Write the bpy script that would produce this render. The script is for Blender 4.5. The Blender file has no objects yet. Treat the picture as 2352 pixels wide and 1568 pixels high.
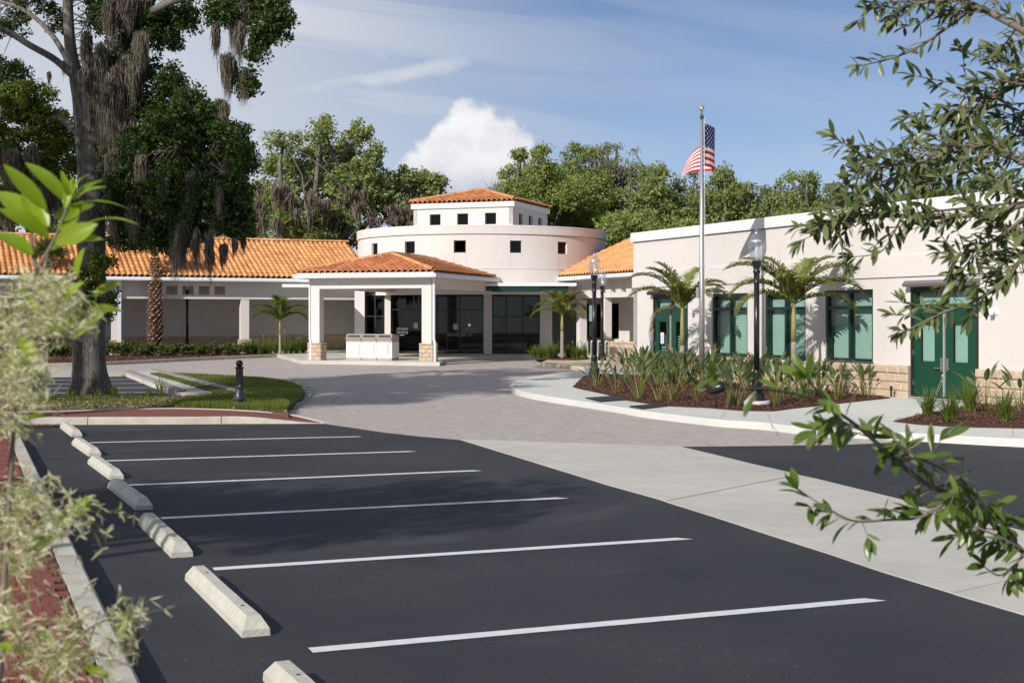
import bpy, bmesh, math, random
import numpy as np
from mathutils import Vector, Matrix
R = math.radians
sc = bpy.context.scene
COL = sc.collection
rnd = random.Random(7)
rng = np.random.default_rng(11)

# ------------------------------------------------------------------ camera
HC = 2.0                      # eye height above the parking lot
cd = bpy.data.cameras.new('camera')
cam = bpy.data.objects.new('camera', cd)
COL.objects.link(cam)
cam.location = (0, 0, HC)
cam.rotation_euler = (R(90), 0, 0)
cd.sensor_width = 36
cd.lens = 48.0
cd.shift_y = -0.0225          # slight fall of a shift lens
cd.clip_start = 0.05
cd.clip_end = 3000
cd.dof.use_dof = True
cd.dof.focus_distance = 34
cd.dof.aperture_fstop = 9.5
sc.camera = cam

# ------------------------------------------------------------------ sun and sky
SUN = Vector((-0.55 * math.cos(R(29)), -0.835 * math.cos(R(29)), math.sin(R(29)))).normalized()
sl = bpy.data.lights.new('sun', 'SUN')
sl.energy = 4.6
sl.angle = R(0.53)
sl.color = (1.0, 0.95, 0.88)
so = bpy.data.objects.new('sun', sl)
COL.objects.link(so)
so.location = (-20, -30, 30)
so.rotation_euler = SUN.to_track_quat('Z', 'Y').to_euler()

sc.view_settings.view_transform = 'Standard'
sc.view_settings.look = 'None'
sc.view_settings.exposure = 0.0
sc.view_settings.gamma = 1.0
sc.view_settings.use_curve_mapping = False
sc.render.engine = 'CYCLES'
sc.cycles.max_bounces = 8
sc.cycles.transparent_max_bounces = 12
sc.cycles.use_denoising = True


class NT:
    """small helper to write node trees"""
    def __init__(s, nt):
        s.nt = nt
        nt.nodes.clear()

    def n(s, t, **kw):
        x = s.nt.nodes.new(t)
        for k, v in kw.items():
            setattr(x, k, v)
        return x

    def put(s, sock, v):
        if hasattr(v, 'is_linked') or isinstance(v, bpy.types.NodeSocket):
            s.nt.links.new(v, sock)
        else:
            if isinstance(v, (tuple, list)) and len(v) == 3 and sock.type == 'RGBA':
                v = (*v, 1)
            sock.default_value = v

    def m(s, op, a, b=0.0, c=None, clamp=False):
        x = s.n('ShaderNodeMath', operation=op, use_clamp=clamp)
        s.put(x.inputs[0], a)
        s.put(x.inputs[1], b)
        if c is not None:
            s.put(x.inputs[2], c)
        return x.outputs[0]

    def ss(s, v, a, b, lo=0.0, hi=1.0):
        x = s.n('ShaderNodeMapRange', interpolation_type='SMOOTHSTEP')
        s.put(x.inputs['Value'], v)
        x.inputs['From Min'].default_value = a
        x.inputs['From Max'].default_value = b
        x.inputs['To Min'].default_value = lo
        x.inputs['To Max'].default_value = hi
        return x.outputs[0]

    def mix(s, f, a, b, kind='MIX'):
        x = s.n('ShaderNodeMix', data_type='RGBA', blend_type=kind)
        s.put(x.inputs[0], f)
        s.put(x.inputs[6], a)
        s.put(x.inputs[7], b)
        return x.outputs[2]

    def xyz(s, a, b, c):
        x = s.n('ShaderNodeCombineXYZ')
        s.put(x.inputs[0], a)
        s.put(x.inputs[1], b)
        s.put(x.inputs[2], c)
        return x.outputs[0]

    def noise(s, vec, scale, detail=4, rough=0.5, dist=0.0, dim='3D'):
        x = s.n('ShaderNodeTexNoise', noise_dimensions=dim)
        if vec is not None:
            s.put(x.inputs['Vector'], vec)
        x.inputs['Scale'].default_value = scale
        x.inputs['Detail'].default_value = detail
        x.inputs['Roughness'].default_value = rough
        x.inputs['Distortion'].default_value = dist
        return x.outputs[0]


SKY = 0.094
w = bpy.data.worlds.new('World')
sc.world = w
w.use_nodes = True
t = NT(w.node_tree)
sky = t.n('ShaderNodeTexSky', sky_type='NISHITA', sun_disc=False)
sky.sun_elevation = R(29)
sky.sun_rotation = math.atan2(SUN.x, SUN.y)
sky.altitude = 3000
sky.air_density = 0.92
sky.dust_density = 0.0
sky.ozone_density = 3.6
tc = t.n('ShaderNodeTexCoord')
sep = t.n('ShaderNodeSeparateXYZ')
t.put(sep.inputs[0], tc.outputs['Generated'])
dx, dy, dz = sep.outputs
# high thin cloud on a flat layer overhead
den = t.m('ADD', t.m('MAXIMUM', dz, 0.0), 0.10)
cu, cv = t.m('DIVIDE', dx, den), t.m('DIVIDE', dy, den)
rot_u = t.m('ADD', t.m('MULTIPLY', cu, 0.90), t.m('MULTIPLY', cv, 0.43))
rot_v = t.m('SUBTRACT', t.m('MULTIPLY', cv, 0.90), t.m('MULTIPLY', cu, 0.43))
streak = t.noise(t.xyz(t.m('MULTIPLY', rot_u, 0.55), t.m('MULTIPLY', rot_v, 1.5), 3.7), 1.0, 7, 0.55, 0.9)
sheet = t.noise(t.xyz(cu, cv, 9.1), 0.32, 4, 0.5, 0.3)
west = t.ss(dx, 0.12, -0.26)
cir = t.m('MULTIPLY', t.ss(streak, 0.38, 0.66), t.ss(sheet, 0.22, 0.55))
cir = t.m('MULTIPLY', cir, t.m('ADD', t.m('MULTIPLY', west, 0.95), 0.22), clamp=True)
veil = t.m('MULTIPLY', west, t.ss(sheet, 0.2, 0.55, 0.35, 0.95))
cir = t.m('MAXIMUM', cir, t.m('MULTIPLY', veil, 0.92))
# one cumulus tower far behind the rotunda
up = t.m('MAXIMUM', dy, 0.05)
gu, gv = t.m('DIVIDE', dx, up), t.m('DIVIDE', dz, up)
guv = t.xyz(gu, gv, 0.0)
n1 = t.noise(guv, 48, 6, 0.58)
n2 = t.noise(t.xyz(gv, gu, 4.0), 48, 6, 0.58)
wu = t.m('ADD', gu, t.m('MULTIPLY', t.m('SUBTRACT', n1, 0.5), 0.026))
wv = t.m('ADD', gv, t.m('MULTIPLY', t.m('SUBTRACT', n2, 0.5), 0.026))
fld = None
for (bu, bv, br) in ((-0.030, 0.139, 0.019), (-0.036, 0.149, 0.010), (-0.021, 0.147, 0.011), (-0.008, 0.134, 0.014), (0.005, 0.126, 0.012), (0.012, 0.116, 0.010), (-0.048, 0.131, 0.012), (-0.060, 0.121, 0.012),
                     (-0.073, 0.110, 0.012), (-0.020, 0.118, 0.022), (-0.047, 0.112, 0.020), (-0.003, 0.110, 0.018), (-0.030, 0.100, 0.025), (-0.070, 0.096, 0.016), (-0.010, 0.094, 0.022)):
    q = t.m('SQRT', t.m('ADD', t.m('POWER', t.m('SUBTRACT', wu, bu), 2.0), t.m('POWER', t.m('SUBTRACT', wv, bv), 2.0)))
    q = t.m('SUBTRACT', q, br)
    fld = q if fld is None else t.m('SMOOTH_MIN', fld, q, 0.003)
cum = t.m('MULTIPLY', t.ss(fld, 0.0032, -0.005), t.ss(t.m('ADD', gv, t.m('MULTIPLY', t.m('SUBTRACT', n2, 0.5), 0.02)), 0.080, 0.112))
cum = t.m('MULTIPLY', cum, t.m('GREATER_THAN', dy, 0.2))
puff = t.noise(t.xyz(t.m('ADD', gu, 0.002), t.m('SUBTRACT', gv, 0.003), 1.0), 34, 5, 0.55)
lit = t.m('ADD', t.m('MULTIPLY', t.ss(gv, 0.088, 0.125), 0.26), t.m('MULTIPLY', t.ss(puff, 0.3, 0.68), 0.16))
lit = t.m('ADD', lit, 0.54)
def streak_at(a, b_, wd, amt):
    (ax_, ay_), (bx_, by_) = [((p[0] - 1176) / 3136.0, (731 - p[1]) / 3136.0) for p in (a, b_)]
    L_ = math.hypot(bx_ - ax_, by_ - ay_)
    ux_, uy_ = (bx_ - ax_) / L_, (by_ - ay_) / L_
    nz_ = t.noise(guv, 16, 6, 0.62)
    du, dv = t.m('SUBTRACT', gu, ax_), t.m('SUBTRACT', gv, ay_)
    al = t.m('ADD', t.m('MULTIPLY', du, ux_ / L_), t.m('MULTIPLY', dv, uy_ / L_))
    ac_ = t.m('ABSOLUTE', t.m('ADD', t.m('SUBTRACT', t.m('MULTIPLY', dv, ux_), t.m('MULTIPLY', du, uy_)), t.m('MULTIPLY', t.m('SUBTRACT', nz_, 0.5), 0.022)))
    m_ = t.m('MULTIPLY', t.ss(ac_, wd, 0.0), t.m('MULTIPLY', t.ss(al, -0.15, 0.25), t.ss(al, 1.05, 0.72)))
    m_ = t.m('MULTIPLY', m_, t.m('ADD', t.m('MULTIPLY', nz_, 0.9), 0.25))
    return t.m('MULTIPLY', t.m('MULTIPLY', m_, amt), t.m('GREATER_THAN', dy, 0.2), clamp=True)


for a_ in (((560, 232), (1175, 122), 0.0125, 1.25), ((770, -60), (915, 178), 0.0115, 0.95), ((480, 130), (940, 105), 0.024, 0.75), ((420, 330), (900, 285), 0.020, 0.65), ((640, 60), (1010, -30), 0.012, 0.4)):
    cir = t.m('MAXIMUM', cir, streak_at(*a_))
K = 1.0 / SKY
hz = t.m('MULTIPLY', t.ss(dz, 0.28, 0.0), 0.48)
c00 = t.mix(hz, sky.outputs[0], (0.58 * K, 0.60 * K, 0.655 * K))
c0 = t.mix(cir, c00, (0.64 * K, 0.67 * K, 0.74 * K))
cumc = t.xyz(t.m('MULTIPLY', lit, K), t.m('MULTIPLY', lit, 1.0 * K), t.m('MULTIPLY', lit, 1.04 * K))
c1 = t.mix(cum, c0, cumc)
bg = t.n('ShaderNodeBackground')
t.put(bg.inputs[0], c1)
bg.inputs[1].default_value = SKY
wo = t.n('ShaderNodeOutputWorld')
t.put(wo.inputs[0], bg.outputs[0])

# ------------------------------------------------------------------ measuring
F, CX, HY = 3136.0, 1176.0, 731.0


def zg(y):
    """the drive rises gently towards the building"""
    return 0.0045 * min(max(y - 28.0, 0.0), 42.0)


def G(px, py, h=0.0):
    """ground point (h above the local ground) for a sighting"""
    a = (py - HY) / F
    d = (HC - h) / a
    if d > 28:
        d = (HC - h + 0.0045 * 28) / (a + 0.0045)
        if d > 70:
            d = (HC - h - 0.0045 * 42) / a
    return Vector(((px - CX) / F * d, d, h + zg(d)))


def A(px, py, d):
    return Vector(((px - CX) / F * d, d, HC + (HY - py) / F * d))


# ------------------------------------------------------------------ mesh helpers
class MB:
    def __init__(s):
        s.v, s.f = [], []

    def add(s, vs, fs):
        b = len(s.v)
        s.v += [tuple(p) for p in vs]
        s.f += [tuple(i + b for i in q) for q in fs]
        return s

    def quad(s, *ps):
        return s.add(ps, [tuple(range(len(ps)))])

    def obox(s, o, u, v, w):
        o, u, v, w = Vector(o), Vector(u), Vector(v), Vector(w)
        if u.cross(v).dot(w) < 0:
            u, v = v, u
        p = [o, o + u, o + u + v, o + v, o + w, o + u + w, o + u + v + w, o + v + w]
        return s.add(p, [(3, 2, 1, 0), (4, 5, 6, 7), (0, 1, 5, 4), (1, 2, 6, 5), (2, 3, 7, 6), (3, 0, 4, 7)])

    def box(s, x0, x1, y0, y1, z0, z1):
        return s.obox((x0, y0, z0), (x1 - x0, 0, 0), (0, y1 - y0, 0), (0, 0, z1 - z0))

    def prism(s, base, h):
        """base: list of 3D points (ccw or cw), raised by h"""
        n = len(base)
        ar = sum(base[i][0] * base[(i + 1) % n][1] - base[(i + 1) % n][0] * base[i][1] for i in range(n))
        if ar < 0:
            base = base[::-1]
        top = [(p[0], p[1], p[2] + h) for p in base]
        fs = [tuple(range(n, 2 * n)), tuple(range(n - 1, -1, -1))]
        fs += [(i, (i + 1) % n, (i + 1) % n + n, i + n) for i in range(n)]
        return s.add(list(base) + top, fs)

    def lathe(s, prof, n=16, c=(0, 0, 0), cap=True):
        vs, fs = [], []
        for (r, z) in prof:
            for k in range(n):
                a = 2 * math.pi * k / n
                vs.append((c[0] + r * math.cos(a), c[1] + r * math.sin(a), c[2] + z))
        for i in range(len(prof) - 1):
            for k in range(n):
                k2 = (k + 1) % n
                fs.append((i * n + k, i * n + k2, (i + 1) * n + k2, (i + 1) * n + k))
        if cap:
            fs.append(tuple(range(n - 1, -1, -1)))
            m = (len(prof) - 1) * n
            fs.append(tuple(range(m, m + n)))
        return s.add(vs, fs)

    def tube(s, pts, rad, n=8, cap=True):
        pts = [Vector(p) for p in pts]
        if not hasattr(rad, '__len__'):
            rad = [rad] * len(pts)
        vs, fs = [], []
        ref = None
        for i, p in enumerate(pts):
            d = (pts[min(i + 1, len(pts) - 1)] - pts[max(i - 1, 0)]).normalized()
            if ref is None:
                ref = d.orthogonal().normalized()
            else:
                ref = (ref - d * ref.dot(d))
                ref = ref.normalized() if ref.length > 1e-6 else d.orthogonal().normalized()
            b = d.cross(ref)
            for k in range(n):
                a = 2 * math.pi * k / n
                vs.append(p + (ref * math.cos(a) + b * math.sin(a)) * rad[i])
        for i in range(len(pts) - 1):
            for k in range(n):
                k2 = (k + 1) % n
                fs.append((i * n + k, i * n + k2, (i + 1) * n + k2, (i + 1) * n + k))
        if cap:
            fs.append(tuple(range(n - 1, -1, -1)))
            m = (len(pts) - 1) * n
            fs.append(tuple(range(m, m + n)))
        return s.add(vs, fs)

    def sphere(s, c, r, n=12, m=8, sz=1.0):
        prof = [(max(r * math.sin(math.pi * i / m), 1e-4), -r * sz * math.cos(math.pi * i / m)) for i in range(m + 1)]
        return s.lathe(prof, n, c, cap=False)

    def mesh(s, name, mat, smooth=False):
        me = bpy.data.meshes.new(name)
        me.from_pydata(s.v, [], s.f)
        if mat is not None:
            me.materials.append(mat)
        if smooth:
            me.polygons.foreach_set('use_smooth', [True] * len(me.polygons))
        me.update()
        return me


def link(name, me, parent=None, local=False):
    o = bpy.data.objects.new(name, me)
    COL.objects.link(o)
    if parent is not None:
        o.parent = parent
        if not local and parent.type == 'EMPTY':
            o.matrix_parent_inverse = Matrix.Translation(-Vector(parent.location))
    return o


def obj(name, mb, mat, parent=None, local=False, smooth=False, bevel=0.0, kind=None):
    o = link(name, mb.mesh(name, mat, smooth), parent, local)
    if bevel:
        b = o.modifiers.new('edge', 'BEVEL')
        b.width = bevel
        b.segments = 2
        b.limit_method = 'ANGLE'
        b.angle_limit = R(40)
    if kind:
        o['kind'] = kind
    return o


def auto_smooth(o, ang=40):
    me = o.data
    me.polygons.foreach_set('use_smooth', [True] * len(me.polygons))
    me.set_sharp_from_angle(angle=R(ang))
    return o


def tag(o, label=None, cat=None, group=None, kind=None):
    if label:
        o['label'] = label
    if cat:
        o['category'] = cat
    if group:
        o['group'] = group
    if kind:
        o['kind'] = kind
    return o


def thing(name, label, cat, loc=(0, 0, 0), group=None, rz=0.0):
    o = bpy.data.objects.new(name, None)
    o.empty_display_size = 0.2
    COL.objects.link(o)
    o.location = loc
    o.rotation_euler = (0, 0, rz)
    return tag(o, label, cat, group)


def struct(name, mb, mat, **kw):
    return obj(name, mb, mat, kind='structure', **kw)


def dup(root, loc, rz=0.0, label=None, scale=None):
    c = root.copy()
    COL.objects.link(c)
    c.location = loc
    c.rotation_euler = (0, 0, rz)
    if scale:
        c.scale = (scale,) * 3
    if label:
        c['label'] = label
    for ch in list(root.children):
        k = ch.copy()
        COL.objects.link(k)
        k.parent = c
        for g in list(ch.children):
            q = g.copy()
            COL.objects.link(q)
            q.parent = k
    return c


def np_mesh(name, verts, faces, mat, smooth=False):
    """verts (N,3), faces (M,k) arrays"""
    me = bpy.data.meshes.new(name)
    n, (m, k) = len(verts), faces.shape
    me.vertices.add(n)
    me.vertices.foreach_set('co', np.ascontiguousarray(verts, dtype=np.float32).ravel())
    me.loops.add(m * k)
    me.loops.foreach_set('vertex_index', np.ascontiguousarray(faces, dtype=np.int32).ravel())
    me.polygons.add(m)
    me.polygons.foreach_set('loop_start', np.arange(0, m * k, k, dtype=np.int32))
    me.polygons.foreach_set('loop_total', np.full(m, k, dtype=np.int32))
    if smooth:
        me.polygons.foreach_set('use_smooth', np.ones(m, dtype=bool))
    me.materials.append(mat)
    me.update(calc_edges=True)
    me.validate()
    return me


ORD = ['first', 'second', 'third', 'fourth', 'fifth', 'sixth', 'seventh', 'eighth', 'ninth', 'tenth', 'eleventh', 'twelfth',
       'thirteenth', 'fourteenth', 'fifteenth', 'sixteenth', 'seventeenth', 'eighteenth', 'nineteenth', 'twentieth',
       'twenty-first', 'twenty-second', 'twenty-third', 'twenty-fourth', 'twenty-fifth', 'twenty-sixth', 'twenty-seventh',
       'twenty-eighth', 'twenty-ninth', 'thirtieth']


# ------------------------------------------------------------------ materials
def mat(name, col, rough=0.8, var=0.0, vscale=3.0, bump=0.0, bscale=60.0, spec=0.3, metal=0.0, isl=0.0, obr=0.0, col2=None,
        vdetail=5, big=0.0, bigscale=0.3):
    """plain surface: base colour, mottling towards col2 (or darker), fine relief, per-piece variation"""
    m = bpy.data.materials.new(name)
    m.use_nodes = True
    t = NT(m.node_tree)
    tc = t.n('ShaderNodeTexCoord').outputs['Object']
    c = (*col, 1)
    if col2 is None:
        col2 = tuple(x * 0.72 for x in col)
    p = t.n('ShaderNodeBsdfPrincipled')
    cs = None
    if var:
        cs = t.mix(t.m('MULTIPLY', t.ss(t.noise(tc, vscale, vdetail, 0.6), 0.35, 0.68), var), c, (*col2, 1))
    else:
        rgb = t.n('ShaderNodeRGB')
        rgb.outputs[0].default_value = c
        cs = rgb.outputs[0]
    if big:
        g = t.ss(t.noise(tc, bigscale, 3, 0.5), 0.3, 0.7, 1.0 - big, 1.0 + big)
        cs = t.mix(1.0, cs, t.xyz(g, g, g), 'MULTIPLY')
    if isl or obr:
        if isl:
            r = t.n('ShaderNodeNewGeometry').outputs['Random Per Island']
            k = isl
        else:
            r = t.n('ShaderNodeObjectInfo').outputs['Random']
            k = obr
        g = t.m('ADD', t.m('MULTIPLY', t.m('SUBTRACT', r, 0.5), 2 * k), 1.0)
        cs = t.mix(1.0, cs, t.xyz(g, t.m('POWER', g, 1.15), t.m('POWER', g, 1.3)), 'MULTIPLY')
    t.put(p.inputs['Base Color'], cs)
    p.inputs['Roughness'].default_value = rough
    p.inputs['Specular IOR Level'].default_value = spec
    p.inputs['Metallic'].default_value = metal
    if bump:
        b = t.n('ShaderNodeBump')
        b.inputs['Strength'].default_value = min(bump, 1.0)
        b.inputs['Distance'].default_value = 0.02
        t.put(b.inputs['Height'], t.noise(tc, bscale, 5, 0.6))
        t.put(p.inputs['Normal'], b.outputs[0])
    o = t.n('ShaderNodeOutputMaterial')
    t.put(o.inputs[0], p.outputs[0])
    return m


def leafmat(name, c1, c2, rough=0.5, trans=0.35, spec=0.3, c3=None, obr=False):
    """leaf: colour by piece between c1 and c2, some light passes through"""
    m = bpy.data.materials.new(name)
    m.use_nodes = True
    t = NT(m.node_tree)
    if obr:
        r = t.n('ShaderNodeObjectInfo').outputs['Random']
    else:
        r = t.n('ShaderNodeNewGeometry').outputs['Random Per Island']
    c = t.mix(r, (*c1, 1), (*c2, 1))
    if c3:
        c = t.mix(t.ss(r, 0.93, 0.97), c, (*c3, 1))
    p = t.n('ShaderNodeBsdfPrincipled')
    t.put(p.inputs['Base Color'], c)
    p.inputs['Roughness'].default_value = rough
    p.inputs['Specular IOR Level'].default_value = spec
    tr = t.n('ShaderNodeBsdfTranslucent')
    t.put(tr.inputs[0], t.mix(1.0, c, (1.5, 1.6, 0.7, 1), 'MULTIPLY'))
    mx = t.n('ShaderNodeMixShader')
    mx.inputs[0].default_value = trans
    t.put(mx.inputs[1], p.outputs[0])
    t.put(mx.inputs[2], tr.outputs[0])
    o = t.n('ShaderNodeOutputMaterial')
    t.put(o.inputs[0], mx.outputs[0])
    return m


def glassmat(name, tint, refl=0.5, rough=0.02, f0=0.06):
    m = bpy.data.materials.new(name)
    m.use_nodes = True
    t = NT(m.node_tree)
    tr = t.n('ShaderNodeBsdfTransparent')
    tr.inputs[0].default_value = (*tint, 1)
    g = t.n('ShaderNodeBsdfGlossy')
    g.inputs['Roughness'].default_value = rough
    fr = t.n('ShaderNodeLayerWeight')
    fr.inputs[0].default_value = 0.5
    mx = t.n('ShaderNodeMixShader')
    t.put(mx.inputs[0], t.m('ADD', t.m('MULTIPLY', t.m('POWER', fr.outputs['Facing'], 5.0), refl), f0, clamp=True))
    t.put(mx.inputs[1], tr.outputs[0])
    t.put(mx.inputs[2], g.outputs[0])
    o = t.n('ShaderNodeOutputMaterial')
    t.put(o.inputs[0], mx.outputs[0])
    return m


M = {}
M['stucco'] = mat('stucco', (0.675, 0.635, 0.605), 0.9, var=0.10, vscale=1.5, bump=0.25, bscale=90, big=0.03)
_m = M['stucco']
_t = NT.__new__(NT)
_t.nt = _m.node_tree
_p = next(n for n in _m.node_tree.nodes if n.type == 'BSDF_PRINCIPLED')
_src = _p.inputs['Base Color'].links[0].from_socket
_tc = _t.n('ShaderNodeTexCoord').outputs['Object']
_mp = _t.n('ShaderNodeMapping')
_mp.inputs['Scale'].default_value = (2.6, 2.6, 0.16)
_t.put(_mp.inputs[0], _tc)
_st = _t.ss(_t.noise(_mp.outputs[0], 1.6, 5, 0.62), 0.52, 0.78)
_c = _t.mix(_t.m('MULTIPLY', _st, 0.22), _src, (0.50, 0.455, 0.42, 1))
_t.put(_p.inputs['Base Color'], _c)
M['stucco_groove'] = mat('stucco_groove', (0.40, 0.35, 0.32), 0.9)
M['white_paint'] = mat('white_paint', (0.80, 0.80, 0.79), 0.5, var=0.06, vscale=2)
M['white_metal'] = mat('white_metal', (0.76, 0.80, 0.84), 0.4, var=0.05, vscale=2)
M['tile_red'] = mat('terracotta_red', (0.50, 0.195, 0.085), 0.75, var=0.35, vscale=5, col2=(0.36, 0.125, 0.055), bump=0.2, bscale=40, isl=0.22)
M['tile_red_one'] = mat('terracotta_red_piece', (0.50, 0.195, 0.085), 0.75, var=0.35, vscale=5, col2=(0.36, 0.125, 0.055), bump=0.2, bscale=40, obr=0.22)
M['tile'] = mat('terracotta', (0.66, 0.325, 0.130), 0.75, var=0.35, vscale=5, col2=(0.50, 0.195, 0.075), bump=0.2, bscale=40, isl=0.22)
M['tile_one'] = mat('terracotta_piece', (0.66, 0.325, 0.130), 0.75, var=0.35, vscale=5, col2=(0.50, 0.195, 0.075), bump=0.2, bscale=40, obr=0.22)
M['roof_deck'] = mat('roof_deck', (0.30, 0.11, 0.045), 0.9)
M['stone'] = mat('split_stone', (0.56, 0.44, 0.325), 0.95, var=0.6, vscale=9, col2=(0.43, 0.33, 0.25), bump=1.0, bscale=16, obr=0.10)
M['mortar'] = mat('mortar', (0.33, 0.27, 0.21), 0.95)
M['green_paint'] = mat('green_paint', (0.009, 0.056, 0.031), 0.38, var=0.15, vscale=2, spec=0.4)
M['green_frame'] = mat('green_frame', (0.009, 0.032, 0.024), 0.35, spec=0.4)
M['bronze'] = mat('dark_bronze', (0.028, 0.022, 0.020), 0.4, spec=0.4)
M['hood'] = mat('hood_metal', (0.16, 0.145, 0.14), 0.45)
M['blind'] = mat('blind_slat', (0.76, 0.79, 0.77), 0.6)
M['steel'] = mat('brushed_steel', (0.55, 0.55, 0.54), 0.35, metal=0.9)
M['galv'] = mat('galvanized_tube', (0.62, 0.62, 0.60), 0.4, metal=0.6, var=0.2, vscale=6)
M['alum'] = mat('aluminium_pole', (0.50, 0.50, 0.49), 0.38, metal=0.75, var=0.2, vscale=2)
M['gold'] = mat('gold_ball', (0.72, 0.58, 0.30), 0.3, metal=0.8)
M['black_iron'] = mat('black_iron', (0.012, 0.011, 0.012), 0.32, spec=0.5)
M['grey_iron'] = mat('grey_iron', (0.030, 0.033, 0.040), 0.35, spec=0.5)
M['concrete'] = mat('concrete', (0.53, 0.51, 0.455), 0.9, var=0.5, vscale=2.5, col2=(0.44, 0.42, 0.375), bump=0.3, bscale=60, big=0.08, bigscale=0.35)
M['sidewalk'] = mat('sidewalk_concrete', (0.60, 0.60, 0.565), 0.9, var=0.3, vscale=2, col2=(0.50, 0.495, 0.46), bump=0.2, bscale=50, big=0.05)
M['kerb'] = mat('kerb_concrete', (0.52, 0.49, 0.42), 0.9, var=0.6, vscale=4, col2=(0.36, 0.33, 0.28), bump=0.35, bscale=30, big=0.1, bigscale=0.8)
M['kerb_shaded'] = mat('shaded_kerb', (0.33, 0.315, 0.28), 0.9, var=0.6, vscale=4, col2=(0.22, 0.205, 0.18), bump=0.35, bscale=30, big=0.1, bigscale=0.8)  # kerb concrete again, with the tree shade put into its colour
M['stop'] = mat('wheel_stop_concrete', (0.55, 0.53, 0.46), 0.9, var=0.55, vscale=7, col2=(0.42, 0.40, 0.34), bump=0.5, bscale=30, obr=0.06)
M['mulch'] = mat('mulch', (0.10, 0.042, 0.026), 0.95, var=0.8, vscale=25, col2=(0.035, 0.018, 0.013), bump=1.0, bscale=40)
M['chip'] = mat('mulch_chip', (0.15, 0.065, 0.042), 0.9, isl=0.55)
M['soil'] = mat('leafy_soil', (0.16, 0.115, 0.075), 0.95, var=0.8, vscale=5, col2=(0.09, 0.055, 0.035), bump=0.8, bscale=30)
M['lawn'] = mat('lawn_soil', (0.060, 0.085, 0.022), 0.95, var=0.6, vscale=6, col2=(0.035, 0.05, 0.015), bump=0.5, bscale=40)
M['field'] = mat('ground_cover', (0.07, 0.075, 0.035), 0.95, var=0.6, vscale=0.5, bump=0.3, bscale=10)
M['paint_line'] = mat('road_paint', (0.74, 0.745, 0.75), 0.7, var=0.35, vscale=9, col2=(0.55, 0.55, 0.55), bump=0.3, bscale=120)
M['red_band'] = mat('red_concrete', (0.235, 0.083, 0.065), 0.9, var=0.4, vscale=4, bump=0.3, bscale=60)
M['ribbon'] = mat('concrete_ribbon', (0.55, 0.50, 0.44), 0.9, var=0.3, vscale=6)
M['brick'] = mat('red_brick', (0.245, 0.078, 0.058), 0.85, var=0.5, vscale=14, col2=(0.16, 0.050, 0.042), bump=0.4, bscale=70, obr=0.22)
M['brick_field'] = mat('red_brick_field', (0.245, 0.078, 0.058), 0.85, var=0.5, vscale=14, col2=(0.16, 0.050, 0.042), bump=0.4, bscale=70, isl=0.22)
M['brick_joint'] = mat('brick_joint', (0.045, 0.02, 0.016), 0.95)
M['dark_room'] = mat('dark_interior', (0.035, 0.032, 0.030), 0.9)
M['paper'] = mat('paper', (0.75, 0.75, 0.74), 0.8)
M['ink'] = mat('grey_ink', (0.20, 0.18, 0.17), 0.8)
M['drain'] = mat('drain_plate', (0.030, 0.032, 0.036), 0.6)
M['ivory'] = mat('ivory_panel', (0.76, 0.74, 0.69), 0.6)
M['putty'] = mat('putty_metal', (0.40, 0.36, 0.33), 0.5)
M['bin_slot'] = mat('slot_dark', (0.06, 0.045, 0.035), 0.8)

# asphalt: fine aggregate, patches, pale flecks
m = bpy.data.materials.new('asphalt')
m.use_nodes = True
t = NT(m.node_tree)
tc = t.n('ShaderNodeTexCoord').outputs['Object']
g1 = t.ss(t.noise(tc, 0.35, 4, 0.55), 0.3, 0.7)
g2 = t.noise(tc, 130, 2, 0.7)
g3 = t.ss(t.noise(tc, 2.2, 5, 0.65), 0.35, 0.7)
c = t.mix(g1, (0.027, 0.030, 0.038, 1), (0.046, 0.048, 0.056, 1))
c = t.mix(t.m('MULTIPLY', g3, 0.35), c, (0.030, 0.032, 0.040, 1))
c = t.mix(t.ss(g2, 0.35, 0.75), t.mix(1.0, c, (0.72, 0.72, 0.72, 1), 'MULTIPLY'), t.mix(1.0, c, (1.35, 1.33, 1.3, 1), 'MULTIPLY'))
wv_ = t.n('ShaderNodeTexWave', wave_type='RINGS', rings_direction='Z')
mpw = t.n('ShaderNodeMapping')
mpw.inputs['Location'].default_value = (3.2, -16.5, 0)
t.put(mpw.inputs[0], tc)
t.put(wv_.inputs['Vector'], mpw.outputs[0])
wv_.inputs['Scale'].default_value = 0.16
wv_.inputs['Distortion'].default_value = 1.2
wv_.inputs['Detail'].default_value = 2.0
sweep = t.m('MULTIPLY', t.ss(wv_.outputs['Fac'], 0.86, 0.99), t.ss(t.noise(tc, 0.55, 4, 0.6), 0.48, 0.66))
c = t.mix(t.m('MULTIPLY', sweep, 0.35), c, (0.085, 0.085, 0.092, 1))
vd = t.n('ShaderNodeTexVoronoi')
t.put(vd.inputs['Vector'], tc)
vd.inputs['Scale'].default_value = 0.55
drip = t.m('MULTIPLY', t.ss(t.m('ADD', vd.outputs['Distance'], t.m('MULTIPLY', t.noise(tc, 5, 4, 0.6), 0.22)), 0.27, 0.16), 0.55)
c = t.mix(drip, c, (0.022, 0.021, 0.023, 1))
vo = t.n('ShaderNodeTexVoronoi')
t.put(vo.inputs['Vector'], tc)
vo.inputs['Scale'].default_value = 9
fleck = t.m('MULTIPLY', t.ss(vo.outputs['Distance'], 0.085, 0.045), t.ss(t.noise(tc, 0.7, 3, 0.6), 0.45, 0.62))
c = t.mix(t.m('MULTIPLY', fleck, 0.7), c, (0.30, 0.28, 0.25, 1))
p = t.n('ShaderNodeBsdfPrincipled')
t.put(p.inputs['Base Color'], c)
p.inputs['Roughness'].default_value = 0.82
p.inputs['Specular IOR Level'].default_value = 0.35
b = t.n('ShaderNodeBump')
b.inputs['Strength'].default_value = 0.5
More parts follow.
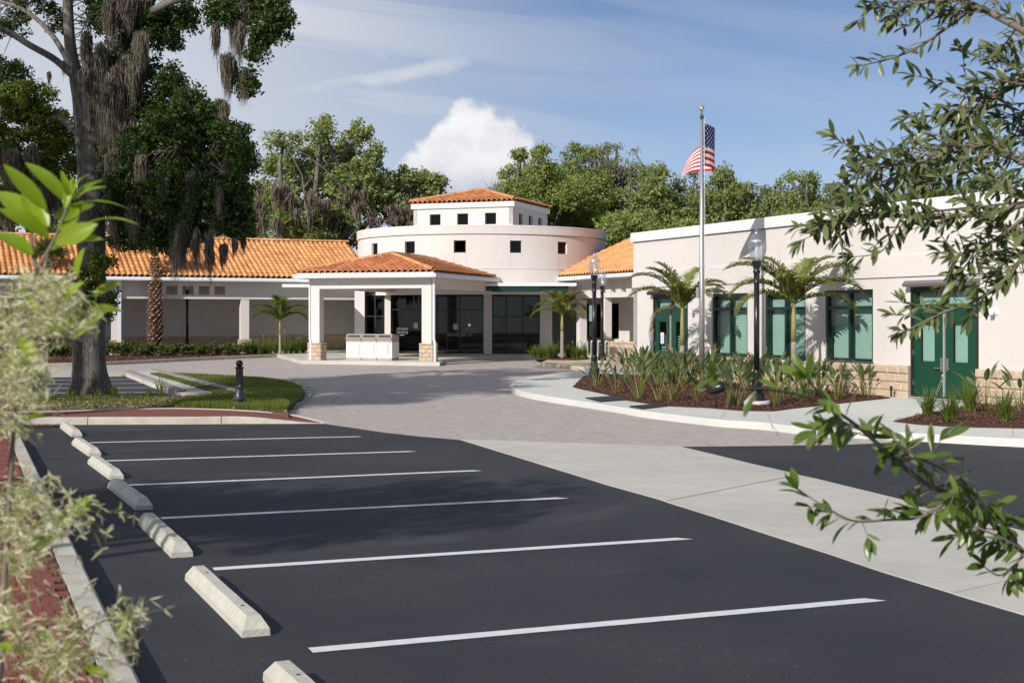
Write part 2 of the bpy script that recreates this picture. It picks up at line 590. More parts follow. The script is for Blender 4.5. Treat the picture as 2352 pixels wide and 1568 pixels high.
b.inputs['Distance'].default_value = 0.006
t.put(b.inputs['Height'], g2)
t.put(p.inputs['Normal'], b.outputs[0])
o = t.n('ShaderNodeOutputMaterial')
t.put(o.inputs[0], p.outputs[0])
M['asphalt'] = m

# drive pavers: too far off to tell single stones apart
m = bpy.data.materials.new('drive_pavers')
m.use_nodes = True
t = NT(m.node_tree)
tc = t.n('ShaderNodeTexCoord').outputs['Object']
mp = t.n('ShaderNodeMapping')
mp.inputs['Rotation'].default_value = (0, 0, R(24 + 45))
t.put(mp.inputs[0], tc)
br = t.n('ShaderNodeTexBrick')
t.put(br.inputs['Vector'], mp.outputs[0])
br.inputs['Scale'].default_value = 1.0
br.inputs['Brick Width'].default_value = 0.22
br.inputs['Row Height'].default_value = 0.11
br.inputs['Mortar Size'].default_value = 0.006
br.inputs['Bias'].default_value = 0.0
br.inputs['Color1'].default_value = (0.475, 0.425, 0.395, 1)
br.inputs['Color2'].default_value = (0.345, 0.31, 0.29, 1)
br.inputs['Mortar'].default_value = (0.25, 0.225, 0.21, 1)
n0 = t.ss(t.noise(tc, 3.0, 6, 0.7), 0.35, 0.65)
c = t.mix(t.m('MULTIPLY', n0, 0.5), br.outputs[0], (0.49, 0.435, 0.405, 1))
n4 = t.ss(t.noise(tc, 0.5, 4, 0.6), 0.35, 0.7)
c = t.mix(t.m('MULTIPLY', n4, 0.30), c, (0.44, 0.355, 0.33, 1))
p = t.n('ShaderNodeBsdfPrincipled')
t.put(p.inputs['Base Color'], c)
p.inputs['Roughness'].default_value = 0.9
b = t.n('ShaderNodeBump')
b.inputs['Strength'].default_value = 0.4
b.inputs['Distance'].default_value = 0.01
t.put(b.inputs['Height'], br.outputs[1])
b.invert = True
t.put(p.inputs['Normal'], b.outputs[0])
o = t.n('ShaderNodeOutputMaterial')
t.put(o.inputs[0], p.outputs[0])
M['pavers'] = m

# bark
def barkmat(name, c1, c2, sz):
    m = bpy.data.materials.new(name)
    m.use_nodes = True
    t = NT(m.node_tree)
    tc = t.n('ShaderNodeTexCoord').outputs['Object']
    mp = t.n('ShaderNodeMapping')
    mp.inputs['Scale'].default_value = (1, 1, 0.22)
    t.put(mp.inputs[0], tc)
    n = t.noise(mp.outputs[0], sz, 6, 0.65, 0.6)
    n2 = t.noise(tc, 1.6, 4, 0.6)
    c = t.mix(t.ss(n, 0.38, 0.66), (*c2, 1), (*c1, 1))
    c = t.mix(t.m('MULTIPLY', t.ss(n2, 0.45, 0.7), 0.5), c, tuple(x * 1.3 for x in c1) + (1,))
    p = t.n('ShaderNodeBsdfPrincipled')
    t.put(p.inputs['Base Color'], c)
    p.inputs['Roughness'].default_value = 0.95
    b = t.n('ShaderNodeBump')
    b.inputs['Strength'].default_value = 1.0
    b.inputs['Distance'].default_value = 0.05
    t.put(b.inputs['Height'], n)
    t.put(p.inputs['Normal'], b.outputs[0])
    o = t.n('ShaderNodeOutputMaterial')
    t.put(o.inputs[0], p.outputs[0])
    return m


M['bark'] = barkmat('oak_bark', (0.17, 0.155, 0.135), (0.050, 0.044, 0.040), 22)
M['bark_pale'] = barkmat('branch_bark', (0.23, 0.21, 0.18), (0.10, 0.09, 0.075), 18)
M['twig'] = mat('twig', (0.20, 0.165, 0.13), 0.9, var=0.4, vscale=40)
M['twig_dark'] = mat('twig_dark', (0.085, 0.07, 0.058), 0.9, var=0.4, vscale=30)
M['palm_trunk'] = mat('palm_trunk', (0.34, 0.30, 0.25), 0.9, var=0.6, vscale=9, col2=(0.20, 0.17, 0.14), bump=0.4, bscale=25)
M['crownshaft'] = mat('crownshaft', (0.30, 0.29, 0.10), 0.55, var=0.5, vscale=5, col2=(0.22, 0.16, 0.07))
M['boot'] = mat('palm_boot', (0.15, 0.075, 0.043), 0.9, var=0.5, vscale=14, col2=(0.07, 0.035, 0.022), isl=0.3)
M['boot_tip'] = mat('cut_stub', (0.50, 0.42, 0.34), 0.9)
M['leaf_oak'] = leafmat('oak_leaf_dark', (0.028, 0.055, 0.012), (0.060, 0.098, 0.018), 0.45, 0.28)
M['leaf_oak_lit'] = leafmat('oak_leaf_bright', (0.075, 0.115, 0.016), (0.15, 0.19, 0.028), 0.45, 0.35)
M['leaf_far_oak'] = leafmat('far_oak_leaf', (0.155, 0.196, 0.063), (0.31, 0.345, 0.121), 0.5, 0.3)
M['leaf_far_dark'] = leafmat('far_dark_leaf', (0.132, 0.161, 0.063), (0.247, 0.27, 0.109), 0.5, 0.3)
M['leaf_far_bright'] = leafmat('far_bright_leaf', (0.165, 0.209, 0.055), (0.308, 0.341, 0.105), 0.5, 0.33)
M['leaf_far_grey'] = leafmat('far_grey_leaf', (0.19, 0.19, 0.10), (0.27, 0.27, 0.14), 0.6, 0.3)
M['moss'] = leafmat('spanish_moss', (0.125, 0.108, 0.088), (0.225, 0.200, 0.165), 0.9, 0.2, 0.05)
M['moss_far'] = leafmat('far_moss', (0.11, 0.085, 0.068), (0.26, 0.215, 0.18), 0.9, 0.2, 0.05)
M['palm_leaf'] = leafmat('palm_leaflet', (0.115, 0.145, 0.028), (0.25, 0.26, 0.075), 0.4, 0.3, c3=(0.28, 0.20, 0.08))
M['palm_leaf_dark'] = leafmat('palm_leaflet_dark', (0.08, 0.115, 0.025), (0.16, 0.19, 0.045), 0.4, 0.3)
M['palm_dry'] = leafmat('palm_leaflet_dry', (0.20, 0.12, 0.06), (0.30, 0.20, 0.11), 0.7, 0.25)
M['fan_leaf'] = leafmat('fan_leaflet', (0.075, 0.10, 0.035), (0.20, 0.20, 0.075), 0.5, 0.3)
M['bop_leaf'] = leafmat('bird_of_paradise_leaf', (0.070, 0.110, 0.045), (0.14, 0.175, 0.075), 0.38, 0.2, 0.45)
M['bop_stalk'] = leafmat('bird_of_paradise_stalk', (0.12, 0.145, 0.05), (0.30, 0.27, 0.08), 0.5, 0.2)
M['bop_flower'] = leafmat('orange_flower', (0.62, 0.15, 0.02), (0.75, 0.25, 0.03), 0.5, 0.3)
M['grass_tuft'] = leafmat('strap_leaf', (0.075, 0.12, 0.022), (0.19, 0.235, 0.05), 0.45, 0.3)
M['grass'] = leafmat('grass_blade', (0.095, 0.135, 0.018), (0.20, 0.23, 0.045), 0.5, 0.35)
M['shrub'] = leafmat('shrub_leaf', (0.065, 0.10, 0.022), (0.15, 0.18, 0.045), 0.5, 0.3)
M['petal'] = leafmat('white_petal', (0.46, 0.42, 0.23), (0.80, 0.77, 0.64), 0.6, 0.35, c3=(0.30, 0.24, 0.07))
M['flower_stem'] = leafmat('flower_stem', (0.16, 0.22, 0.05), (0.30, 0.30, 0.09), 0.6, 0.25)
M['tea_leaf'] = leafmat('bright_leaf', (0.19, 0.29, 0.012), (0.33, 0.42, 0.025), 0.35, 0.45, 0.4, obr=True)
M['near_leaf'] = leafmat('near_oak_leaf', (0.075, 0.108, 0.032), (0.19, 0.21, 0.088), 0.34, 0.25, 0.4, obr=True)
M['near_leaf_field'] = leafmat('near_oak_leaf_field', (0.075, 0.108, 0.032), (0.19, 0.21, 0.088), 0.34, 0.25, 0.4)
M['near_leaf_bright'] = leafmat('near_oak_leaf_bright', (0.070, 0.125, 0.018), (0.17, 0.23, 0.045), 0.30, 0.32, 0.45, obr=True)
M['flag_red'] = mat('flag_red', (0.50, 0.022, 0.035), 0.8)
M['flag_white'] = mat('flag_white', (0.78, 0.77, 0.76), 0.8)
M['flag_blue'] = mat('flag_blue', (0.022, 0.035, 0.16), 0.8)
M['glass_teal'] = glassmat('teal_glass', (0.765, 0.86, 0.83), 0.5, 0.03, 0.03)
M['glass_dark'] = glassmat('dark_glass', (0.70, 0.73, 0.71), 0.6, 0.02, 0.03)
M['glass_small'] = glassmat('clerestory_glass', (0.30, 0.32, 0.30), 0.7, 0.03, 0.03)


def acrylic():
    m = bpy.data.materials.new('ribbed_acrylic')
    m.use_nodes = True
    t = NT(m.node_tree)
    a = t.n('ShaderNodeBsdfTransparent')
    a.inputs[0].default_value = (0.93, 0.95, 0.97, 1)
    g = t.n('ShaderNodeBsdfGlossy')
    g.inputs['Roughness'].default_value = 0.12
    d = t.n('ShaderNodeBsdfTranslucent')
    d.inputs[0].default_value = (0.85, 0.88, 0.92, 1)
    x = t.n('ShaderNodeMixShader')
    x.inputs[0].default_value = 0.5
    t.put(x.inputs[1], g.outputs[0])
    t.put(x.inputs[2], d.outputs[0])
    y = t.n('ShaderNodeMixShader')
    y.inputs[0].default_value = 0.32
    t.put(y.inputs[1], a.outputs[0])
    t.put(y.inputs[2], x.outputs[0])
    o = t.n('ShaderNodeOutputMaterial')
    t.put(o.inputs[0], y.outputs[0])
    return m


M['acrylic'] = acrylic()
# ------------------------------------------------------------------ ground
def sheet(name, pts, h, material, thick=0.0, parent=None, kind='structure'):
    """polygon (x, y) laid on the ground h above it; thick > 0 gives it side walls"""
    bm = bmesh.new()
    pts = [(p[0], p[1]) for p in pts]
    ar = sum(pts[i][0] * pts[(i + 1) % len(pts)][1] - pts[(i + 1) % len(pts)][0] * pts[i][1] for i in range(len(pts)))
    if ar < 0:
        pts = pts[::-1]
    fc = bm.faces.new([bm.verts.new((x, y, 0)) for x, y in pts])
    bmesh.ops.triangulate(bm, faces=[fc])
    for yy in (28.0, 70.0):
        bmesh.ops.bisect_plane(bm, geom=bm.verts[:] + bm.edges[:] + bm.faces[:], plane_co=(0, yy, 0), plane_no=(0, 1, 0))
    bmesh.ops.dissolve_limit(bm, angle_limit=0.0, verts=[], edges=[])
    if thick:
        r = bmesh.ops.extrude_face_region(bm, geom=bm.faces[:])
        up = [g for g in r['geom'] if isinstance(g, bmesh.types.BMVert)]
        lo = [v for v in bm.verts if v not in set(up)]
        for v in up:
            v.co.z = zg(v.co.y) + h
        for v in lo:
            v.co.z = zg(v.co.y) + h - thick
        bmesh.ops.recalc_face_normals(bm, faces=bm.faces[:])
    else:
        for v in bm.verts:
            v.co.z = zg(v.co.y) + h
    me = bpy.data.meshes.new(name)
    bm.to_mesh(me)
    bm.free()
    me.materials.append(material)
    o = link(name, me, parent)
    if kind:
        o['kind'] = kind
    return o


def GP(*pp, h=0.0):
    return [G(x, y, h) for x, y in pp]


def smooth_line(pts, n=6):
    """Catmull-Rom through 3D points"""
    pts = [Vector(p) for p in pts]
    out = []
    for i in range(len(pts) - 1):
        p0, p1, p2, p3 = pts[max(i - 1, 0)], pts[i], pts[i + 1], pts[min(i + 2, len(pts) - 1)]
        for k in range(n):
            s = k / n
            out.append(0.5 * ((2 * p1) + (p2 - p0) * s + (2 * p0 - 5 * p1 + 4 * p2 - p3) * s * s + (3 * p1 - p0 - 3 * p2 + p3) * s ** 3))
    out.append(pts[-1])
    return out


def kerb_run(name, line, width, h0, h1, material, parent=None, bev=0.02, kind='structure', side=1):
    """kerb of given width along a ground line (its visible foot), body lies on the left of the run when side = 1"""
    mb = MB()
    L = [Vector((p[0], p[1], 0)) for p in line]
    n = len(L)
    inn = []
    for i in range(n):
        d = (L[min(i + 1, n - 1)] - L[max(i - 1, 0)]).normalized()
        nn = Vector((-d.y, d.x, 0)) * side
        inn.append(L[i] + nn * width)
    hs = h1 if hasattr(h1, '__len__') else [h1] * n
    vs, fs = [], []
    for i in range(n):
        for (p, h) in ((L[i], h0), (L[i] + (inn[i] - L[i]) * 0.08, hs[i] - 0.02), (L[i] + (inn[i] - L[i]) * 0.2, hs[i]), (inn[i], hs[i]), (inn[i], h0)):
            vs.append((p.x, p.y, zg(p.y) + h))
    for i in range(n - 1):
        for k in range(4):
            q = (i * 5 + k, (i + 1) * 5 + k, (i + 1) * 5 + k + 1, i * 5 + k + 1)
            fs.append(q if side < 0 else q[::-1])
    fs.append((0, 1, 2, 3, 4))
    fs.append(tuple((n - 1) * 5 + k for k in (4, 3, 2, 1, 0)))
    mb.add(vs, fs)
    me = mb.mesh(name, material)
    o = link(name, me, parent)
    bm = bmesh.new()
    bm.from_mesh(me)
    bmesh.ops.recalc_face_normals(bm, faces=bm.faces[:])
    bm.to_mesh(me)
    bm.free()
    if kind:
        o['kind'] = kind
    return o


sheet('ground', [(-320, -60), (320, -60), (320, 900), (-320, 900)], -0.07, M['field'])
sheet('drive_paving', [(-46, 20), (26, 20), (26, 72), (-46, 72)], 0.0, M['pavers'])


def kx(d):
    """foot of the long kerb beside the brick walk, on the lot side"""
    return -8.96 + (24.6 - d) * 0.4018


# parking lot
lot = [(kx(-9), -9), (kx(25.3), 25.3)]
lot += GP((43, 976), (300, 975), (560, 973.5), (742, 973), (800, 981), (880, 993), (960, 1002), (1058, 1010.5), (1170, 1045), (1290, 1082), (1400, 1116), (1505, 1145),
          (1640, 1188), (1764, 1228.6), (1900, 1272), (2023, 1313.8), (2190, 1365), (2352, 1413.7), (2700, 1530))
lot += [(9, 4), (14, -9)]
sheet('parking_lot', lot, 0.004, M['asphalt'])

# concrete apron between the lot and the drive, in slabs
low = [(1058, 1010.5), (1170, 1045), (1290, 1082), (1400, 1116), (1505, 1145), (1640, 1188), (1764, 1228.6), (1900, 1272), (2023, 1313.8), (2190, 1365), (2352, 1413.7), (2700, 1530)]
upp = [(1058, 1010.2), (1300, 1018), (1560, 1026), (1640, 1045), (1727, 1066.5), (1875, 1101), (2079, 1151), (2208, 1184), (2352, 1222), (2700, 1318)]


def cut(poly, x):
    for (x0, y0), (x1, y1) in zip(poly, poly[1:]):
        if x0 <= x <= x1:
            return (x, y0 + (y1 - y0) * (x - x0) / (x1 - x0))


ap = bpy.data.objects.new('concrete_apron', None)
COL.objects.link(ap)
tag(ap, kind='structure')
joints = [(None, None), (1530, 1835), (2190, 2560), (None, None)]
for i in range(3):
    (l0, u0), (l1, u1) = joints[i], joints[i + 1]
    lo = [p for p in low if (l0 is None or p[0] > l0 + 8) and (l1 is None or p[0] < l1 - 8)]
    up = [p for p in upp if (u0 is None or p[0] > u0 + 8) and (u1 is None or p[0] < u1 - 8)]
    g = 0.7
    if l0:
        a, b_ = cut(low, l0), cut(upp, u0)
        lo = [(a[0], a[1] + g)] + lo
        up = [(b_[0], b_[1] + g)] + up
    if l1:
        a, b_ = cut(low, l1), cut(upp, u1)
        lo = lo + [(a[0], a[1] - g)]
        up = up + [(b_[0], b_[1] - g)]
    sheet('slab', GP(*lo) + GP(*up)[::-1], 0.014, M['concrete'], thick=0.05, parent=ap, kind=None)

# asphalt on the far side of the apron
right = GP(*upp[2:]) + GP((2700, 1040), (2352, 1027.7), (2259, 1023), (2112, 1014.5), (2020, 1018), (1942, 1021.5), (1750, 1024.5))
sheet('asphalt_drive', right, 0.006, M['asphalt'])

# painted stall lines
for (a, b_, wd) in (((207, 1017), (833, 1003), 0.125), ((245, 1059), (955, 1037), 0.125), ((290, 1115), (1105, 1081), 0.125), ((370, 1191), (1302, 1144), 0.125),
                    ((490, 1308), (1584, 1237), 0.128), ((713, 1495), (2024, 1377), 0.13)):
    p, q = G(*a), G(*b_)
    d = (q - p).normalized()
    nn = Vector((-d.y, d.x, 0)) * wd / 2
    mb = MB()
    N_ = 46
    le, ri = [], []
    for k in range(N_ + 1):
        c = p.lerp(q, k / N_)
        j = lambda: rnd.uniform(-0.003, 0.003)
        le.append(c + nn * (1 + j() * 12))
        ri.append(c - nn * (1 + j() * 12))
    le[-1] += d * -0.10
    for k in range(N_):
        mb.quad(*[(v.x, v.y, 0.0085) for v in (ri[k], ri[k + 1], le[k + 1], le[k])])
    struct('painted_line', mb, M['paint_line'])

# kerb and brick walk beside the lot
ln = [Vector((kx(d), d, 0)) for d in np.linspace(-6, 24.55, 40)]
kerb_run('kerb', ln, 0.185, -0.02, 0.15, M['kerb'], side=1)
bw = bpy.data.objects.new('brick_walk', None)
COL.objects.link(bw)
tag(bw, kind='structure')
ax = Vector((-0.3728, 0.9279, 0))           # along the kerb
ac = Vector((-0.9279, -0.3728, 0))          # away from the lot
k0 = Vector((kx(5.0), 5.0, 0)) + ac * 0.19
sheet('joint_bed', [k0 - ax * 9 - ac * 0.0, k0 + ax * 20.6 - ac * 0.0, k0 + ax * 20.6 + ac * 6, k0 - ax * 9 + ac * 6], 0.128, M['brick_joint'], parent=bw, kind=None)
BL, BWD = 0.128, 0.146
bm_ = MB()
bm_.box(-BL / 2 + 0.0028, BL / 2 - 0.0028, -BWD / 2 + 0.0035, BWD / 2 - 0.0035, -0.03, 0.0)
me_b = bm_.mesh('brick', M['brick'])
cand = []
for r_ in range(-14, 141):
    off = (r_ % 2) * 0.5 + (0.12 if r_ % 3 == 0 else 0.0)
    for c_ in range(0, 26):
        q = k0 + ax * (r_ * BWD) + ac * ((c_ + off + 0.5) * BL + 0.004)
        if q.y < 4.4:
            continue
        px = CX + F * q.x / q.y
        if px < -60:
            continue
        cand.append((q.y, q))
cand.sort(key=lambda a: a[0])
ang = math.atan2(ac.y, ac.x)
vis = [c for c in cand if HY + F * 1.86 / c[0] < 1600 and CX + F * c[1].x / c[0] > -20]
ids = set(id(c) for c in vis[:300])
vs, n_ = [], 0
bv = np.array(bm_.v)
bf = np.array(bm_.f)
allv, allf = [], []
ca, sa = math.cos(ang), math.sin(ang)
for c in cand:
    q = c[1]
    z = 0.140 + rnd.uniform(-0.002, 0.002)
    if id(c) in ids:
        o = bpy.data.objects.new('brick', me_b)
        COL.objects.link(o)
        o.parent = bw
        o.location = (q.x, q.y, z)
        o.rotation_euler = (rnd.uniform(-.008, .008), rnd.uniform(-.008, .008), ang)
    else:
        a_ = np.empty_like(bv)
        a_[:, 0] = bv[:, 0] * ca - bv[:, 1] * sa + q.x
        a_[:, 1] = bv[:, 0] * sa + bv[:, 1] * ca + q.y
        a_[:, 2] = bv[:, 2] + z
        allv.append(a_)
        allf.append(bf + 8 * len(allf))
o = link('farther_brickwork', np_mesh('farther_brickwork', np.concatenate(allv), np.concatenate(allf), M['brick_field']), bw)
o['kind'] = 'stuff'

# kerb, red band and pale ribbon at the head of the lot
def dens(pts, n=5, h=0.0):
    return smooth_line(GP(*pts, h=h), n)


def hx(x):
    u = min(max((x + 5.3) / 1.75, 0), 1)
    return 0.14 - 0.132 * u * u * (3 - 2 * u)


hk = dens([(-60, 977), (43, 976), (180, 975.5), (300, 975), (430, 974.5), (560, 973.5), (660, 973), (742, 973.5)], 12)
hs = [hx(p.x) for p in hk]
kb = bpy.data.objects.new('kerb', None)
COL.objects.link(kb)
tag(kb, kind='structure')
brk = [0, 26, 55, len(hk) - 1]
for i in range(3):
    seg = hk[brk[i]:brk[i + 1] + 1]
    seg = [Vector(p) for p in seg]
    seg[0].x += 0.008
    seg[-1].x -= 0.008
    kerb_run('kerb_length', seg, 0.17, -0.02, hs[brk[i]:brk[i + 1] + 1], M['kerb'], parent=kb, kind=None)
band_lo = [(-60, 959.5), (43, 958.5), (200, 957.5), (340, 956.5), (500, 957), (620, 961), (700, 968), (742, 973)]
band_hi = [(-60, 948.5), (0, 947.5), (140, 944), (260, 940.5), (366, 938), (440, 938.5), (560, 943), (660, 952), (742, 970.5)]
def hr(px):
    return 0.14 - 0.132 * min(max((px - 540) / 200.0, 0), 1)


def ramp_pts(pts, n=9):
    P_ = smooth_line([Vector((x, y, 0)) for x, y in pts], n)
    out = []
    for p in P_:
        h = 0.14
        for _ in range(4):
            q = G(p.x, p.y, h)
            h = hx(q.x)
        out.append(q)
    return out


hi_b = ramp_pts(band_hi)
lo_b = []
for q_, p in enumerate(hk):
    d = (hk[min(q_ + 1, len(hk) - 1)] - hk[max(q_ - 1, 0)])
    d.z = 0
    d.normalize()
    lo_b.append(Vector((p.x - d.y * 0.166, p.y + d.x * 0.166, 0)))
mb = MB()
n_ = min(len(lo_b), len(hi_b))
lo_b = [lo_b[round(k * (len(lo_b) - 1) / (n_ - 1))] for k in range(n_)]
hi_b = [hi_b[round(k * (len(hi_b) - 1) / (n_ - 1))] for k in range(n_)]
for q in lo_b + hi_b:
    q.z = zg(q.y) + hx(q.x)
for k in range(n_ - 1):
    dz_ = Vector((0, 0, -0.004))
    mb.quad(lo_b[k] + dz_, lo_b[k + 1] + dz_, hi_b[k + 1] + dz_, hi_b[k] + dz_)
struct('red_band', mb, M['red_band'])
rb = hi_b
rh = [max(p.z + 0.006 - zg(p.y), 0.012) for p in rb]
kerb_run('concrete_ribbon', rb, 0.13, -0.02, rh, M['ribbon'], side=1)

# planting strip with the oak, and the lawn beyond
strip_lo = [(-80, 946), (0, 945), (140, 942), (260, 938.5), (366, 936), (440, 936.5), (560, 941), (640, 948), (662, 953)]
strip_hi = [(-80, 910), (60, 911), (200, 911), (330, 911), (430, 909), (545, 907), (600, 913), (655, 931)]
sheet('planting_strip', GP(*strip_lo, h=0.12) + GP(*strip_hi, h=0.12)[::-1], 0.125, M['soil'], thick=0.16)
lawn_pts = [(345, 857), (400, 856.5), (470, 859), (547, 863), (600, 866), (640, 871), (671, 878), (693, 888), (700, 898), (695, 910), (680, 921), (662, 931), (645, 939),
            (600, 938), (520, 938), (440, 935), (385, 933), (420, 918), (535, 909), (470, 893), (400, 872)]
sheet('lawn', GP(*lawn_pts, h=0.13), 0.135, M['lawn'], thick=0.17)
# stone edging at the tip of the lawn
ed = smooth_line(GP((668, 876), (690, 884), (704, 895), (703, 908), (692, 919), (676, 929), (660, 938)), 5)
for i in range(0, len(ed) - 2, 1):
    a, b_ = ed[i], ed[i + 1]
    d = (b_ - a)
    L_ = d.length
    d.normalize()
    n_ = Vector((-d.y, d.x, 0))
    mb = MB()
    mb.obox((a.x, a.y, zg(a.y) - 0.02), d * (L_ * 0.93), n_ * rnd.uniform(0.13, 0.17), (0, 0, rnd.uniform(0.05, 0.09)))
    o = obj('edging_stone', mb, M['kerb'], bevel=0.015)
    tag(o, '%s grey edging stone round the tip of the lawn, counted from the far side' % ORD[i], 'edging stone', 'edging stones round the tip of the lawn')

# small side lot with a walk between two kerbs
sheet('side_lot', GP((-120, 868), (60, 866), (281, 862), (330, 882), (397, 910), (200, 913), (-120, 916)), 0.006, M['asphalt'])
sheet('gutter_strip', GP((-120, 858), (100, 857.5), (345, 855.5), (340, 862), (281, 864.5), (-120, 870)), 0.05, M['kerb'], thick=0.07)
sheet('side_walk', GP((290, 864), (338, 860), (440, 890), (530, 908), (405, 910)), 0.10, M['concrete'], thick=0.12)
kerb_run('kerb', smooth_line(GP((281, 860.5), (310, 872), (350, 888), (400, 909)), 4), 0.3, -0.02, 0.15, M['kerb_shaded'], side=1)
kerb_run('kerb', smooth_line(GP((336, 857.5), (390, 872), (450, 889), (535, 911)), 4), 0.3, -0.02, 0.17, M['kerb_shaded'], side=1)
for k, y0 in enumerate((872, 881, 891, 902)):
    p, q = G(120 - k * 20, y0 + 2), G(322 + k * 14, y0)
    mb = MB()
    mb.quad((p.x, p.y, 0.0135 + zg(p.y)), (q.x, q.y, 0.0135 + zg(q.y)), (q.x, q.y + 0.13, 0.0135 + zg(q.y + .13)), (p.x, p.y + 0.13, 0.0135 + zg(p.y + .13)))
    struct('painted_line', mb, M['paint_line'])

# bed along the arcade, with its kerb
bk = smooth_line(GP((-140, 852), (-20, 847), (75, 843.5), (243, 838.6), (439, 828.8), (600, 821.5), (720, 816)), 4)
kerb_run('kerb', bk, 0.16, -0.02, 0.14, M['kerb'], side=1)
bed = [(p.x, p.y + 0.12) for p in bk]
sheet('arcade_bed', bed + [(-8.2, 72.0), (-36, 59.0)], 0.12, M['mulch'], thick=0.16)

# entrance floor under and behind the canopy
fl = [G(692, 835.4), G(1010, 840.3), G(1017, 838.5), G(1016, 833)]
fl = [Vector((p.x, p.y, 0)) for p in fl] + [Vector((-1.6, 60.3, 0)), Vector((0.4, 62.2, 0))]
fl += [Vector((2.4, 61.5, 0)), Vector((6.2, 62.0, 0)), Vector((6.2, 74, 0)), Vector((-14, 74, 0)), Vector((-11.5, 66.0, 0))]
sheet('entrance_floor', fl, 0.15, M['concrete'], thick=0.18)

# walk in front of the green doors: kerb line, then the slab
kl = [(1345, 860.5), (1300, 864), (1255, 868.5), (1215, 876), (1185, 884.5), (1171.5, 893), (1176, 902), (1209, 913.2), (1261, 923), (1334, 934.3), (1417, 947.5), (1503, 961.8), (1651, 979.5), (1740, 985.8), (1870, 1000), (1980, 1007), (2097, 1013), (2259, 1022.5), (2352, 1027.7), (2750, 1052)]
kline = smooth_line(GP(*kl), 4)
ramp = lambda p: 0.13 if not (0.9 < p.x < 3.3 and p.y < 33.0) else 0.13
kerb_run('kerb', kline, 0.16, -0.02, [ramp(p) for p in kline], M['sidewalk'], side=1 if False else 1)
inner = []
for i, p in enumerate(kline):
    d = (kline[min(i + 1, len(kline) - 1)] - kline[max(i - 1, 0)])
    d.z = 0
    d.normalize()
    inner.append(Vector((p.x - d.y * 0.168, p.y + d.x * 0.168, 0)))
walk_pts = inner + [Vector((30, 15, 0)), Vector((30, 30, 0)), Vector((12, 44, 0)), Vector((7.5, 62, 0)), Vector((3.0, 62.5, 0)), Vector((2.3, 60.5, 0)), Vector((2.6, 52, 0))]
sheet('sidewalk', walk_pts, 0.126, M['sidewalk'], thick=0.15)
# scored joints: thin dark cuts
for (a, b_) in (((1503, 947), (1570, 941)), ((1765, 952), (1775, 986)), ((1880, 975), (2052, 957)), ((2079, 1002), (2110, 985)), ((2326, 982), (2326, 1003)), ((1668, 945), (1655, 962))):
    p, q = G(*a, h=0.126), G(*b_, h=0.126)
    d = (q - p)
    d.z = 0
    n_ = Vector((-d.y, d.x, 0)).normalized() * 0.006
    mb = MB()
    mb.quad(*[(v.x, v.y, zg(v.y) + 0.1295) for v in (p - n_, q - n_, q + n_, p + n_)])
    struct('sidewalk_joint', mb, M['stucco_groove'])
# bike corner, tan concrete
M['tan_walk'] = mat('tan_concrete', (0.56, 0.46, 0.34), 0.9, var=0.3, vscale=2)
sheet('tan_paving', GP((1240, 832), (1290, 836), (1345, 842), (1400, 846), (1475, 846), (1475, 812), (1330, 812), (1265, 822), h=0.15), 0.134, M['tan_walk'], thick=0.17)

# beds by the right-hand building
bedA = [(1316, 888), (1345, 895), (1391, 904.5), (1443, 919), (1521, 931), (1625, 935.5), (1703, 942), (1775, 943), (1821, 937), (1896, 929), (1967, 921), (2045, 913)]
pa = GP(*bedA, h=0.14)
backA = [Vector((8.75, 32.4, 0)), Vector((7.2, 36.0, 0)), Vector((4.6, 41.9, 0)), Vector((3.9, 43.2, 0)), Vector((2.9, 44.0, 0)), Vector((2.2, 42.2, 0))]
sheet('planting_bed', pa + backA, 0.145, M['mulch'], thick=0.16)
bedB = [(2053, 966.5), (2110, 973.5), (2194, 979), (2352, 982), (2750, 990)]
pb = GP(*bedB, h=0.14)
backB = [Vector((16.5, 17.0, 0)), Vector((10.9, 29.6, 0)), Vector((10.0, 29.6, 0))] + GP((2200, 937), (2113, 951), h=0.14)
sheet('planting_bed', pb + backB, 0.145, M['mulch'], thick=0.16)
# dark drain plates across the walk
for i, (pp, lab) in enumerate((([(1345, 913.5), (1408, 909.5), (1440, 917.5), (1378, 922)], 'dark flat drain plate crossing the walk nearer the round kerb tip'),
                ([(1448, 934.5), (1508, 929.8), (1534, 931.8), (1476, 938.5)], 'thinner dark drain plate with a toothed edge across the walk'))):
    q = GP(*pp, h=0.14)
    mb = MB()
    mb.prism([(v.x, v.y, zg(v.y) + 0.12) for v in q], 0.032)
    root = thing('drain_plate', lab, 'drain plate', q[0])
    obj('plate', mb, M['drain'], root)
    if i == 1:
        tb = MB()
        d = (q[1] - q[0])
        for k in range(26):
            c = q[0] + d * ((k + 0.5) / 26)
            tb.box(c.x - 0.02, c.x + 0.02, c.y - 0.01, c.y + 0.05, zg(c.y) + 0.125, zg(c.y) + 0.165)
        obj('toothed_edge', tb, M['drain'], root)['kind'] = 'stuff'


# wood chips on the beds
def scatter_in(poly, n, rg):
    P_ = np.array([(p[0], p[1]) for p in poly])
    lo, hi = P_.min(0), P_.max(0)
    out = []
    while len(out) < n:
        q = rg.uniform(lo, hi, (n * 2, 2))
        ins = np.zeros(len(q), bool)
        j = len(P_) - 1
        for i in range(len(P_)):
            c = ((P_[i, 1] > q[:, 1]) != (P_[j, 1] > q[:, 1])) & (q[:, 0] < (P_[j, 0] - P_[i, 0]) * (q[:, 1] - P_[i, 1]) / (P_[j, 1] - P_[i, 1] + 1e-12) + P_[i, 0])
            ins ^= c
            j = i
        out += list(q[ins])
        if not ins.any():
            break
    return np.array(out[:n])


def zgv(y):
    return 0.0045 * np.clip(y - 28.0, 0, 42.0)


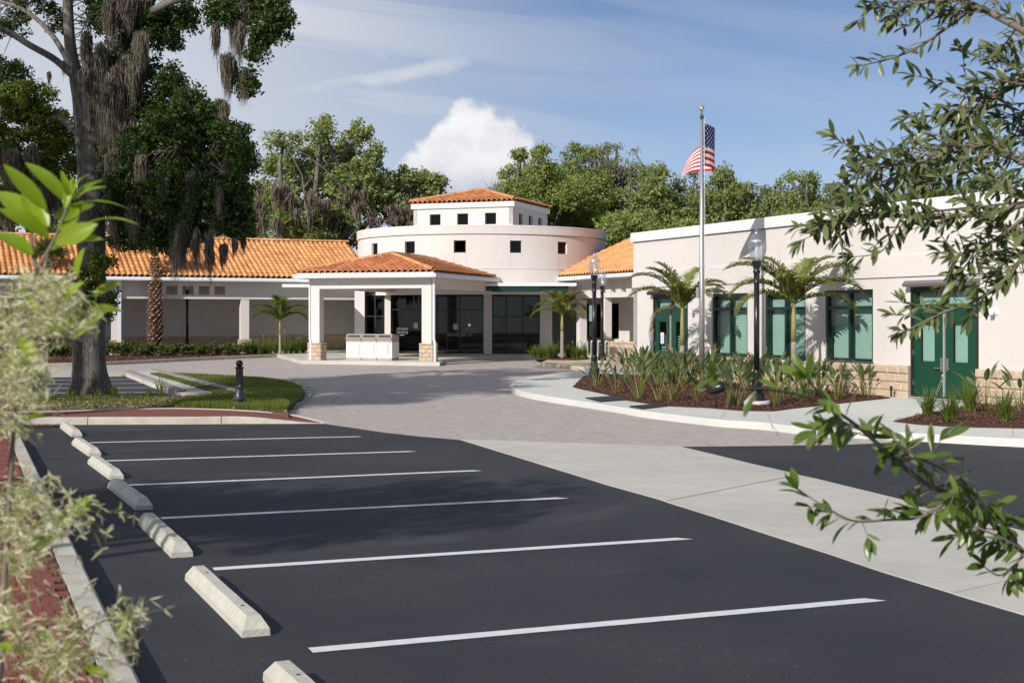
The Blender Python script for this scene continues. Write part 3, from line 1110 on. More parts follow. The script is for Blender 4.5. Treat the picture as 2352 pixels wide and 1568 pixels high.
def chips(name, poly, n, h, material, ln=(0.02, 0.07), wd=0.016, up=0.5):
    q = scatter_in(poly, n, rng)
    n = len(q)
    a = rng.uniform(0, 2 * np.pi, n)
    l = rng.uniform(*ln, n) / 2
    tilt = rng.uniform(-up, up, n)
    d = np.stack([np.cos(a) * np.cos(tilt), np.sin(a) * np.cos(tilt), np.sin(tilt)], 1) * l[:, None]
    s = np.stack([-np.sin(a), np.cos(a), rng.uniform(-up, up, n)], 1) * wd / 2
    c = np.concatenate([q, (zgv(q[:, 1]) + h + rng.uniform(0, 0.035, n))[:, None]], 1)
    V = np.stack([c - d - s, c + d - s, c + d + s, c - d + s], 1).reshape(-1, 3)
    fc = np.arange(4 * n).reshape(-1, 4)
    o = link(name, np_mesh(name, V, fc, material))
    o['kind'] = 'stuff'
    return o


chips('mulch', pa + backA, 16000, 0.15, M['chip'])
chips('mulch', pb + backB, 8000, 0.15, M['chip'])
chips('mulch', bed + [(-8.2, 70.0), (-36, 58.0)], 9000, 0.125, M['chip'], (0.04, 0.10), 0.03)
chips('leaf_litter', GP((40, 977), (160, 976.5), (150, 981), (70, 984)), 420, 0.008, M['chip'], (0.03, 0.06), 0.025, 0.15)
chips('leaf_litter', GP(*strip_lo, h=0.12) + GP(*strip_hi, h=0.12)[::-1], 5000, 0.128, mat('litter', (0.30, 0.22, 0.14), 0.9, isl=0.5), (0.03, 0.07), 0.03)


def blades(name, poly, n, h, ht, wd, material, lean=0.5):
    q = scatter_in(poly, n, rng)
    n = len(q)
    c = np.concatenate([q, (zgv(q[:, 1]) + h)[:, None]], 1)
    a = rng.uniform(0, 2 * np.pi, n)
    hh = rng.uniform(0.5, 1.1, n) * ht
    side = np.stack([np.cos(a), np.sin(a), np.zeros(n)], 1) * wd / 2
    a2 = rng.uniform(0, 2 * np.pi, n)
    tip = c + np.stack([np.cos(a2) * lean * hh, np.sin(a2) * lean * hh, hh], 1)
    V = np.stack([c - side, c + side, tip], 1).reshape(-1, 3)
    o = link(name, np_mesh(name, V, np.arange(3 * n).reshape(-1, 3), material))
    o['kind'] = 'stuff'
    return o


blades('grass', GP(*lawn_pts, h=0.13), 22000, 0.13, 0.05, 0.014, M['grass'])
gr_front = [(395, 934), (440, 936), (560, 939.5), (635, 943), (652, 943), (664, 934), (655, 927), (600, 918), (540, 911), (470, 915), (420, 922)]
blades('grass', GP(*gr_front, h=0.13), 16000, 0.13, 0.15, 0.013, M['grass'], 0.35)
blades('grass', GP((60, 938), (260, 934), (400, 932), (420, 922), (330, 912), (60, 913), h=0.12), 2600, 0.12, 0.13, 0.014, M['grass'], 0.5)

# wheel stops
def wheel_stop():
    mb = MB()
    L_, h_, wb, wt = 2.05, 0.118, 0.090, 0.040
    vs = []
    N_ = 9
    for i in range(N_):
        s = i / (N_ - 1)
        y = (s - 0.5) * L_
        e = 0.075 if i in (0, N_ - 1) else 0
        yt = y + (e if i == 0 else -e if i == N_ - 1 else 0)
        j = lambda a: rnd.uniform(-a, a)
        vs += [(-wb, y, 0), (-wb * 0.96, y, 0.045), (-wt + j(.003), yt, h_ + j(.002)), (wt + j(.003), yt, h_ + j(.002)), (wb * 0.96, y, 0.045), (wb, y, 0)]
    fs = []
    for i in range(N_ - 1):
        for k in range(5):
            fs.append((i * 6 + k, (i + 1) * 6 + k, (i + 1) * 6 + k + 1, i * 6 + k + 1))
    b_ = (N_ - 1) * 6
    fs += [(5, 4, 1, 0), (4, 3, 2, 1), (b_, b_ + 1, b_ + 4, b_ + 5), (b_ + 1, b_ + 2, b_ + 3, b_ + 4)]
    mb.add(vs, fs)
    return mb


wsroot = None
stop_ends = [((150, 980.5), (176, 1006)), ((181, 1019), (215, 1050)), ((220, 1063), (264, 1103)), ((269, 1120), (327, 1171)), ((343, 1202), (413, 1281)), ((458, 1335), (580, 1456)), ((660, 1560), (860, 1760))]
names_ = ['farthest concrete wheel stop, beside the head kerb of the lot', 'second concrete wheel stop counted from the head kerb of the lot', 'third concrete wheel stop from the head kerb, at the second painted line',
          'middle concrete wheel stop of the row, partly in tree shade', 'fully shaded concrete wheel stop between two sunlit ones', 'large sunlit concrete wheel stop left of the longest white line', 'nearest concrete wheel stop, cut off by the bottom of the view']
me_st = wheel_stop().mesh('stop_body', M['stop'])
hb = MB()
hb.lathe([(0.013, 0.1185), (0.013, 0.1205)], 10)
dvec = Vector((-0.3728, 0.9279, 0))
for i, (a, b_) in enumerate(stop_ends):
    p, q = G(*a), G(*b_)
    c = (p + q) / 2
    if i == 6:
        c = G(660, 1560) - dvec * 1.0
    root = thing('wheel_stop', names_[i], 'wheel stop', (c.x, c.y, 0.004), 'concrete wheel stops in a row along the lot', math.atan2(dvec.y, dvec.x) - math.pi / 2 + rnd.uniform(-.015, .015) + 0.03)
    o = link('stop_body', me_st, root, local=True)
    if i == 0:
        me_h = hb.mesh('bolt_hole', M['bin_slot'])
    for y in (-0.62, 0.62):
        link('bolt_hole', me_h, root, local=True).location = (0, y, 0)
# ------------------------------------------------------------------ shared building pieces
def v3(p, z):
    return Vector((p[0], p[1], z))


def wall(mb, O, U, L, z0, z1, N, th, holes=()):
    """wall plane from O along U (length L) between z0 and z1, outward N, with rectangular holes (s0, s1, z0, z1) through its thickness"""
    O, U, N = Vector(O), Vector(U), Vector(N)
    ss = sorted(set([0, L] + [h[0] for h in holes] + [h[1] for h in holes]))
    zs = sorted(set([z0, z1] + [h[2] for h in holes] + [h[3] for h in holes]))
    ss = [s for s in ss if 0 <= s <= L]
    zs = [z for z in zs if z0 <= z <= z1]

    def inside(a, b_):
        return any(h[0] - 1e-6 <= a and b_ <= h[1] + 1e-6 for h in holes)
    P = lambda s, z, d: (O.x + U.x * s - N.x * d, O.y + U.y * s - N.y * d, z)
    for i in range(len(ss) - 1):
        for j in range(len(zs) - 1):
            a, b_, c, d = ss[i], ss[i + 1], zs[j], zs[j + 1]
            if any(h[0] - 1e-6 <= a and b_ <= h[1] + 1e-6 and h[2] - 1e-6 <= c and d <= h[3] + 1e-6 for h in holes):
                continue
            mb.quad(P(a, c, 0), P(b_, c, 0), P(b_, d, 0), P(a, d, 0))
            mb.quad(P(a, c, th), P(a, d, th), P(b_, d, th), P(b_, c, th))
    for (a, b_, c, d) in holes:
        mb.quad(P(a, c, 0), P(a, c, th), P(a, d, th), P(a, d, 0))
        mb.quad(P(b_, c, 0), P(b_, d, 0), P(b_, d, th), P(b_, c, th))
        mb.quad(P(a, d, 0), P(a, d, th), P(b_, d, th), P(b_, d, 0))
        mb.quad(P(a, c, 0), P(b_, c, 0), P(b_, c, th), P(a, c, th))
    mb.quad(P(0, z0, 0), P(0, z1, 0), P(0, z1, th), P(0, z0, th))
    mb.quad(P(L, z0, 0), P(L, z0, th), P(L, z1, th), P(L, z1, 0))
    mb.quad(P(0, z1, 0), P(L, z1, 0), P(L, z1, th), P(0, z1, th))
    return mb


def frame_bars(mb, O, U, N, s0, s1, z0, z1, w_, dep, back=0.0, mull=(), rails=()):
    """rectangular frame with vertical mullions and rails, standing in the plane O + U s, set back along -N; bars butt against each other"""
    O, U, N = Vector(O), Vector(U), Vector(N)
    def bar(a, b_, c, d, dd=dep):
        p = O + U * a - N * (back + dd)
        mb.obox((p.x, p.y, c), U * (b_ - a), N * dd, (0, 0, d - c))
    bar(s0, s0 + w_, z0, z1)
    bar(s1 - w_, s1, z0, z1)
    bar(s0 + w_, s1 - w_, z0, z0 + w_)
    bar(s0 + w_, s1 - w_, z1 - w_, z1)
    for m_ in mull:
        bar(m_ - w_ / 2, m_ + w_ / 2, z0 + w_, z1 - w_, dep - 0.006)
    for r_ in rails:
        xs = [s0 + w_] + sum([[m_ - w_ / 2, m_ + w_ / 2] for m_ in mull], []) + [s1 - w_]
        for k in range(0, len(xs), 2):
            bar(xs[k], xs[k + 1], r_ - w_ / 2, r_ + w_ / 2, dep - 0.012)
    return mb


def pane(O, U, N, s0, s1, z0, z1, back, name, material, parent):
    O, U, N = Vector(O), Vector(U), Vector(N)
    mb = MB()
    a = O + U * s0 - N * (back + 0.012)
    mb.obox((a.x, a.y, z0), U * (s1 - s0), N * 0.012, (0, 0, z1 - z0))
    return obj(name, mb, material, parent)


def blind(O, U, N, s0, s1, z0, z1, back, parent, step=0.045):
    O, U, N = Vector(O), Vector(U), Vector(N)
    mb = MB()
    z = z0
    while z < z1 - 0.02:
        a = O + U * s0 - N * (back + 0.018)
        b_ = O + U * s1 - N * (back + 0.018)
        c = N * 0.034
        mb.quad((a.x, a.y, z), (b_.x, b_.y, z), (b_.x + c.x * -0.25, b_.y + c.y * -0.25, z + 0.040), (a.x + c.x * -0.25, a.y + c.y * -0.25, z + 0.040))
        z += step
    o = obj('blind', mb, M['blind'], parent)
    o['kind'] = 'stuff'
    return o


def stone_courses(parent, O, U, N, L, z0, courses, lens=0.40, th=0.10, group=None, cap=None, mortar_back=0.03, openings=()):
    """split-face blocks laid in running bond; every block is a part of its own"""
    O, U, N = Vector(O), Vector(U), Vector(N)
    mb = MB()
    zt = z0 + sum(courses)
    wall(mb, O - N * 0.004 + N * (-mortar_back) * 0, U, L, z0, zt - 0.002, N, th - 0.02)
    mj = MB()
    segs = [(0.0, L)]
    for (a, b_) in openings:
        segs = [q for s in segs for q in ((s[0], min(s[1], a)), (max(s[0], b_), s[1])) if q[1] - q[0] > 0.01]
    for (a, b_) in segs:
        p = O + U * a - N * th
        mj.obox((p.x, p.y, z0), U * (b_ - a), N * (th - 0.012), (0, 0, zt - z0 - 0.01))
    obj('mortar_bed', mj, M['mortar'], parent)
    z = z0
    for ci, ch in enumerate(courses):
        last = (cap is not None and ci == len(courses) - 1)
        for (a, b_) in segs:
            s = a - ((ci % 2) * lens / 2 if not last else lens * 0.25)
            while s < b_ - 0.01:
                e = min(s + lens, b_)
                st = max(s, a)
                if e - st > 0.03:
                    j = 0.005
                    out = rnd.uniform(0.004, 0.018) + (cap if last else 0)
                    bb = MB()
                    p = O + U * (st + j) - N * (th - 0.02)
                    w_ = U * (e - st - 2 * j)
                    hgt = ch - 2 * j
                    # slightly bulged split face
                    n0 = N * (th - 0.02 + out * 0.4)
                    n1 = N * (th - 0.02 + out + 0.012)
                    c0 = Vector((p.x, p.y, z + j))
                    q = [c0, c0 + w_, c0 + w_ + Vector((0, 0, hgt)), c0 + Vector((0, 0, hgt))]
                    fr = [x + n0 for x in q]
                    iw, ih = w_.normalized() * min(0.03, w_.length / 4), Vector((0, 0, 0.03))
                    rj = lambda: N * rnd.uniform(-0.006, 0.006)
                    ff = [c0 + iw + ih + n1 + rj(), c0 + w_ - iw + ih + n1 + rj(), c0 + w_ - iw - ih + Vector((0, 0, hgt)) + n1 + rj(), c0 + iw - ih + Vector((0, 0, hgt)) + n1 + rj()]
                    vs = q + fr + ff
                    fs = []
                    for k in range(4):
                        k2 = (k + 1) % 4
                        fs.append((k, k2, 4 + k2, 4 + k))
                        fs.append((4 + k, 4 + k2, 8 + k2, 8 + k))
                    fs.append((8, 9, 10, 11))
                    if U.cross(Vector((0, 0, 1))).dot(N) < 0:
                        fs = [f[::-1] for f in fs]
                    bb.add(vs, fs)
                    obj('stone_block', bb, M['stone'], parent)
                s = e if s >= a else s + lens
                if s < a:
                    s = a
        z += ch


# barrel roof tile, shared by every roof
def tile_mesh(pitch, length, material):
    k = pitch / 0.26
    prof = [(-0.13, 0.004), (-0.118, 0.05), (-0.082, 0.088), (-0.035, 0.10), (0.015, 0.086), (0.05, 0.045), (0.075, 0.012), (0.105, 0.0), (0.13, 0.004)]
    n = len(prof)
    vs = []
    for (y, up) in ((0.0, 0.048), (length, 0.0)):
        for (x, z) in prof:
            vs.append((x * k, y, z * k + up))
    for (x, z) in prof:
        vs.append((x * k, 0.0, z * k + 0.048 - 0.034))
    fs = []
    for i in range(n - 1):
        fs.append((i, i + 1, n + i + 1, n + i))
        fs.append((2 * n + i, 2 * n + i + 1, i + 1, i))
    mb = MB()
    mb.add(vs, fs)
    return mb.mesh('tile', material, True), np.array(vs), np.array(fs)


ROOFS = {}


def roof_tiles(owner, planes, pitch=0.26, expo=0.40, limit=300, tm='tile'):
    """planes: list of (O, U, V, poly) with poly the (s, t) outline on the slope; the largest-looking tiles are objects, the rest one mesh"""
    me, tv, tf = tile_mesh(pitch, expo + 0.06, M[tm + '_one'])
    allm = []
    for (O, U, V, poly) in planes:
        O, U, V = Vector(O), Vector(U).normalized(), Vector(V).normalized()
        N = U.cross(V)
        smin, smax = min(p[0] for p in poly), max(p[0] for p in poly)
        tmin, tmax = min(p[1] for p in poly), max(p[1] for p in poly)

        def inside(s, t_):
            c = False
            j = len(poly) - 1
            for i in range(len(poly)):
                if (poly[i][1] > t_) != (poly[j][1] > t_) and s < (poly[j][0] - poly[i][0]) * (t_ - poly[i][1]) / (poly[j][1] - poly[i][1]) + poly[i][0]:
                    c = not c
                j = i
            return c
        r_ = 0
        t_ = tmin
        while t_ < tmax:
            s = smin + pitch / 2
            while s < smax:
                if inside(s, t_ + expo * 0.5) or (r_ == 0 and inside(s, tmin + 0.05)):
                    p = O + U * s + V * (t_ - (0.05 if r_ == 0 else 0)) + N * (0.004 + rnd.uniform(0, 0.006))
                    Mx = Matrix(((U.x, V.x, N.x, p.x), (U.y, V.y, N.y, p.y), (U.z, V.z, N.z, p.z), (0, 0, 0, 1)))
                    Mx = Mx @ Matrix.Rotation(rnd.uniform(-.012, .012), 4, 'Z')
                    px = CX + F * p.x / p.y
                    vis_ = -20 < px < 2370
                    allm.append((p.y + (0 if vis_ else 500), Mx))
                s += pitch
            t_ += expo
            r_ += 1
    allm.sort(key=lambda a: a[0])
    for d_, Mx in allm[:limit]:
        o = bpy.data.objects.new('tile', me)
        COL.objects.link(o)
        o.parent = owner
        o.matrix_basis = Mx
    rest = allm[limit:]
    if rest:
        vv = np.concatenate([tv, np.ones((len(tv), 1))], 1)
        V_ = np.concatenate([(vv @ np.array(Mx).T)[:, :3] for _, Mx in rest])
        F_ = np.concatenate([tf + i * len(tv) for i in range(len(rest))])
        o = link('farther_tiling', np_mesh('farther_tiling', V_, F_, M['tile'], True), owner)
        o['kind'] = 'stuff'


def ridge_caps(owner, a, b_, step=0.38, r=0.14):
    a, b_ = Vector(a), Vector(b_)
    L_ = (b_ - a).length
    d = (b_ - a).normalized()
    n = max(int(L_ / step), 1)
    side = d.cross(Vector((0, 0, 1))).normalized()
    upv = side.cross(d)
    for i in range(n):
        p0 = a + d * (L_ * i / n)
        p1 = a + d * (L_ * (i + 1) / n + 0.03)
        mb = MB()
        vs = []
        for (p, rr) in ((p0, r * 1.06), (p1, r * 0.92)):
            for k in range(7):
                th_ = math.pi * k / 6
                vs.append(p + side * (rr * math.cos(th_)) + upv * (rr * 0.75 * math.sin(th_)))
        mb.add(vs, [(k, k + 1, 8 + k, 7 + k) for k in range(6)])
        obj('ridge_tile', mb, M['tile_one'], owner, smooth=True)


def slab_z(mb, pts, z0, z1):
    mb.prism([(p[0], p[1], z0) for p in pts], z1 - z0)


# plan axes: the two wings are square to each other, the entrance stands on the diagonal
TA = R(23.86)
tt = Vector((-math.sin(TA), math.cos(TA), 0))      # along the right-hand building, going away
ww = Vector((math.cos(TA), math.sin(TA), 0))       # along the arcade, going right
nr = -ww                                            # outward, right-hand building
nw = -tt                                            # outward, arcade
C0 = Vector((-1.52, 69.2, 0))
RD = 6.25
TB = R(21.2)
nF = Vector((-math.sin(TB), -math.cos(TB), 0))
eF = Vector((math.cos(TB), -math.sin(TB), 0))

# ------------------------------------------------------------------ right-hand stucco building
P0 = Vector((9.34, 31.88, 0))


def fs_(px):
    k = (px - CX) / F
    return (P0.x - k * P0.y) / (k * tt.y - tt.x)


def fp(s, out=0.0):
    return P0 + tt * s + nr * out


S_END = fs_(1455)
S0 = -16.0
zb = 0.0
rb_ = thing('stucco_building', 'cream stucco building with green doors, tall green windows and a white parapet band', 'building', fp(S_END / 2))
wins = [(fs_(1717), fs_(1636)), (fs_(1850), fs_(1756)), (fs_(2005), fs_(1895.5))]
doors = [(fs_(1580), fs_(1500.5)), (fs_(2248), fs_(2092))]
WZ0, WZ1 = 0.93, 2.71
holes = [(a - S0, b_ - S0, WZ0, WZ1) for a, b_ in wins] + [(a - S0, b_ - S0, 0.16, 2.72) for a, b_ in doors]
extra = [(-7.8, -6.1), (-11.5, -9.8)]
mb = MB()
wall(mb, fp(S0), tt, S_END - S0, zb, 2.98, nr, 0.25, holes)
# left end wall and back
e0 = fp(S_END)
mb.obox((e0.x, e0.y, zb), ww * 14, -tt * 0.25, (0, 0, 2.98 - zb))
wl = obj('wall', mb, M['stucco'], rb_)
mb = MB()
wall(mb, fp(S0, 0.035), tt, S_END + 0.035 - S0, 2.98, 3.48, nr, 0.285)
mb.obox(v3(fp(S_END + 0.035, -0.25), 2.98), ww * 14, -tt * 0.25, (0, 0, 0.50))
obj('string_band', mb, M['stucco'], rb_)
mb = MB()
wall(mb, fp(S0, 0.0), tt, S_END - S0, 3.48, 4.46, nr, 0.25)
mb.obox(v3(fp(S_END, -0.25), 3.48), ww * 14, -tt * 0.25, (0, 0, 0.98))
obj('upper_wall', mb, M['stucco'], rb_)
mb = MB()
wall(mb, fp(S0, 0.07), tt, S_END + 0.07 - S0, 4.46, 4.75, nr, 0.38)
mb.obox(v3(fp(S_END + 0.07, -0.31), 4.46), ww * 14, -tt * 0.38, (0, 0, 0.29))
obj('parapet_band', mb, M['white_paint'], rb_)
mb = MB()
q = [fp(S0, -0.28), fp(S_END - 0.28, -0.28), fp(S_END - 0.28, -14), fp(S0, -14)]
slab_z(mb, q, 4.2, 4.3)
obj('roof', mb, M['concrete'], rb_)
# narrow groove under the string band
mb = MB()
a = fp(S0, 0.0)
mb.obox(v3(fp(S0, 0.003), 2.955), tt * (S_END - S0), nr * 0.004, (0, 0, 0.024))
obj('groove', mb, M['stucco_groove'], rb_)
# room behind the glass
mb = MB()
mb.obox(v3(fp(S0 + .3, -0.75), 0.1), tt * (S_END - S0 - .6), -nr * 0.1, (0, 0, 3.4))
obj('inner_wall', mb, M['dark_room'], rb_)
for (a, b_) in wins:
    fr = MB()
    frame_bars(fr, fp(0), tt, nr, a + 0.003, b_ - 0.003, WZ0 + 0.003, WZ1 - 0.003, 0.075, 0.13, 0.03, [(a + b_) / 2], [2.27])
    w_ = obj('window', fr, M['green_frame'], rb_)
    for (s0, s1) in ((a + 0.078, (a + b_) / 2 - 0.0375), ((a + b_) / 2 + 0.0375, b_ - 0.078)):
        for (z0, z1) in ((WZ0 + 0.08, 2.2325), (2.3075, WZ1 - 0.08)):
            pane(fp(0), tt, nr, s0, s1, z0, z1, 0.075, 'pane', M['glass_teal'], w_)
    blind(fp(0), tt, nr, a + 0.07, b_ - 0.07, WZ0 + 0.05, WZ1 - 0.05, 0.20, w_)
    mb = MB()
    mb.obox(v3(fp(a - 0.03, -0.02), WZ0 - 0.03), tt * (b_ - a + 0.06), nr * 0.05, (0, 0, 0.028))
    obj('sill', mb, M['green_frame'], w_)
for i, (a, b_) in enumerate(doors):
    zt = 2.27
    fr = MB()
    frame_bars(fr, fp(0), tt, nr, a + 0.003, b_ - 0.003, 0.165, 2.717, 0.06, 0.13, -0.012)
    dfrm = obj('door_frame', fr, M['bronze'], rb_)
    tr = MB()
    m_ = (a + b_) / 2
    frame_bars(tr, fp(0), tt, nr, a + 0.066, b_ - 0.066, zt, 2.654, 0.055, 0.09, 0.03, [m_], [])
    trm = obj('transom', tr, M['green_paint'], rb_)
    for (s0, s1) in ((a + 0.125, m_ - 0.03), (m_ + 0.03, b_ - 0.125)):
        pane(fp(0), tt, nr, s0, s1, zt + 0.058, 2.596, 0.06, 'pane', M['glass_teal'], trm)
    blind(fp(0), tt, nr, a + 0.1, b_ - 0.1, zt + 0.03, 2.63, 0.17, trm)
    for k, (s0, s1) in enumerate(((a + 0.066, m_ - 0.03), (m_ + 0.03, b_ - 0.066))):
        W_ = s1 - s0
        lf = MB()
        g0, g1 = s0 + W_ * 0.30, s0 + W_ * 0.78
        if i == 0:
            g0, g1 = s0 + W_ * 0.28, s0 + W_ * 0.74
        wall(lf, fp(s0, -0.03), tt, W_, 0.175, zt - 0.004, nr, 0.05, [(g0 - s0, g1 - s0, 1.02, 1.90)])
        lo_ = obj('door_leaf', lf, M['green_paint'], rb_)
        pane(fp(0), tt, nr, g0 + .002, g1 - .002, 1.022, 1.898, 0.05, 'pane', M['glass_teal'], lo_)
        if i == 1:
            blind(fp(0), tt, nr, g0 - 0.02, g1 + 0.02, 1.0, 1.92, 0.11, lo_)
        else:
            blind(fp(0), tt, nr, g0 - 0.02, g1 + 0.02, 1.0, 1.45, 0.11, lo_, 0.085)
        hd = MB()
        hs_ = s1 - 0.10 if k == 0 else s0 + 0.03
        hd.obox(v3(fp(hs_, -0.03), 0.80), tt * 0.07, nr * 0.018, (0, 0, 0.30))
        hx = (s1 - 0.22 if k == 0 else s0 + 0.08)
        hd.obox(v3(fp(hx, 0.03), 0.86), tt * 0.15, nr * 0.018, (0, 0, 0.022))
        hd.obox(v3(fp(hs_ + 0.025, -0.012), 0.855), tt * 0.02, nr * 0.05, (0, 0, 0.03))
        obj('handle', hd, M['steel'], lo_)
        for hz_ in (0.45, 1.15, 2.0):
            hg = MB()
            hp = s0 - 0.012 if k == 0 else s1 - 0.008
            hg.obox(v3(fp(hp, -0.03), hz_), tt * 0.02, nr * 0.03, (0, 0, 0.12))
            obj('hinge', hg, M['steel'], lo_)
    ml = MB()
    ml.obox(v3(fp(m_ - 0.026, -0.03), 0.17), tt * 0.052, nr * 0.03, (0, 0, 1.93))
    obj('astragal', ml, M['galv'], rb_)
    hb_ = MB()
    base = fp(a - 0.06, 0.0)
    pr = [(0.0, 2.73), (0.20, 2.735), (0.22, 2.80), (0.14, 2.875), (0.0, 2.88)]
    vs = []
    for s in (a - 0.05, b_ + 0.05):
        for (o_, z) in pr:
            p = fp(s, o_)
            vs.append((p.x, p.y, z))
    hb_.add(vs, [(0, 1, 2, 3, 4)[::-1], (5, 6, 7, 8, 9)] + [(k, (k + 1) % 5, 5 + (k + 1) % 5, 5 + k) for k in range(5)])
    obj('door_hood', hb_, M['hood'] if i else M['bronze'], rb_)
    th_ = MB()
    th_.obox(v3(fp(a + .02, 0.06), 0.13 + zg(34)), tt * (b_ - a - .04), -nr * 0.25, (0, 0, 0.03))
    obj('threshold', th_, M['galv'], rb_)
# notice taped in the farther door
mb = MB()
a, b_ = doors[0]
m_ = (a + b_) / 2
nt_s = m_ + 0.03 + (b_ - 0.066 - m_ - 0.03) * 0.45
mb.obox(v3(fp(nt_s, -0.046), 1.22), tt * 0.20, nr * 0.004, (0, 0, 0.34))
no = obj('notice', mb, M['paper'], rb_)
mb = MB()
for k in range(9):
    mb.obox(v3(fp(nt_s + 0.03, -0.0415), 1.26 + k * 0.03), tt * rnd.uniform(.08, .14), nr * 0.001, (0, 0, 0.010))
obj('print', mb, M['ink'], no)['kind'] = 'stuff'
# split-stone base, cap course on top
op = [(a - S0 - 0.0, b_ - S0 + 0.0) for a, b_ in doors]
L_vis0 = -6.0
stone_courses(rb_, fp(L_vis0, 0.085), tt, nr, S_END + 0.09 - L_vis0, 0.10, [0.20, 0.20, 0.20, 0.20], 0.40, 0.085 + 0.06, cap=0.018,
              openings=[(a - L_vis0, b_ - L_vis0) for a, b_ in doors])
mb = MB()
mb.obox(v3(fp(S0, 0.0), 0.0), tt * (L_vis0 - S0 - 0.02), nr * 0.10, (0, 0, 0.90))
obj('stone_base', mb, M['stone'], rb_)
# wall lamps
for (px_, py_, lab) in ((1597, 716, 'small white wall lamp between the farther green doors and the first tall window'), (2288, 717, 'small white wall lamp right of the nearer green double doors')):
    s = fs_(px_)
    p = fp(s)
    z = HC + (HY - py_) / F * p.y
    rt = thing('wall_lamp', lab, 'wall lamp', v3(p, z), 'white wall lamps beside the green doors')
    mb = MB()
    mb.obox(v3(fp(s - 0.07, 0.0), z - 0.05), tt * 0.14, nr * 0.03, (0, 0, 0.13))
    obj('back_plate', mb, M['white_metal'], rt)
    mb = MB()
    q = fp(s + 0.01, 0.13)
    mb.lathe([(0.055, -0.06), (0.058, 0.0), (0.05, 0.075), (0.02, 0.085)], 12, (q.x, q.y, z))
    obj('lamp_head', mb, M['white_metal'], rt, smooth=True)
    mb = MB()
    mb.obox(v3(fp(s - 0.012, 0.03), z + 0.0), tt * 0.03, nr * 0.06, (0, 0, 0.03))
    obj('arm', mb, M['white_metal'], rt)

# ------------------------------------------------------------------ rotunda
rot = thing('rotunda_building', 'round cream stucco hall with a square tile-roofed lantern on top', 'building', C0)


def drum_angle(px):
    best = min(np.linspace(-88, 88, 3521), key=lambda th: abs(CX + F * (C0.x + RD * math.sin(R(th))) / (C0.y - RD * math.cos(R(th))) - px))
    return float(best)


angs = [drum_angle(x) for x in (860, 941, 1056, 1185, 1292)]
ZD0, ZD1 = 3.1, 5.86
hw = 0.285 / RD
cuts = set()
for a in angs:
    cuts.update((R(a) - hw, R(a) + hw))
for k in range(145):
    th = -math.pi + k * 2 * math.pi / 144
    if all(abs(th - R(a)) > hw + 0.01 for a in angs):
        cuts.add(th)
cuts = sorted(cuts)


def dp(th, r, z):
    return (C0.x + r * math.sin(th), C0.y - r * math.cos(th), z)


def ring(mb, r0, r1, z0, z1, th0=-math.pi, th1=math.pi, n=144):
    for k in range(n):
        a, b_ = th0 + (th1 - th0) * k / n, th0 + (th1 - th0) * (k + 1) / n
        mb.quad(dp(a, r1, z0), dp(b_, r1, z0), dp(b_, r1, z1), dp(a, r1, z1))
        mb.quad(dp(a, r0, z0), dp(a, r0, z1), dp(b_, r0, z1), dp(b_, r0, z0))
        mb.quad(dp(a, r1, z1), dp(b_, r1, z1), dp(b_, r0, z1), dp(a, r0, z1))
        mb.quad(dp(a, r1, z0), dp(a, r0, z0), dp(b_, r0, z0), dp(b_, r1, z0))


DW0, DW1 = 5.03, 5.60
mb = MB()
for a, b_ in zip(cuts, cuts[1:]):
    mid = (a + b_) / 2
    win = any(abs(mid - R(x)) < hw for x in angs)
    zs = [ZD0, 4.28, DW0, DW1, ZD1]
    for z0, z1 in zip(zs, zs[1:]):
        if win and z0 == DW0:
            for (th, flip) in ((a, 0), (b_, 1)):
                q = [dp(th, RD, z0), dp(th, RD - 0.2, z0), dp(th, RD - 0.2, z1), dp(th, RD, z1)]
                mb.quad(*(q if flip else q[::-1]))
            mb.quad(dp(a, RD, z1), dp(b_, RD, z1), dp(b_, RD - 0.2, z1), dp(a, RD - 0.2, z1))
            mb.quad(dp(a, RD, z0), dp(a, RD - 0.2, z0), dp(b_, RD - 0.2, z0), dp(b_, RD, z0))
            continue
        r_ = RD + (0.035 if z1 <= 4.281 else 0)
        mb.quad(dp(a, r_, z0), dp(b_, r_, z0), dp(b_, r_, z1), dp(a, r_, z1))
        if z1 <= 4.281:
            mb.quad(dp(a, r_, z1), dp(b_, r_, z1), dp(b_, RD, z1), dp(a, RD, z1))
dw = obj('drum_wall', mb, M['stucco'], rot)
mb = MB()
ring(mb, RD - 0.3, RD + 0.06, 5.90, 6.26)
obj('parapet', mb, M['stucco'], rot)
mb = MB()
ring(mb, RD - 0.32, RD + 0.075, 6.26, 6.31)
obj('coping', mb, M['white_paint'], rot)
mb = MB()
ring(mb, RD - 0.3, RD - 0.01, 5.86, 5.90)
obj('reveal_line', mb, M['stucco_groove'], rot)
mb = MB()
ring(mb, RD - 0.01, RD + 0.05, 4.284, 4.33, R(-89), R(89), 80)
obj('ledge', mb, M['stucco'], rot)
for a in angs:      # fine upright joints beside the windows
    for sg in (-1, 1):
        mb = MB()
        th = R(a) + sg * hw
        ring(mb, RD - 0.01, RD + 0.002, 4.34, DW0 - 0.02, th - 0.0007, th + 0.0007, 1)
        ring(mb, RD - 0.01, RD + 0.002, DW1 + 0.02, 5.85, th - 0.0007, th + 0.0007, 1)
        obj('control_joint', mb, M['stucco_groove'], rot)
mb = MB()
mb.lathe([(RD - 0.05, 5.80), (RD - 0.05, 5.84)], 96, C0)
obj('flat_roof', mb, M['concrete'], rot)
mb = MB()
mb.lathe([(RD - 0.9, 3.2), (RD - 0.9, 5.8)], 64, C0, cap=False)
obj('inner_lining', mb, M['dark_room'], rot)
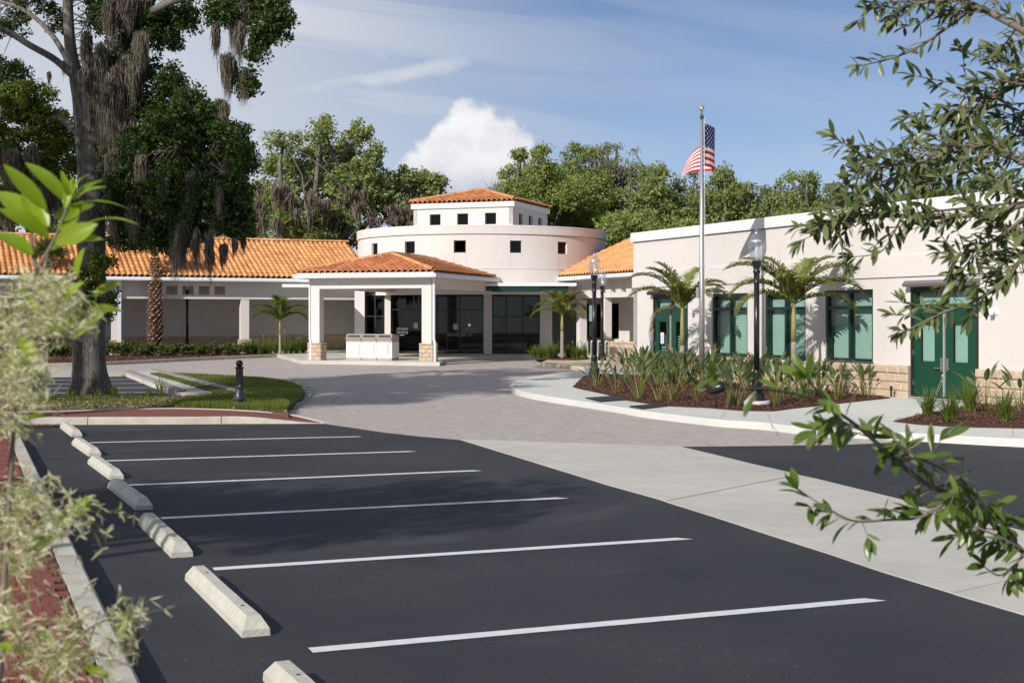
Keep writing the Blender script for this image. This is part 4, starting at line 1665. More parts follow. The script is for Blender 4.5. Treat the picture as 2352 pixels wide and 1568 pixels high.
for a in angs:
    th = R(a)
    O = Vector(dp(th - hw, RD - 0.10, 0))
    U = (Vector(dp(th + hw, RD - 0.10, 0)) - O).normalized()
    N = Vector((math.sin(th), -math.cos(th), 0))
    L_ = 2 * hw * (RD - 0.1)
    fr = MB()
    frame_bars(fr, O, U, N, 0.004, L_ - 0.004, DW0 + 0.004, DW1 - 0.004, 0.045, 0.06, 0.0)
    wv_ = obj('window', fr, M['bronze'], rot)
    pane(O, U, N, 0.05, L_ - 0.05, DW0 + 0.05, DW1 - 0.05, 0.03, 'pane', M['glass_small'], wv_)
# square lantern
TL = R(20)
nL = Vector((-math.sin(TL), -math.cos(TL), 0))
eL = Vector((math.cos(TL), -math.sin(TL), 0))
LA = 2.62
lw = {}
for (N, U) in ((nL, eL), (eL, -nL), (-nL, -eL), (-eL, nL)):
    O = C0 + N * LA - U * LA
    mb = MB()
    hl = [(LA + c - 0.29, LA + c + 0.29, 6.56, 7.12) for c in (-1.46, 0.0, 1.46)]
    wall(mb, O, U, 2 * LA, 5.8, 7.40, N, 0.2, hl)
    obj('lantern_wall', mb, M['stucco'], rot)
    for h in hl:
        fr = MB()
        frame_bars(fr, O, U, N, h[0] + .003, h[1] - .003, h[2] + .003, h[3] - .003, 0.04, 0.05, 0.12)
        w_ = obj('window', fr, M['bronze'], rot)
        pane(O, U, N, h[0] + .04, h[1] - .04, h[2] + .04, h[3] - .04, 0.15, 'pane', M['glass_small'], w_)
    mb = MB()
    O2 = C0 + N * (LA + 0.10) - U * (LA + 0.10)
    mb.obox(v3(O2, 7.40), U * (2 * LA + 0.20 - 0.2), -N * 0.2, (0, 0, 0.265))
    obj('lantern_fascia', mb, M['white_paint'], rot)
mb = MB()
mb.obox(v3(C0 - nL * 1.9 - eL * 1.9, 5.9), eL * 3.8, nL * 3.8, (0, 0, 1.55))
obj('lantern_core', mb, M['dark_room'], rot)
LE = LA + 0.16
zE, zA = 7.675, 8.44
apex = v3(C0, zA)
mb = MB()
cor = [v3(C0 + nL * LE * a + eL * LE * b_, zE) for a, b_ in ((1, -1), (1, 1), (-1, 1), (-1, -1))]
mb.add(cor + [apex], [(0, 1, 4), (1, 2, 4), (2, 3, 4), (3, 0, 4), (3, 2, 1, 0)])
lr = obj('lantern_roof', mb, M['roof_deck'], rot)
pls = []
for (N, U) in ((nL, eL), (eL, -nL), (-nL, -eL), (-eL, nL)):
    O = v3(C0 + N * LE - U * LE, zE)
    Vv = apex - v3(C0 + N * LE, zE)
    sl_ = Vv.length
    pls.append((O, U, Vv, [(0, 0), (2 * LE, 0), (LE, sl_)]))
roof_tiles(lr, pls, 0.26, 0.36, 300, 'tile_red')
for c in cor:
    ridge_caps(lr, c + Vector((0, 0, 0.10)), apex + Vector((0, 0, 0.10)), 0.36, 0.11)
# ------------------------------------------------------------------ arcade wing (left) and corner wing (right), same section
def wing(root, axis, out, lam0, lam1, tag_cols, rec_wall, lights, eave_off=-1.37):
    """axis: unit away from the rotunda; out: outward normal; lam = distance from the rotunda centre"""
    zE_, zR_ = 3.97, 5.95
    run = 4.6
    E = lambda l, o, z: v3(C0 + axis * l + out * (eave_off + o), z)
    mb = MB()
    # roof body
    a0, a1 = lam0, lam1
    vs = [E(a0, 0, zE_), E(a1, 0, zE_), E(a1, -run, zR_), E(a0, -run, zR_), E(a0, -2 * run, zE_), E(a1, -2 * run, zE_)]
    fs = [(0, 1, 2, 3), (3, 2, 5, 4), (0, 3, 4), (1, 5, 2), (0, 4, 5, 1)]
    if axis.cross(Vector((0, 0, 1))).dot(out) < 0:
        fs = [f[::-1] for f in fs]
    mb.add(vs, fs)
    rf = obj('roof', mb, M['roof_deck'], root)
    up_ = (E(a0, -run, zR_) - E(a0, 0, zE_))
    sl_ = up_.length
    if axis.cross(up_).z > 0:
        pl = (E(a0, 0, zE_), axis, up_, [(0, 0), (a1 - a0, 0), (a1 - a0, sl_), (0, sl_)])
    else:
        pl = (E(a1, 0, zE_), -axis, up_, [(0, 0), (a1 - a0, 0), (a1 - a0, sl_), (0, sl_)])
    roof_tiles(rf, [pl], 0.26, 0.42, 300)
    ridge_caps(rf, E(a0, -run, zR_ + 0.10), E(a1, -run, zR_ + 0.10), 0.40, 0.13)
    # white fascia board and gutter
    mb = MB()
    mb.obox(E(a0, -0.06, zE_ - 0.20), axis * (a1 - a0), out * 0.05, (0, 0, 0.17))
    obj('fascia', mb, M['white_paint'], root)
    mb = MB()
    g = [(0.0, -0.05), (0.10, -0.045), (0.13, -0.10), (0.12, -0.19), (0.0, -0.20)]
    vs = []
    for l in (a0, a1):
        for (o_, z) in g:
            vs.append(E(l, o_, zE_ + z))
    fs = [(k, (k + 1) % 5, 5 + (k + 1) % 5, 5 + k) for k in range(5)] + [(4, 3, 2, 1, 0), (5, 6, 7, 8, 9)]
    mb.add(vs, fs)
    go = obj('gutter', mb, M['white_metal'], root)
    mb = MB()
    mb.obox(E(a0, -0.62, zE_ - 0.22), axis * (a1 - a0), out * 0.555, (0, 0, 0.02))
    obj('soffit', mb, M['white_paint'], root)
    return E


EPS = 0.02
arc = thing('arcade_wing', 'low arcade wing with a long orange tile roof and shaded recessed wall', 'building', C0 - ww * 12 + nw * (-2))
E = wing(arc, -ww, nw, 5.2, 30.0, None, None, None)


def lam_at(px, off, axis, out):
    best, bl = 1e9, 0
    for l in np.linspace(0, 34, 6801):
        p = C0 + axis * l + out * (-1.37 + off)
        e = abs(CX + F * p.x / p.y - px)
        if e < best:
            best, bl = e, l
    return float(bl)


BO = -0.62                                   # beam face behind the eave line
ax_ = -ww
# beam with square openings, carried by columns
lo_l, hi_l = 4.6, 29.5
op_px = [(349, 365), (376, 394), (413, 432), (455, 474), (496, 514.5)]
ops = []
for (a, b_) in op_px:
    l1, l0 = lam_at(a, BO, ax_, nw), lam_at(b_, BO, ax_, nw)
    ops.append(((l0 + l1) / 2 - 0.27, (l0 + l1) / 2 + 0.27))
c_ = [(o[0] + o[1]) / 2 for o in ops]
st = (c_[0] - c_[-1]) / 4
ops = [(c_[-1] + st * k - 0.26, c_[-1] + st * k + 0.26) for k in range(5)]
more = []
colL = [lam_at(563, BO, ax_, nw), lam_at(268, BO, ax_, nw)]
span = colL[1] - colL[0]
colL += [colL[1] + span, colL[1] + 2 * span]
colL = [c for c in colL if c < 29]
ops += [(o[0] + span, o[1] + span) for o in ops] + [(o[0] + 2 * span, o[1] + 2 * span) for o in ops]
ops = [o for o in ops if o[1] < hi_l - .2]
mb = MB()
Ob = E(hi_l, BO, 0)
hl = [(hi_l - b_, hi_l - a, 3.13, 3.55) for a, b_ in ops]
wall(mb, Ob, ww, hi_l - lo_l, 2.93, 3.76, nw, 0.34, hl)
obj('beam', mb, M['stucco'], arc)
for l in colL[:1] + [colL[0] + span / 1.0]:
    mb = MB()
    mb.obox(E(l - 0.3, BO + 0.0015, 2.93), ax_ * 0.012, nw * 0.002, (0, 0, 0.83))
    obj('control_joint', mb, M['stucco_groove'], arc)
for i, l in enumerate(colL):
    mb = MB()
    p = E(l - 0.2, BO - 0.38, 1.0)
    mb.obox(p, ax_ * 0.40, nw * 0.36, (0, 0, 1.93))
    obj('column', mb, M['stucco'], arc)
    zb_ = 0.1
    for (O, U, N, L_) in ((E(l + 0.30, BO + 0.10, 0), ww, nw, 0.60), (E(l - 0.30, BO + 0.10, 0), -nw, ww, 0.58)):
        stone_courses(arc, O, U, N, L_, zb_, [0.27, 0.27, 0.24, 0.12], 0.32, 0.07, cap=0.012)
    mb = MB()
    mb.obox(E(l - 0.27, BO - 0.46, 0.1), ax_ * 0.54, nw * 0.52, (0, 0, 0.895))
    obj('plinth_core', mb, M['mortar'], arc)
# recessed back wall with wainscot and shallow panels
RO = BO - 3.0
mb = MB()
mb.obox(E(lo_l, RO - 0.2, 0.0), ax_ * (hi_l - lo_l), nw * 0.2, (0, 0, 3.9))
obj('recessed_wall', mb, M['stucco'], arc)
mb = MB()
mb.obox(E(lo_l, RO + 0.002, 0.1), ax_ * (hi_l - lo_l), nw * 0.05, (0, 0, 0.90))
obj('mortar_bed', mb, M['mortar'], arc)
for ci in range(4):
    z0 = 0.30 + ci * 0.2
    l = lo_l + (0.2 if ci % 2 else 0)
    capn = ci == 3
    while l < 24.0:
        mb = MB()
        mb.obox(E(l + 0.006, RO + 0.03, z0 + 0.006), ax_ * 0.388, nw * (0.035 + rnd.uniform(0, .01) + (0.02 if capn else 0)), (0, 0, 0.19))
        obj('stone_block', mb, M['stone'], arc)
        l += 0.4
mb = MB()
mb.obox(E(lo_l, BO - 2.98, 3.70), ax_ * (hi_l - lo_l), nw * 2.6, (0, 0, 0.03))
obj('ceiling', mb, M['stucco'], arc)
# white downspout by the second column
dl = lam_at(275, BO + 0.12, ax_, nw)
mb = MB()
mb.obox(E(dl - 0.055, BO + 0.08, 0.25), ax_ * 0.13, nw * 0.10, (0, 0, 3.50))
obj('downspout', mb, M['white_metal'], arc)

# corner wing joining the right-hand building
cw = thing('corner_wing', 'short link wing with orange tile roof and pierced beam behind the bike racks', 'building', C0 - tt * 12 + nr * (-2))
ax2 = -tt
l_end = (C0 - fp(S_END)).dot(tt) - 0.05
E2 = wing(cw, ax2, nr, 5.2, l_end, None, None, None)
l_beam0 = lam_at(1322, BO, ax2, nr)
mb = MB()
hl2 = []
for px_ in (1384, 1409, 1432.5, 1452):
    l = lam_at(px_, BO - 0.02, ax2, nr)
    hl2.append((l - 0.24, l + 0.24))
cc = [(h[0] + h[1]) / 2 for h in hl2]
st = (cc[2] - cc[1])
hl2 = [(cc[1] + st * k - 0.23, cc[1] + st * k + 0.23) for k in (-2, -1, 0, 1, 2)]
hl2 = [h for h in hl2 if h[0] > l_beam0 + .05 and h[1] < l_end - 0.02]
wall(mb, E2(l_beam0, BO, 0), ax2, l_end - l_beam0, 2.93, 3.76, nr, 0.34, [(a - l_beam0, b_ - l_beam0, 3.13, 3.55) for a, b_ in hl2])
obj('beam', mb, M['stucco'], cw)
RO2 = BO - 2.3
lwin = [(lam_at(1362, RO2, ax2, nr), 0.8), (lam_at(1402, RO2, ax2, nr), 0.85)]
mb = MB()
LB = -0.8
wall(mb, E2(LB, RO2, 0), ax2, l_end - LB, 0.1, 3.9, nr, 0.2, [(c - w_ - LB, c + w_ - LB, 1.02, 2.72) for c, w_ in lwin])
obj('recessed_wall', mb, M['stucco'], cw)
mb = MB()
mb.obox(E2(2.0, RO2 - 1.2, 0.1), ax2 * (l_end - 2.0), nr * 0.1, (0, 0, 3.6))
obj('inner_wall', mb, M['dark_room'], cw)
for c, w_ in lwin:
    fr = MB()
    frame_bars(fr, E2(0, RO2, 0), ax2, nr, c - w_ + .003, c + w_ - .003, 1.023, 2.717, 0.06, 0.1, 0.03, [c], [1.75])
    wo_ = obj('window', fr, M['bronze'], cw)
    for (s0, s1) in ((c - w_ + .06, c - .03), (c + .03, c + w_ - .06)):
        for (z0, z1) in ((1.085, 1.715), (1.785, 2.655)):
            pane(E2(0, RO2, 0), ax2, nr, s0, s1, z0, z1, 0.07, 'pane', M['glass_dark'], wo_)
mb = MB()
mb.obox(E2(LB, BO - 2.28, 3.70), ax2 * (l_end - LB), nr * 1.95, (0, 0, 0.03))
obj('ceiling', mb, M['stucco'], cw)
lc = lam_at(1384, BO, ax2, nr)
for l in (lc, l_beam0 + 0.25):
    mb = MB()
    mb.obox(E2(l - 0.2, BO - 0.36, 1.0 if l == lc else 0.2), ax2 * 0.40, nr * 0.34, (0, 0, 1.93 if l == lc else 2.73))
    obj('column', mb, M['stucco'], cw)
for (O, U, N, L_) in ((E2(lc - 0.30, BO + 0.08, 0), ax2, nr, 0.60),):
    stone_courses(cw, O, U, N, L_, 0.28, [0.22, 0.22, 0.20, 0.12], 0.32, 0.07, cap=0.012)
mb = MB()
mb.obox(E2(lc - 0.28, BO - 0.40, 0.1), ax2 * 0.56, nr * 0.45, (0, 0, 0.93))
obj('plinth_core', mb, M['mortar'], cw)
# low stone wall between column and the corner
ls0 = lc + 0.32
stone_courses(cw, E2(ls0, BO + 0.05, 0), ax2, nr, l_end - ls0, 0.28, [0.20, 0.20, 0.20, 0.12], 0.40, 0.12, cap=0.02)
mb = MB()
mb.obox(E2(l_end - 0.42, BO - 0.34, 0.9), ax2 * 0.40, nr * 0.34, (0, 0, 2.03))
obj('column', mb, M['stucco'], cw)

# ------------------------------------------------------------------ entrance canopy
can = thing('entrance_canopy', 'square entrance canopy with low hipped tile roof on two stone-footed columns', 'canopy', (-5.9, 55.2, 0))
colR, colLf = Vector((-3.44, 55.0, 0)), Vector((-8.153, 56.44, 0))
e_ = (colR - colLf).normalized()
n_ = Vector((e_.y, -e_.x, 0))
if n_.y > 0:
    n_ = -n_
eL0 = colLf - e_ * 0.60 + n_ * 0.40
eR0 = colR + e_ * 0.45 + n_ * 0.40
Wd = (eR0 - eL0).length
ze = 3.86
back = -n_
D_ = 12.0
rise = 0.82
half = Wd / 2
aF = v3((eL0 + eR0) / 2 + back * half, ze + rise)
aB = v3((eL0 + eR0) / 2 + back * (D_), ze + rise)
mb = MB()
q = [v3(eL0, ze), v3(eR0, ze), v3(eR0 + back * D_, ze), v3(eL0 + back * D_, ze), aF, aB]
mb.add(q, [(0, 1, 4), (1, 2, 5, 4), (2, 3, 5), (3, 0, 4, 5), (3, 2, 1, 0)])
cr = obj('roof', mb, M['roof_deck'], can)
sl1 = (aF - v3((eL0 + eR0) / 2, ze)).length
Dk = 6.9
pls = [(v3(eL0, ze), e_, aF - v3((eL0 + eR0) / 2, ze), [(0, 0), (Wd, 0), (half, sl1)]),
       (v3(eR0, ze), back, aF - v3(eR0 + back * half, ze), [(0, 0), (Dk + 1.2, 0), (Dk + 1.2, sl1), (half, sl1)]),
       (v3(eL0 + back * (Dk + 1.2), ze), -back, aF - v3(eL0 + back * half, ze), [(0, 0), (Dk + 1.2, 0), (Dk + 1.2 - half, sl1), (0, sl1)])]
roof_tiles(cr, pls, 0.26, 0.40, 300, 'tile_red')
for c in (eL0, eR0):
    ridge_caps(cr, v3(c, ze + 0.09), aF + Vector((0, 0, 0.09)), 0.38, 0.12)
ridge_caps(cr, aF + Vector((0, 0, 0.09)), aF + back * 4.2 + Vector((0, 0, 0.09)), 0.38, 0.12)
# fascia and gutter on front and sides
mb = MB()
mb.obox(v3(eL0 - n_ * 0.04, ze - 0.21), e_ * Wd, n_ * 0.035, (0, 0, 0.205))
mb.obox(v3(eR0 - e_ * 0.038 - n_ * 0.045, ze - 0.21), back * (D_ - 0.05), e_ * 0.035, (0, 0, 0.203))
mb.obox(v3(eL0 + e_ * 0.003 - n_ * 0.045, ze - 0.21), back * (D_ - 0.05), e_ * 0.035, (0, 0, 0.203))
obj('fascia', mb, M['white_paint'], can)
mb = MB()
mb.obox(v3(eL0 - e_ * 0.14, ze - 0.215), e_ * (Wd + 0.28), n_ * 0.13, (0, 0, 0.15))
obj('gutter', mb, M['white_paint'], can, bevel=0.02)
mb = MB()
mb.obox(v3(eR0, ze - 0.215), back * 8.0, e_ * 0.13, (0, 0, 0.15))
obj('gutter', mb, M['white_metal'], can, bevel=0.02)
mb = MB()
mb.obox(v3(eL0 + e_ * 0.05 - n_ * 0.05, ze - 0.235), e_ * (Wd - 0.1), back * 8.0, (0, 0, 0.02))
obj('soffit', mb, M['white_paint'], can)
# beams
bz0, bz1 = 3.22, ze - 0.235
cw2 = 0.21
mb = MB()
oL = colLf - e_ * cw2
mb.obox(v3(oL, bz0), e_ * ((colR - colLf).length + 2 * cw2), back * 0.42, (0, 0, bz1 - bz0))
obj('beam', mb, M['stucco'], can)
for c in (colR, colLf):
    mb = MB()
    mb.obox(v3(c - e_ * (cw2 - 0.004) + back * 0.422, bz0 + 0.004), back * 8.2, e_ * 0.40, (0, 0, bz1 - bz0 - 0.004))
    obj('beam', mb, M['stucco'], can)
    mb = MB()
    mb.obox(v3(c - e_ * cw2, 0.98), e_ * 0.42, back * 0.42, (0, 0, bz0 - 0.98))
    obj('column', mb, M['stucco'], can)
    mb = MB()
    mb.obox(v3(c - e_ * 0.25 + n_ * 0.04, 0.2), e_ * 0.50, back * 0.50, (0, 0, 0.77))
    obj('plinth_core', mb, M['mortar'], can)
    for (O, U, N) in ((c - e_ * 0.29 + n_ * 0.08, e_, n_), (c + e_ * 0.29 + n_ * 0.08, back, e_)):
        stone_courses(can, O, U, N, 0.58, 0.255, [0.17, 0.17, 0.17, 0.15, 0.09], 0.30, 0.06, cap=0.014)
# downspouts
for (c, sx, zt_) in ((colR, 0.27, 3.64), (colLf, -0.27, 3.62)):
    mb = MB()
    p = c + e_ * sx + n_ * 0.02
    mb.tube([v3(p + e_ * 0.05, zt_), v3(p + e_ * 0.05, 1.16), v3(p + e_ * 0.12 + n_ * .06, 0.98), v3(p + e_ * 0.12 + n_ * .06, 0.27)], 0.055 if sx > 0 else 0.04, 8)
    obj('downspout', mb, M['white_metal'], can)
# flat steel canopy at the foot of the drum
mb = MB()
pL, pR = A(1078, 652, 61.6), A(1324, 652, 61.6)
mb.obox((pL.x, pL.y, 3.46), (pR.x - pL.x, 0, 0), (0, 6.0, 0), (0, 0, 0.14))
obj('flat_canopy', mb, M['white_paint'], rot)
mb = MB()
mb.obox((pL.x + 0.06, pL.y + 0.12, 3.24), (pR.x - pL.x - 0.4, 0, 0), (0, 0.1, 0), (0, 0, 0.215))
mb.obox((pL.x + 1.0, pL.y + 0.05, 3.20), (2.2, 0, 0), (0, 0.06, 0), (0, 0, 0.25))
obj('canopy_channel', mb, M['green_frame'], rot)
mb = MB()
pl_ = A(648, 660, 62.0)
mb.obox((pl_.x, pl_.y, 3.42), (1.9, 0, 0), (0, 5.0, 0), (0, 0, 0.13))
obj('flat_canopy', mb, M['white_paint'], rot)

# storefront under the canopy
YS = 65.4
X_ = lambda px, y=YS: (px - CX) / F * y
zfl = 0.155 + zg(YS)
Ux = Vector((1, 0, 0))
Ny = Vector((0, -1, 0))
mb = MB()
ztop = 3.32
piers = [(815, 838, 0.0), (884, 897.5, 0.0), (1111, 1130, 0.06), (1240, 1268, 0.0)]
for (a, b_, f_) in piers:
    mb = MB()
    mb.box(X_(a), X_(b_), YS - 0.12 - f_, YS + 0.5, zfl - 0.05, 3.5)
    obj('pier', mb, M['stucco'], rot)
mb = MB()
mb.box(X_(800), X_(1330), YS - 0.06, YS + 0.3, ztop, 3.95)
obj('lintel', mb, M['stucco'], rot)
bays = [((838, 884), [861], [0.95, 2.1]), ((897.5, 1111), [968, 1004, 1056], [2.42]), ((1130, 1240), [1163, 1201], [1.05, 2.1])]
for (a, b_), mu, ra in bays:
    fr = MB()
    frame_bars(fr, (0, YS, 0), Ux, Ny, X_(a) + .003, X_(b_) - .003, zfl, ztop - .003, 0.055, 0.1, 0.02, [X_(m_) for m_ in mu], ra)
    wo_ = obj('storefront', fr, M['bronze'], rot)
    xs = [X_(a)] + [X_(m_) for m_ in mu] + [X_(b_)]
    zs = [zfl + .05] + ra + [ztop - .05]
    for x0, x1 in zip(xs, xs[1:]):
        for z0, z1 in zip(zs, zs[1:]):
            pane((0, YS, 0), Ux, Ny, x0 + .03, x1 - .03, z0 + .03, z1 - .03, 0.06, 'pane', M['glass_dark'], wo_)
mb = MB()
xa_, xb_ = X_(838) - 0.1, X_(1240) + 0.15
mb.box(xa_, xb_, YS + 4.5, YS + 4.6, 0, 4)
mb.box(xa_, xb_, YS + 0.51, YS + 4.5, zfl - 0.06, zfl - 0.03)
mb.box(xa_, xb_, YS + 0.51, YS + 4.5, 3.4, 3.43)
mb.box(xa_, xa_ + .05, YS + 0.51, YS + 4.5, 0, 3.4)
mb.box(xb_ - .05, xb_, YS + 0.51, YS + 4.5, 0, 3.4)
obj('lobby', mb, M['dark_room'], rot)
# lobby furniture seen through the glass
ct = thing('reception_counter', 'pale reception counter inside behind the dark entrance glass', 'counter', (X_(1043), YS + 2.2, zfl))
mb = MB()
mb.box(X_(1024), X_(1066), YS + 1.9, YS + 2.5, 1.12, 1.28)
obj('counter_top', mb, M['ivory'], ct)
mb = MB()
mb.box(X_(1026), X_(1064), YS + 2.0, YS + 2.45, zfl - .02, 1.12)
obj('counter_front', mb, mat('dark_wood', (0.06, 0.03, 0.02), 0.5), ct)
# notices and faint lettering on the glass doors
for (px_, py_) in ((1016, 761), (1112 - 2.5, 765)):
    pass
for (a, b_, c, d) in ((1009.5, 1018, 757, 771),):
    pass
for (x0, x1, y0, y1) in ((950.5, 959.5, 741, 754), (1041, 1051.5, 743.5, 756)):
    z0, z1 = HC + (HY - y1) / F * YS, HC + (HY - y0) / F * YS
    mb = MB()
    mb.box(X_(x0), X_(x1), YS - 0.012, YS - 0.008, z0, z1)
    no = obj('notice', mb, M['paper'], rot)
    mb = MB()
    for k in range(3):
        for j in range(2):
            w_ = (X_(x1) - X_(x0)) * 0.38
            mb.box(X_(x0) + 0.015 + j * w_ * 1.2, X_(x0) + 0.015 + j * w_ * 1.2 + w_, YS - 0.0135, YS - 0.0125, z0 + 0.03 + k * 0.085, z0 + 0.075 + k * 0.085)
    obj('print', mb, M['ink'], no)['kind'] = 'stuff'
M['etch'] = mat('etched_letter', (0.34, 0.34, 0.33), 0.7)
for (x0, y0) in ((912, 752), (1068, 752)):
    mb = MB()
    for row in range(2):
        for k in range(9):
            x = X_(x0) + k * 0.062
            z = HC + (HY - y0) / F * YS - row * 0.17
            h_ = rnd.uniform(0.09, 0.15)
            mb.box(x, x + 0.014, YS - 0.0135, YS - 0.011, z - h_, z)
            if k % 2:
                mb.box(x + 0.0145, x + 0.044, YS - 0.0135, YS - 0.011, z - h_ * 0.55, z - h_ * 0.45)
    mb.box(X_(x0) + 0.12, X_(x0) + 0.36, YS - 0.0135, YS - 0.011, HC + (HY - 770) / F * YS, HC + (HY - 768.5) / F * YS)
    obj('glass_lettering', mb, M['etch'], rot)['kind'] = 'stuff'
mb = MB()
pk = A(1078, 746, YS + 1.5)
mb.sphere(pk, 0.07, 10, 6)
lo_ = obj('lobby_lamp', mb, None)
ml_ = bpy.data.materials.new('lamp_glow')
ml_.use_nodes = True
ml_.node_tree.nodes['Principled BSDF'].inputs['Emission Color'].default_value = (1, 0.7, 0.1, 1)
ml_.node_tree.nodes['Principled BSDF'].inputs['Emission Strength'].default_value = 0.8
lo_.data.materials.clear()
lo_.data.materials.append(ml_)
tag(lo_, 'small yellow lamp glowing inside behind the dark entrance glass', 'lamp')

# ------------------------------------------------------------------ three return bins under the canopy
bp = [G(843, 821.5, 0.15), G(890.5, 823, 0.15), G(933.5, 824, 0.15)]
bw_, bd_, bh_ = 0.672, 0.78, 1.02
me_parts = None
base_dir = e_
labels = ['white book return bin at the end nearest the farther column, one of three abutting', 'middle white book return bin, between its two neighbours', 'white book return bin with the widest lettering, nearest the downspout']
for i in range(3):
    o0 = Vector((A(795, 0, 56.5).x, 56.5, 0)) + e_ * (i * (bw_ + 0.012)) + n_ * 0.0
    zf = 0.153 + zg(56.2)
    rt = thing('return_bin', labels[i], 'return bin', v3(o0, zf), 'white return bins in a row under the canopy')
    mb = MB()
    mb.obox(v3(o0 + back * 0.02, zf + 0.0), e_ * (bw_ - 0.02), back * (bd_ - 0.04), (0, 0, 0.09))
    obj('base', mb, M['putty'], rt)
    mb = MB()
    mb.obox(v3(o0, zf + 0.09), e_ * bw_, back * bd_, (0, 0, 0.66))
    obj('body', mb, M['ivory'], rt, bevel=0.01)
    mb = MB()
    prof = [(-0.10, 0.93), (-0.02, 0.80), (0.0, 0.752), (bd_, 0.752), (bd_, 0.95), (bd_ - 0.10, 1.03), (0.10, 1.08), (0.02, 1.06), (0.02, 0.94)]
    vs = []
    for s in (0.006, bw_ - 0.006):
        for (dpt, z) in prof:
            p = o0 + e_ * s + back * dpt
            vs.append((p.x, p.y, zf + z))
    n__ = len(prof)
    mb.add(vs, [tuple(range(n__))[::-1], tuple(range(n__, 2 * n__))] + [(k, (k + 1) % n__, n__ + (k + 1) % n__, n__ + k) for k in range(n__)])
    obj('hopper', mb, M['putty'], rt)
    mb = MB()
    mb.obox(v3(o0 + e_ * 0.06 + n_ * (-0.012), zf + 0.955), e_ * (bw_ - 0.12), n_ * 0.004, (0, 0, 0.075))
    obj('slot', mb, M['bin_slot'], rt)
    # small upright lettering
    mb = MB()
    sx = bw_ - 0.16 if i < 2 else bw_ - 0.24
    for col_ in range(2):
        for k in range(13):
            z = zf + 0.16 + k * 0.043 + (0.0 if i < 2 else col_ * 0.06)
            wdt = rnd.uniform(0.02, 0.045)
            mb.obox(v3(o0 + e_ * (sx + col_ * 0.065 + (0 if i < 2 else k * 0.004)) + n_ * 0.001, z), e_ * wdt, n_ * 0.002, (0, 0, 0.012 + rnd.random() * 0.014))
            mb.obox(v3(o0 + e_ * (sx + col_ * 0.065 + rnd.uniform(0, .03)) + n_ * 0.001, z), e_ * 0.010, n_ * 0.0025, (0, 0, 0.034))
    obj('lettering', mb, M['ink'], rt)['kind'] = 'stuff'
# ------------------------------------------------------------------ foliage
def unit(v):
    return v / np.maximum(np.linalg.norm(v, axis=1, keepdims=True), 1e-9)


def leaf_cloud(pts, size, aspect=0.5, up=0.25, rg=rng, out=None):
    """one small folded leaf per point, any direction with a bias upwards"""
    n = len(pts)
    d = unit(rg.normal(size=(n, 3)))
    nm = rg.normal(size=(n, 3)) * 0.55 + np.array([0, 0, up * 2])
    if out is not None:
        nm = nm + out * 1.1
    nm = unit(nm)
    s = unit(np.cross(d, nm))
    nn = np.cross(s, d)
    L_ = (size * rg.uniform(0.65, 1.3, n))[:, None]
    W_ = L_ * aspect * 0.5
    a = pts - d * L_ * 0.5
    b_ = pts + d * L_ * 0.5
    l_ = pts - s * W_ + nn * W_ * 0.35 - d * L_ * 0.03
    r_ = pts + s * W_ + nn * W_ * 0.35 - d * L_ * 0.03
    V = np.stack([a, r_, b_, l_], 1).reshape(-1, 3)
    return V, np.arange(4 * n).reshape(-1, 4)


def clump_points(centres, radii, per, rg=rng, flat=0.7):
    n = len(centres)
    idx = np.repeat(np.arange(n), per)
    q = unit(rg.normal(size=(n * per, 3))) * (rg.random((n * per, 1)) ** 0.45)
    q[:, 2] *= flat
    return centres[idx] + q * np.asarray(radii)[idx][:, None], q


def lobe_clumps(lobes, rg=rng):
    """lobes: (x, y, z, rx, ry, rz, n) -> clump centres towards the outside of each lobe"""
    out = []
    for (x, y, z, rx, ry, rz, n) in lobes:
        q = unit(rg.normal(size=(n, 3))) * (rg.random((n, 1)) ** 0.42)
        out.append(np.array([x, y, z]) + q * np.array([rx, ry, rz]))
    return np.concatenate(out)


def limb(mb, a, b_, r0, r1, bend=0.15, n=6, sides=6, rg=rnd):
    a, b_ = Vector(a), Vector(b_)
    L_ = (b_ - a).length
    pts, rr = [], []
    off = Vector((rg.uniform(-1, 1), rg.uniform(-1, 1), rg.uniform(-.2, .9))) * L_ * bend
    off2 = Vector((rg.uniform(-1, 1), rg.uniform(-1, 1), rg.uniform(-1, 1))) * L_ * bend * 0.35
    for k in range(n + 1):
        s = k / n
        pts.append(a.lerp(b_, s) + off * math.sin(math.pi * s) + off2 * math.sin(2 * math.pi * s))
        rr.append(r0 + (r1 - r0) * s)
    mb.tube(pts, rr, sides, cap=False)
    return pts


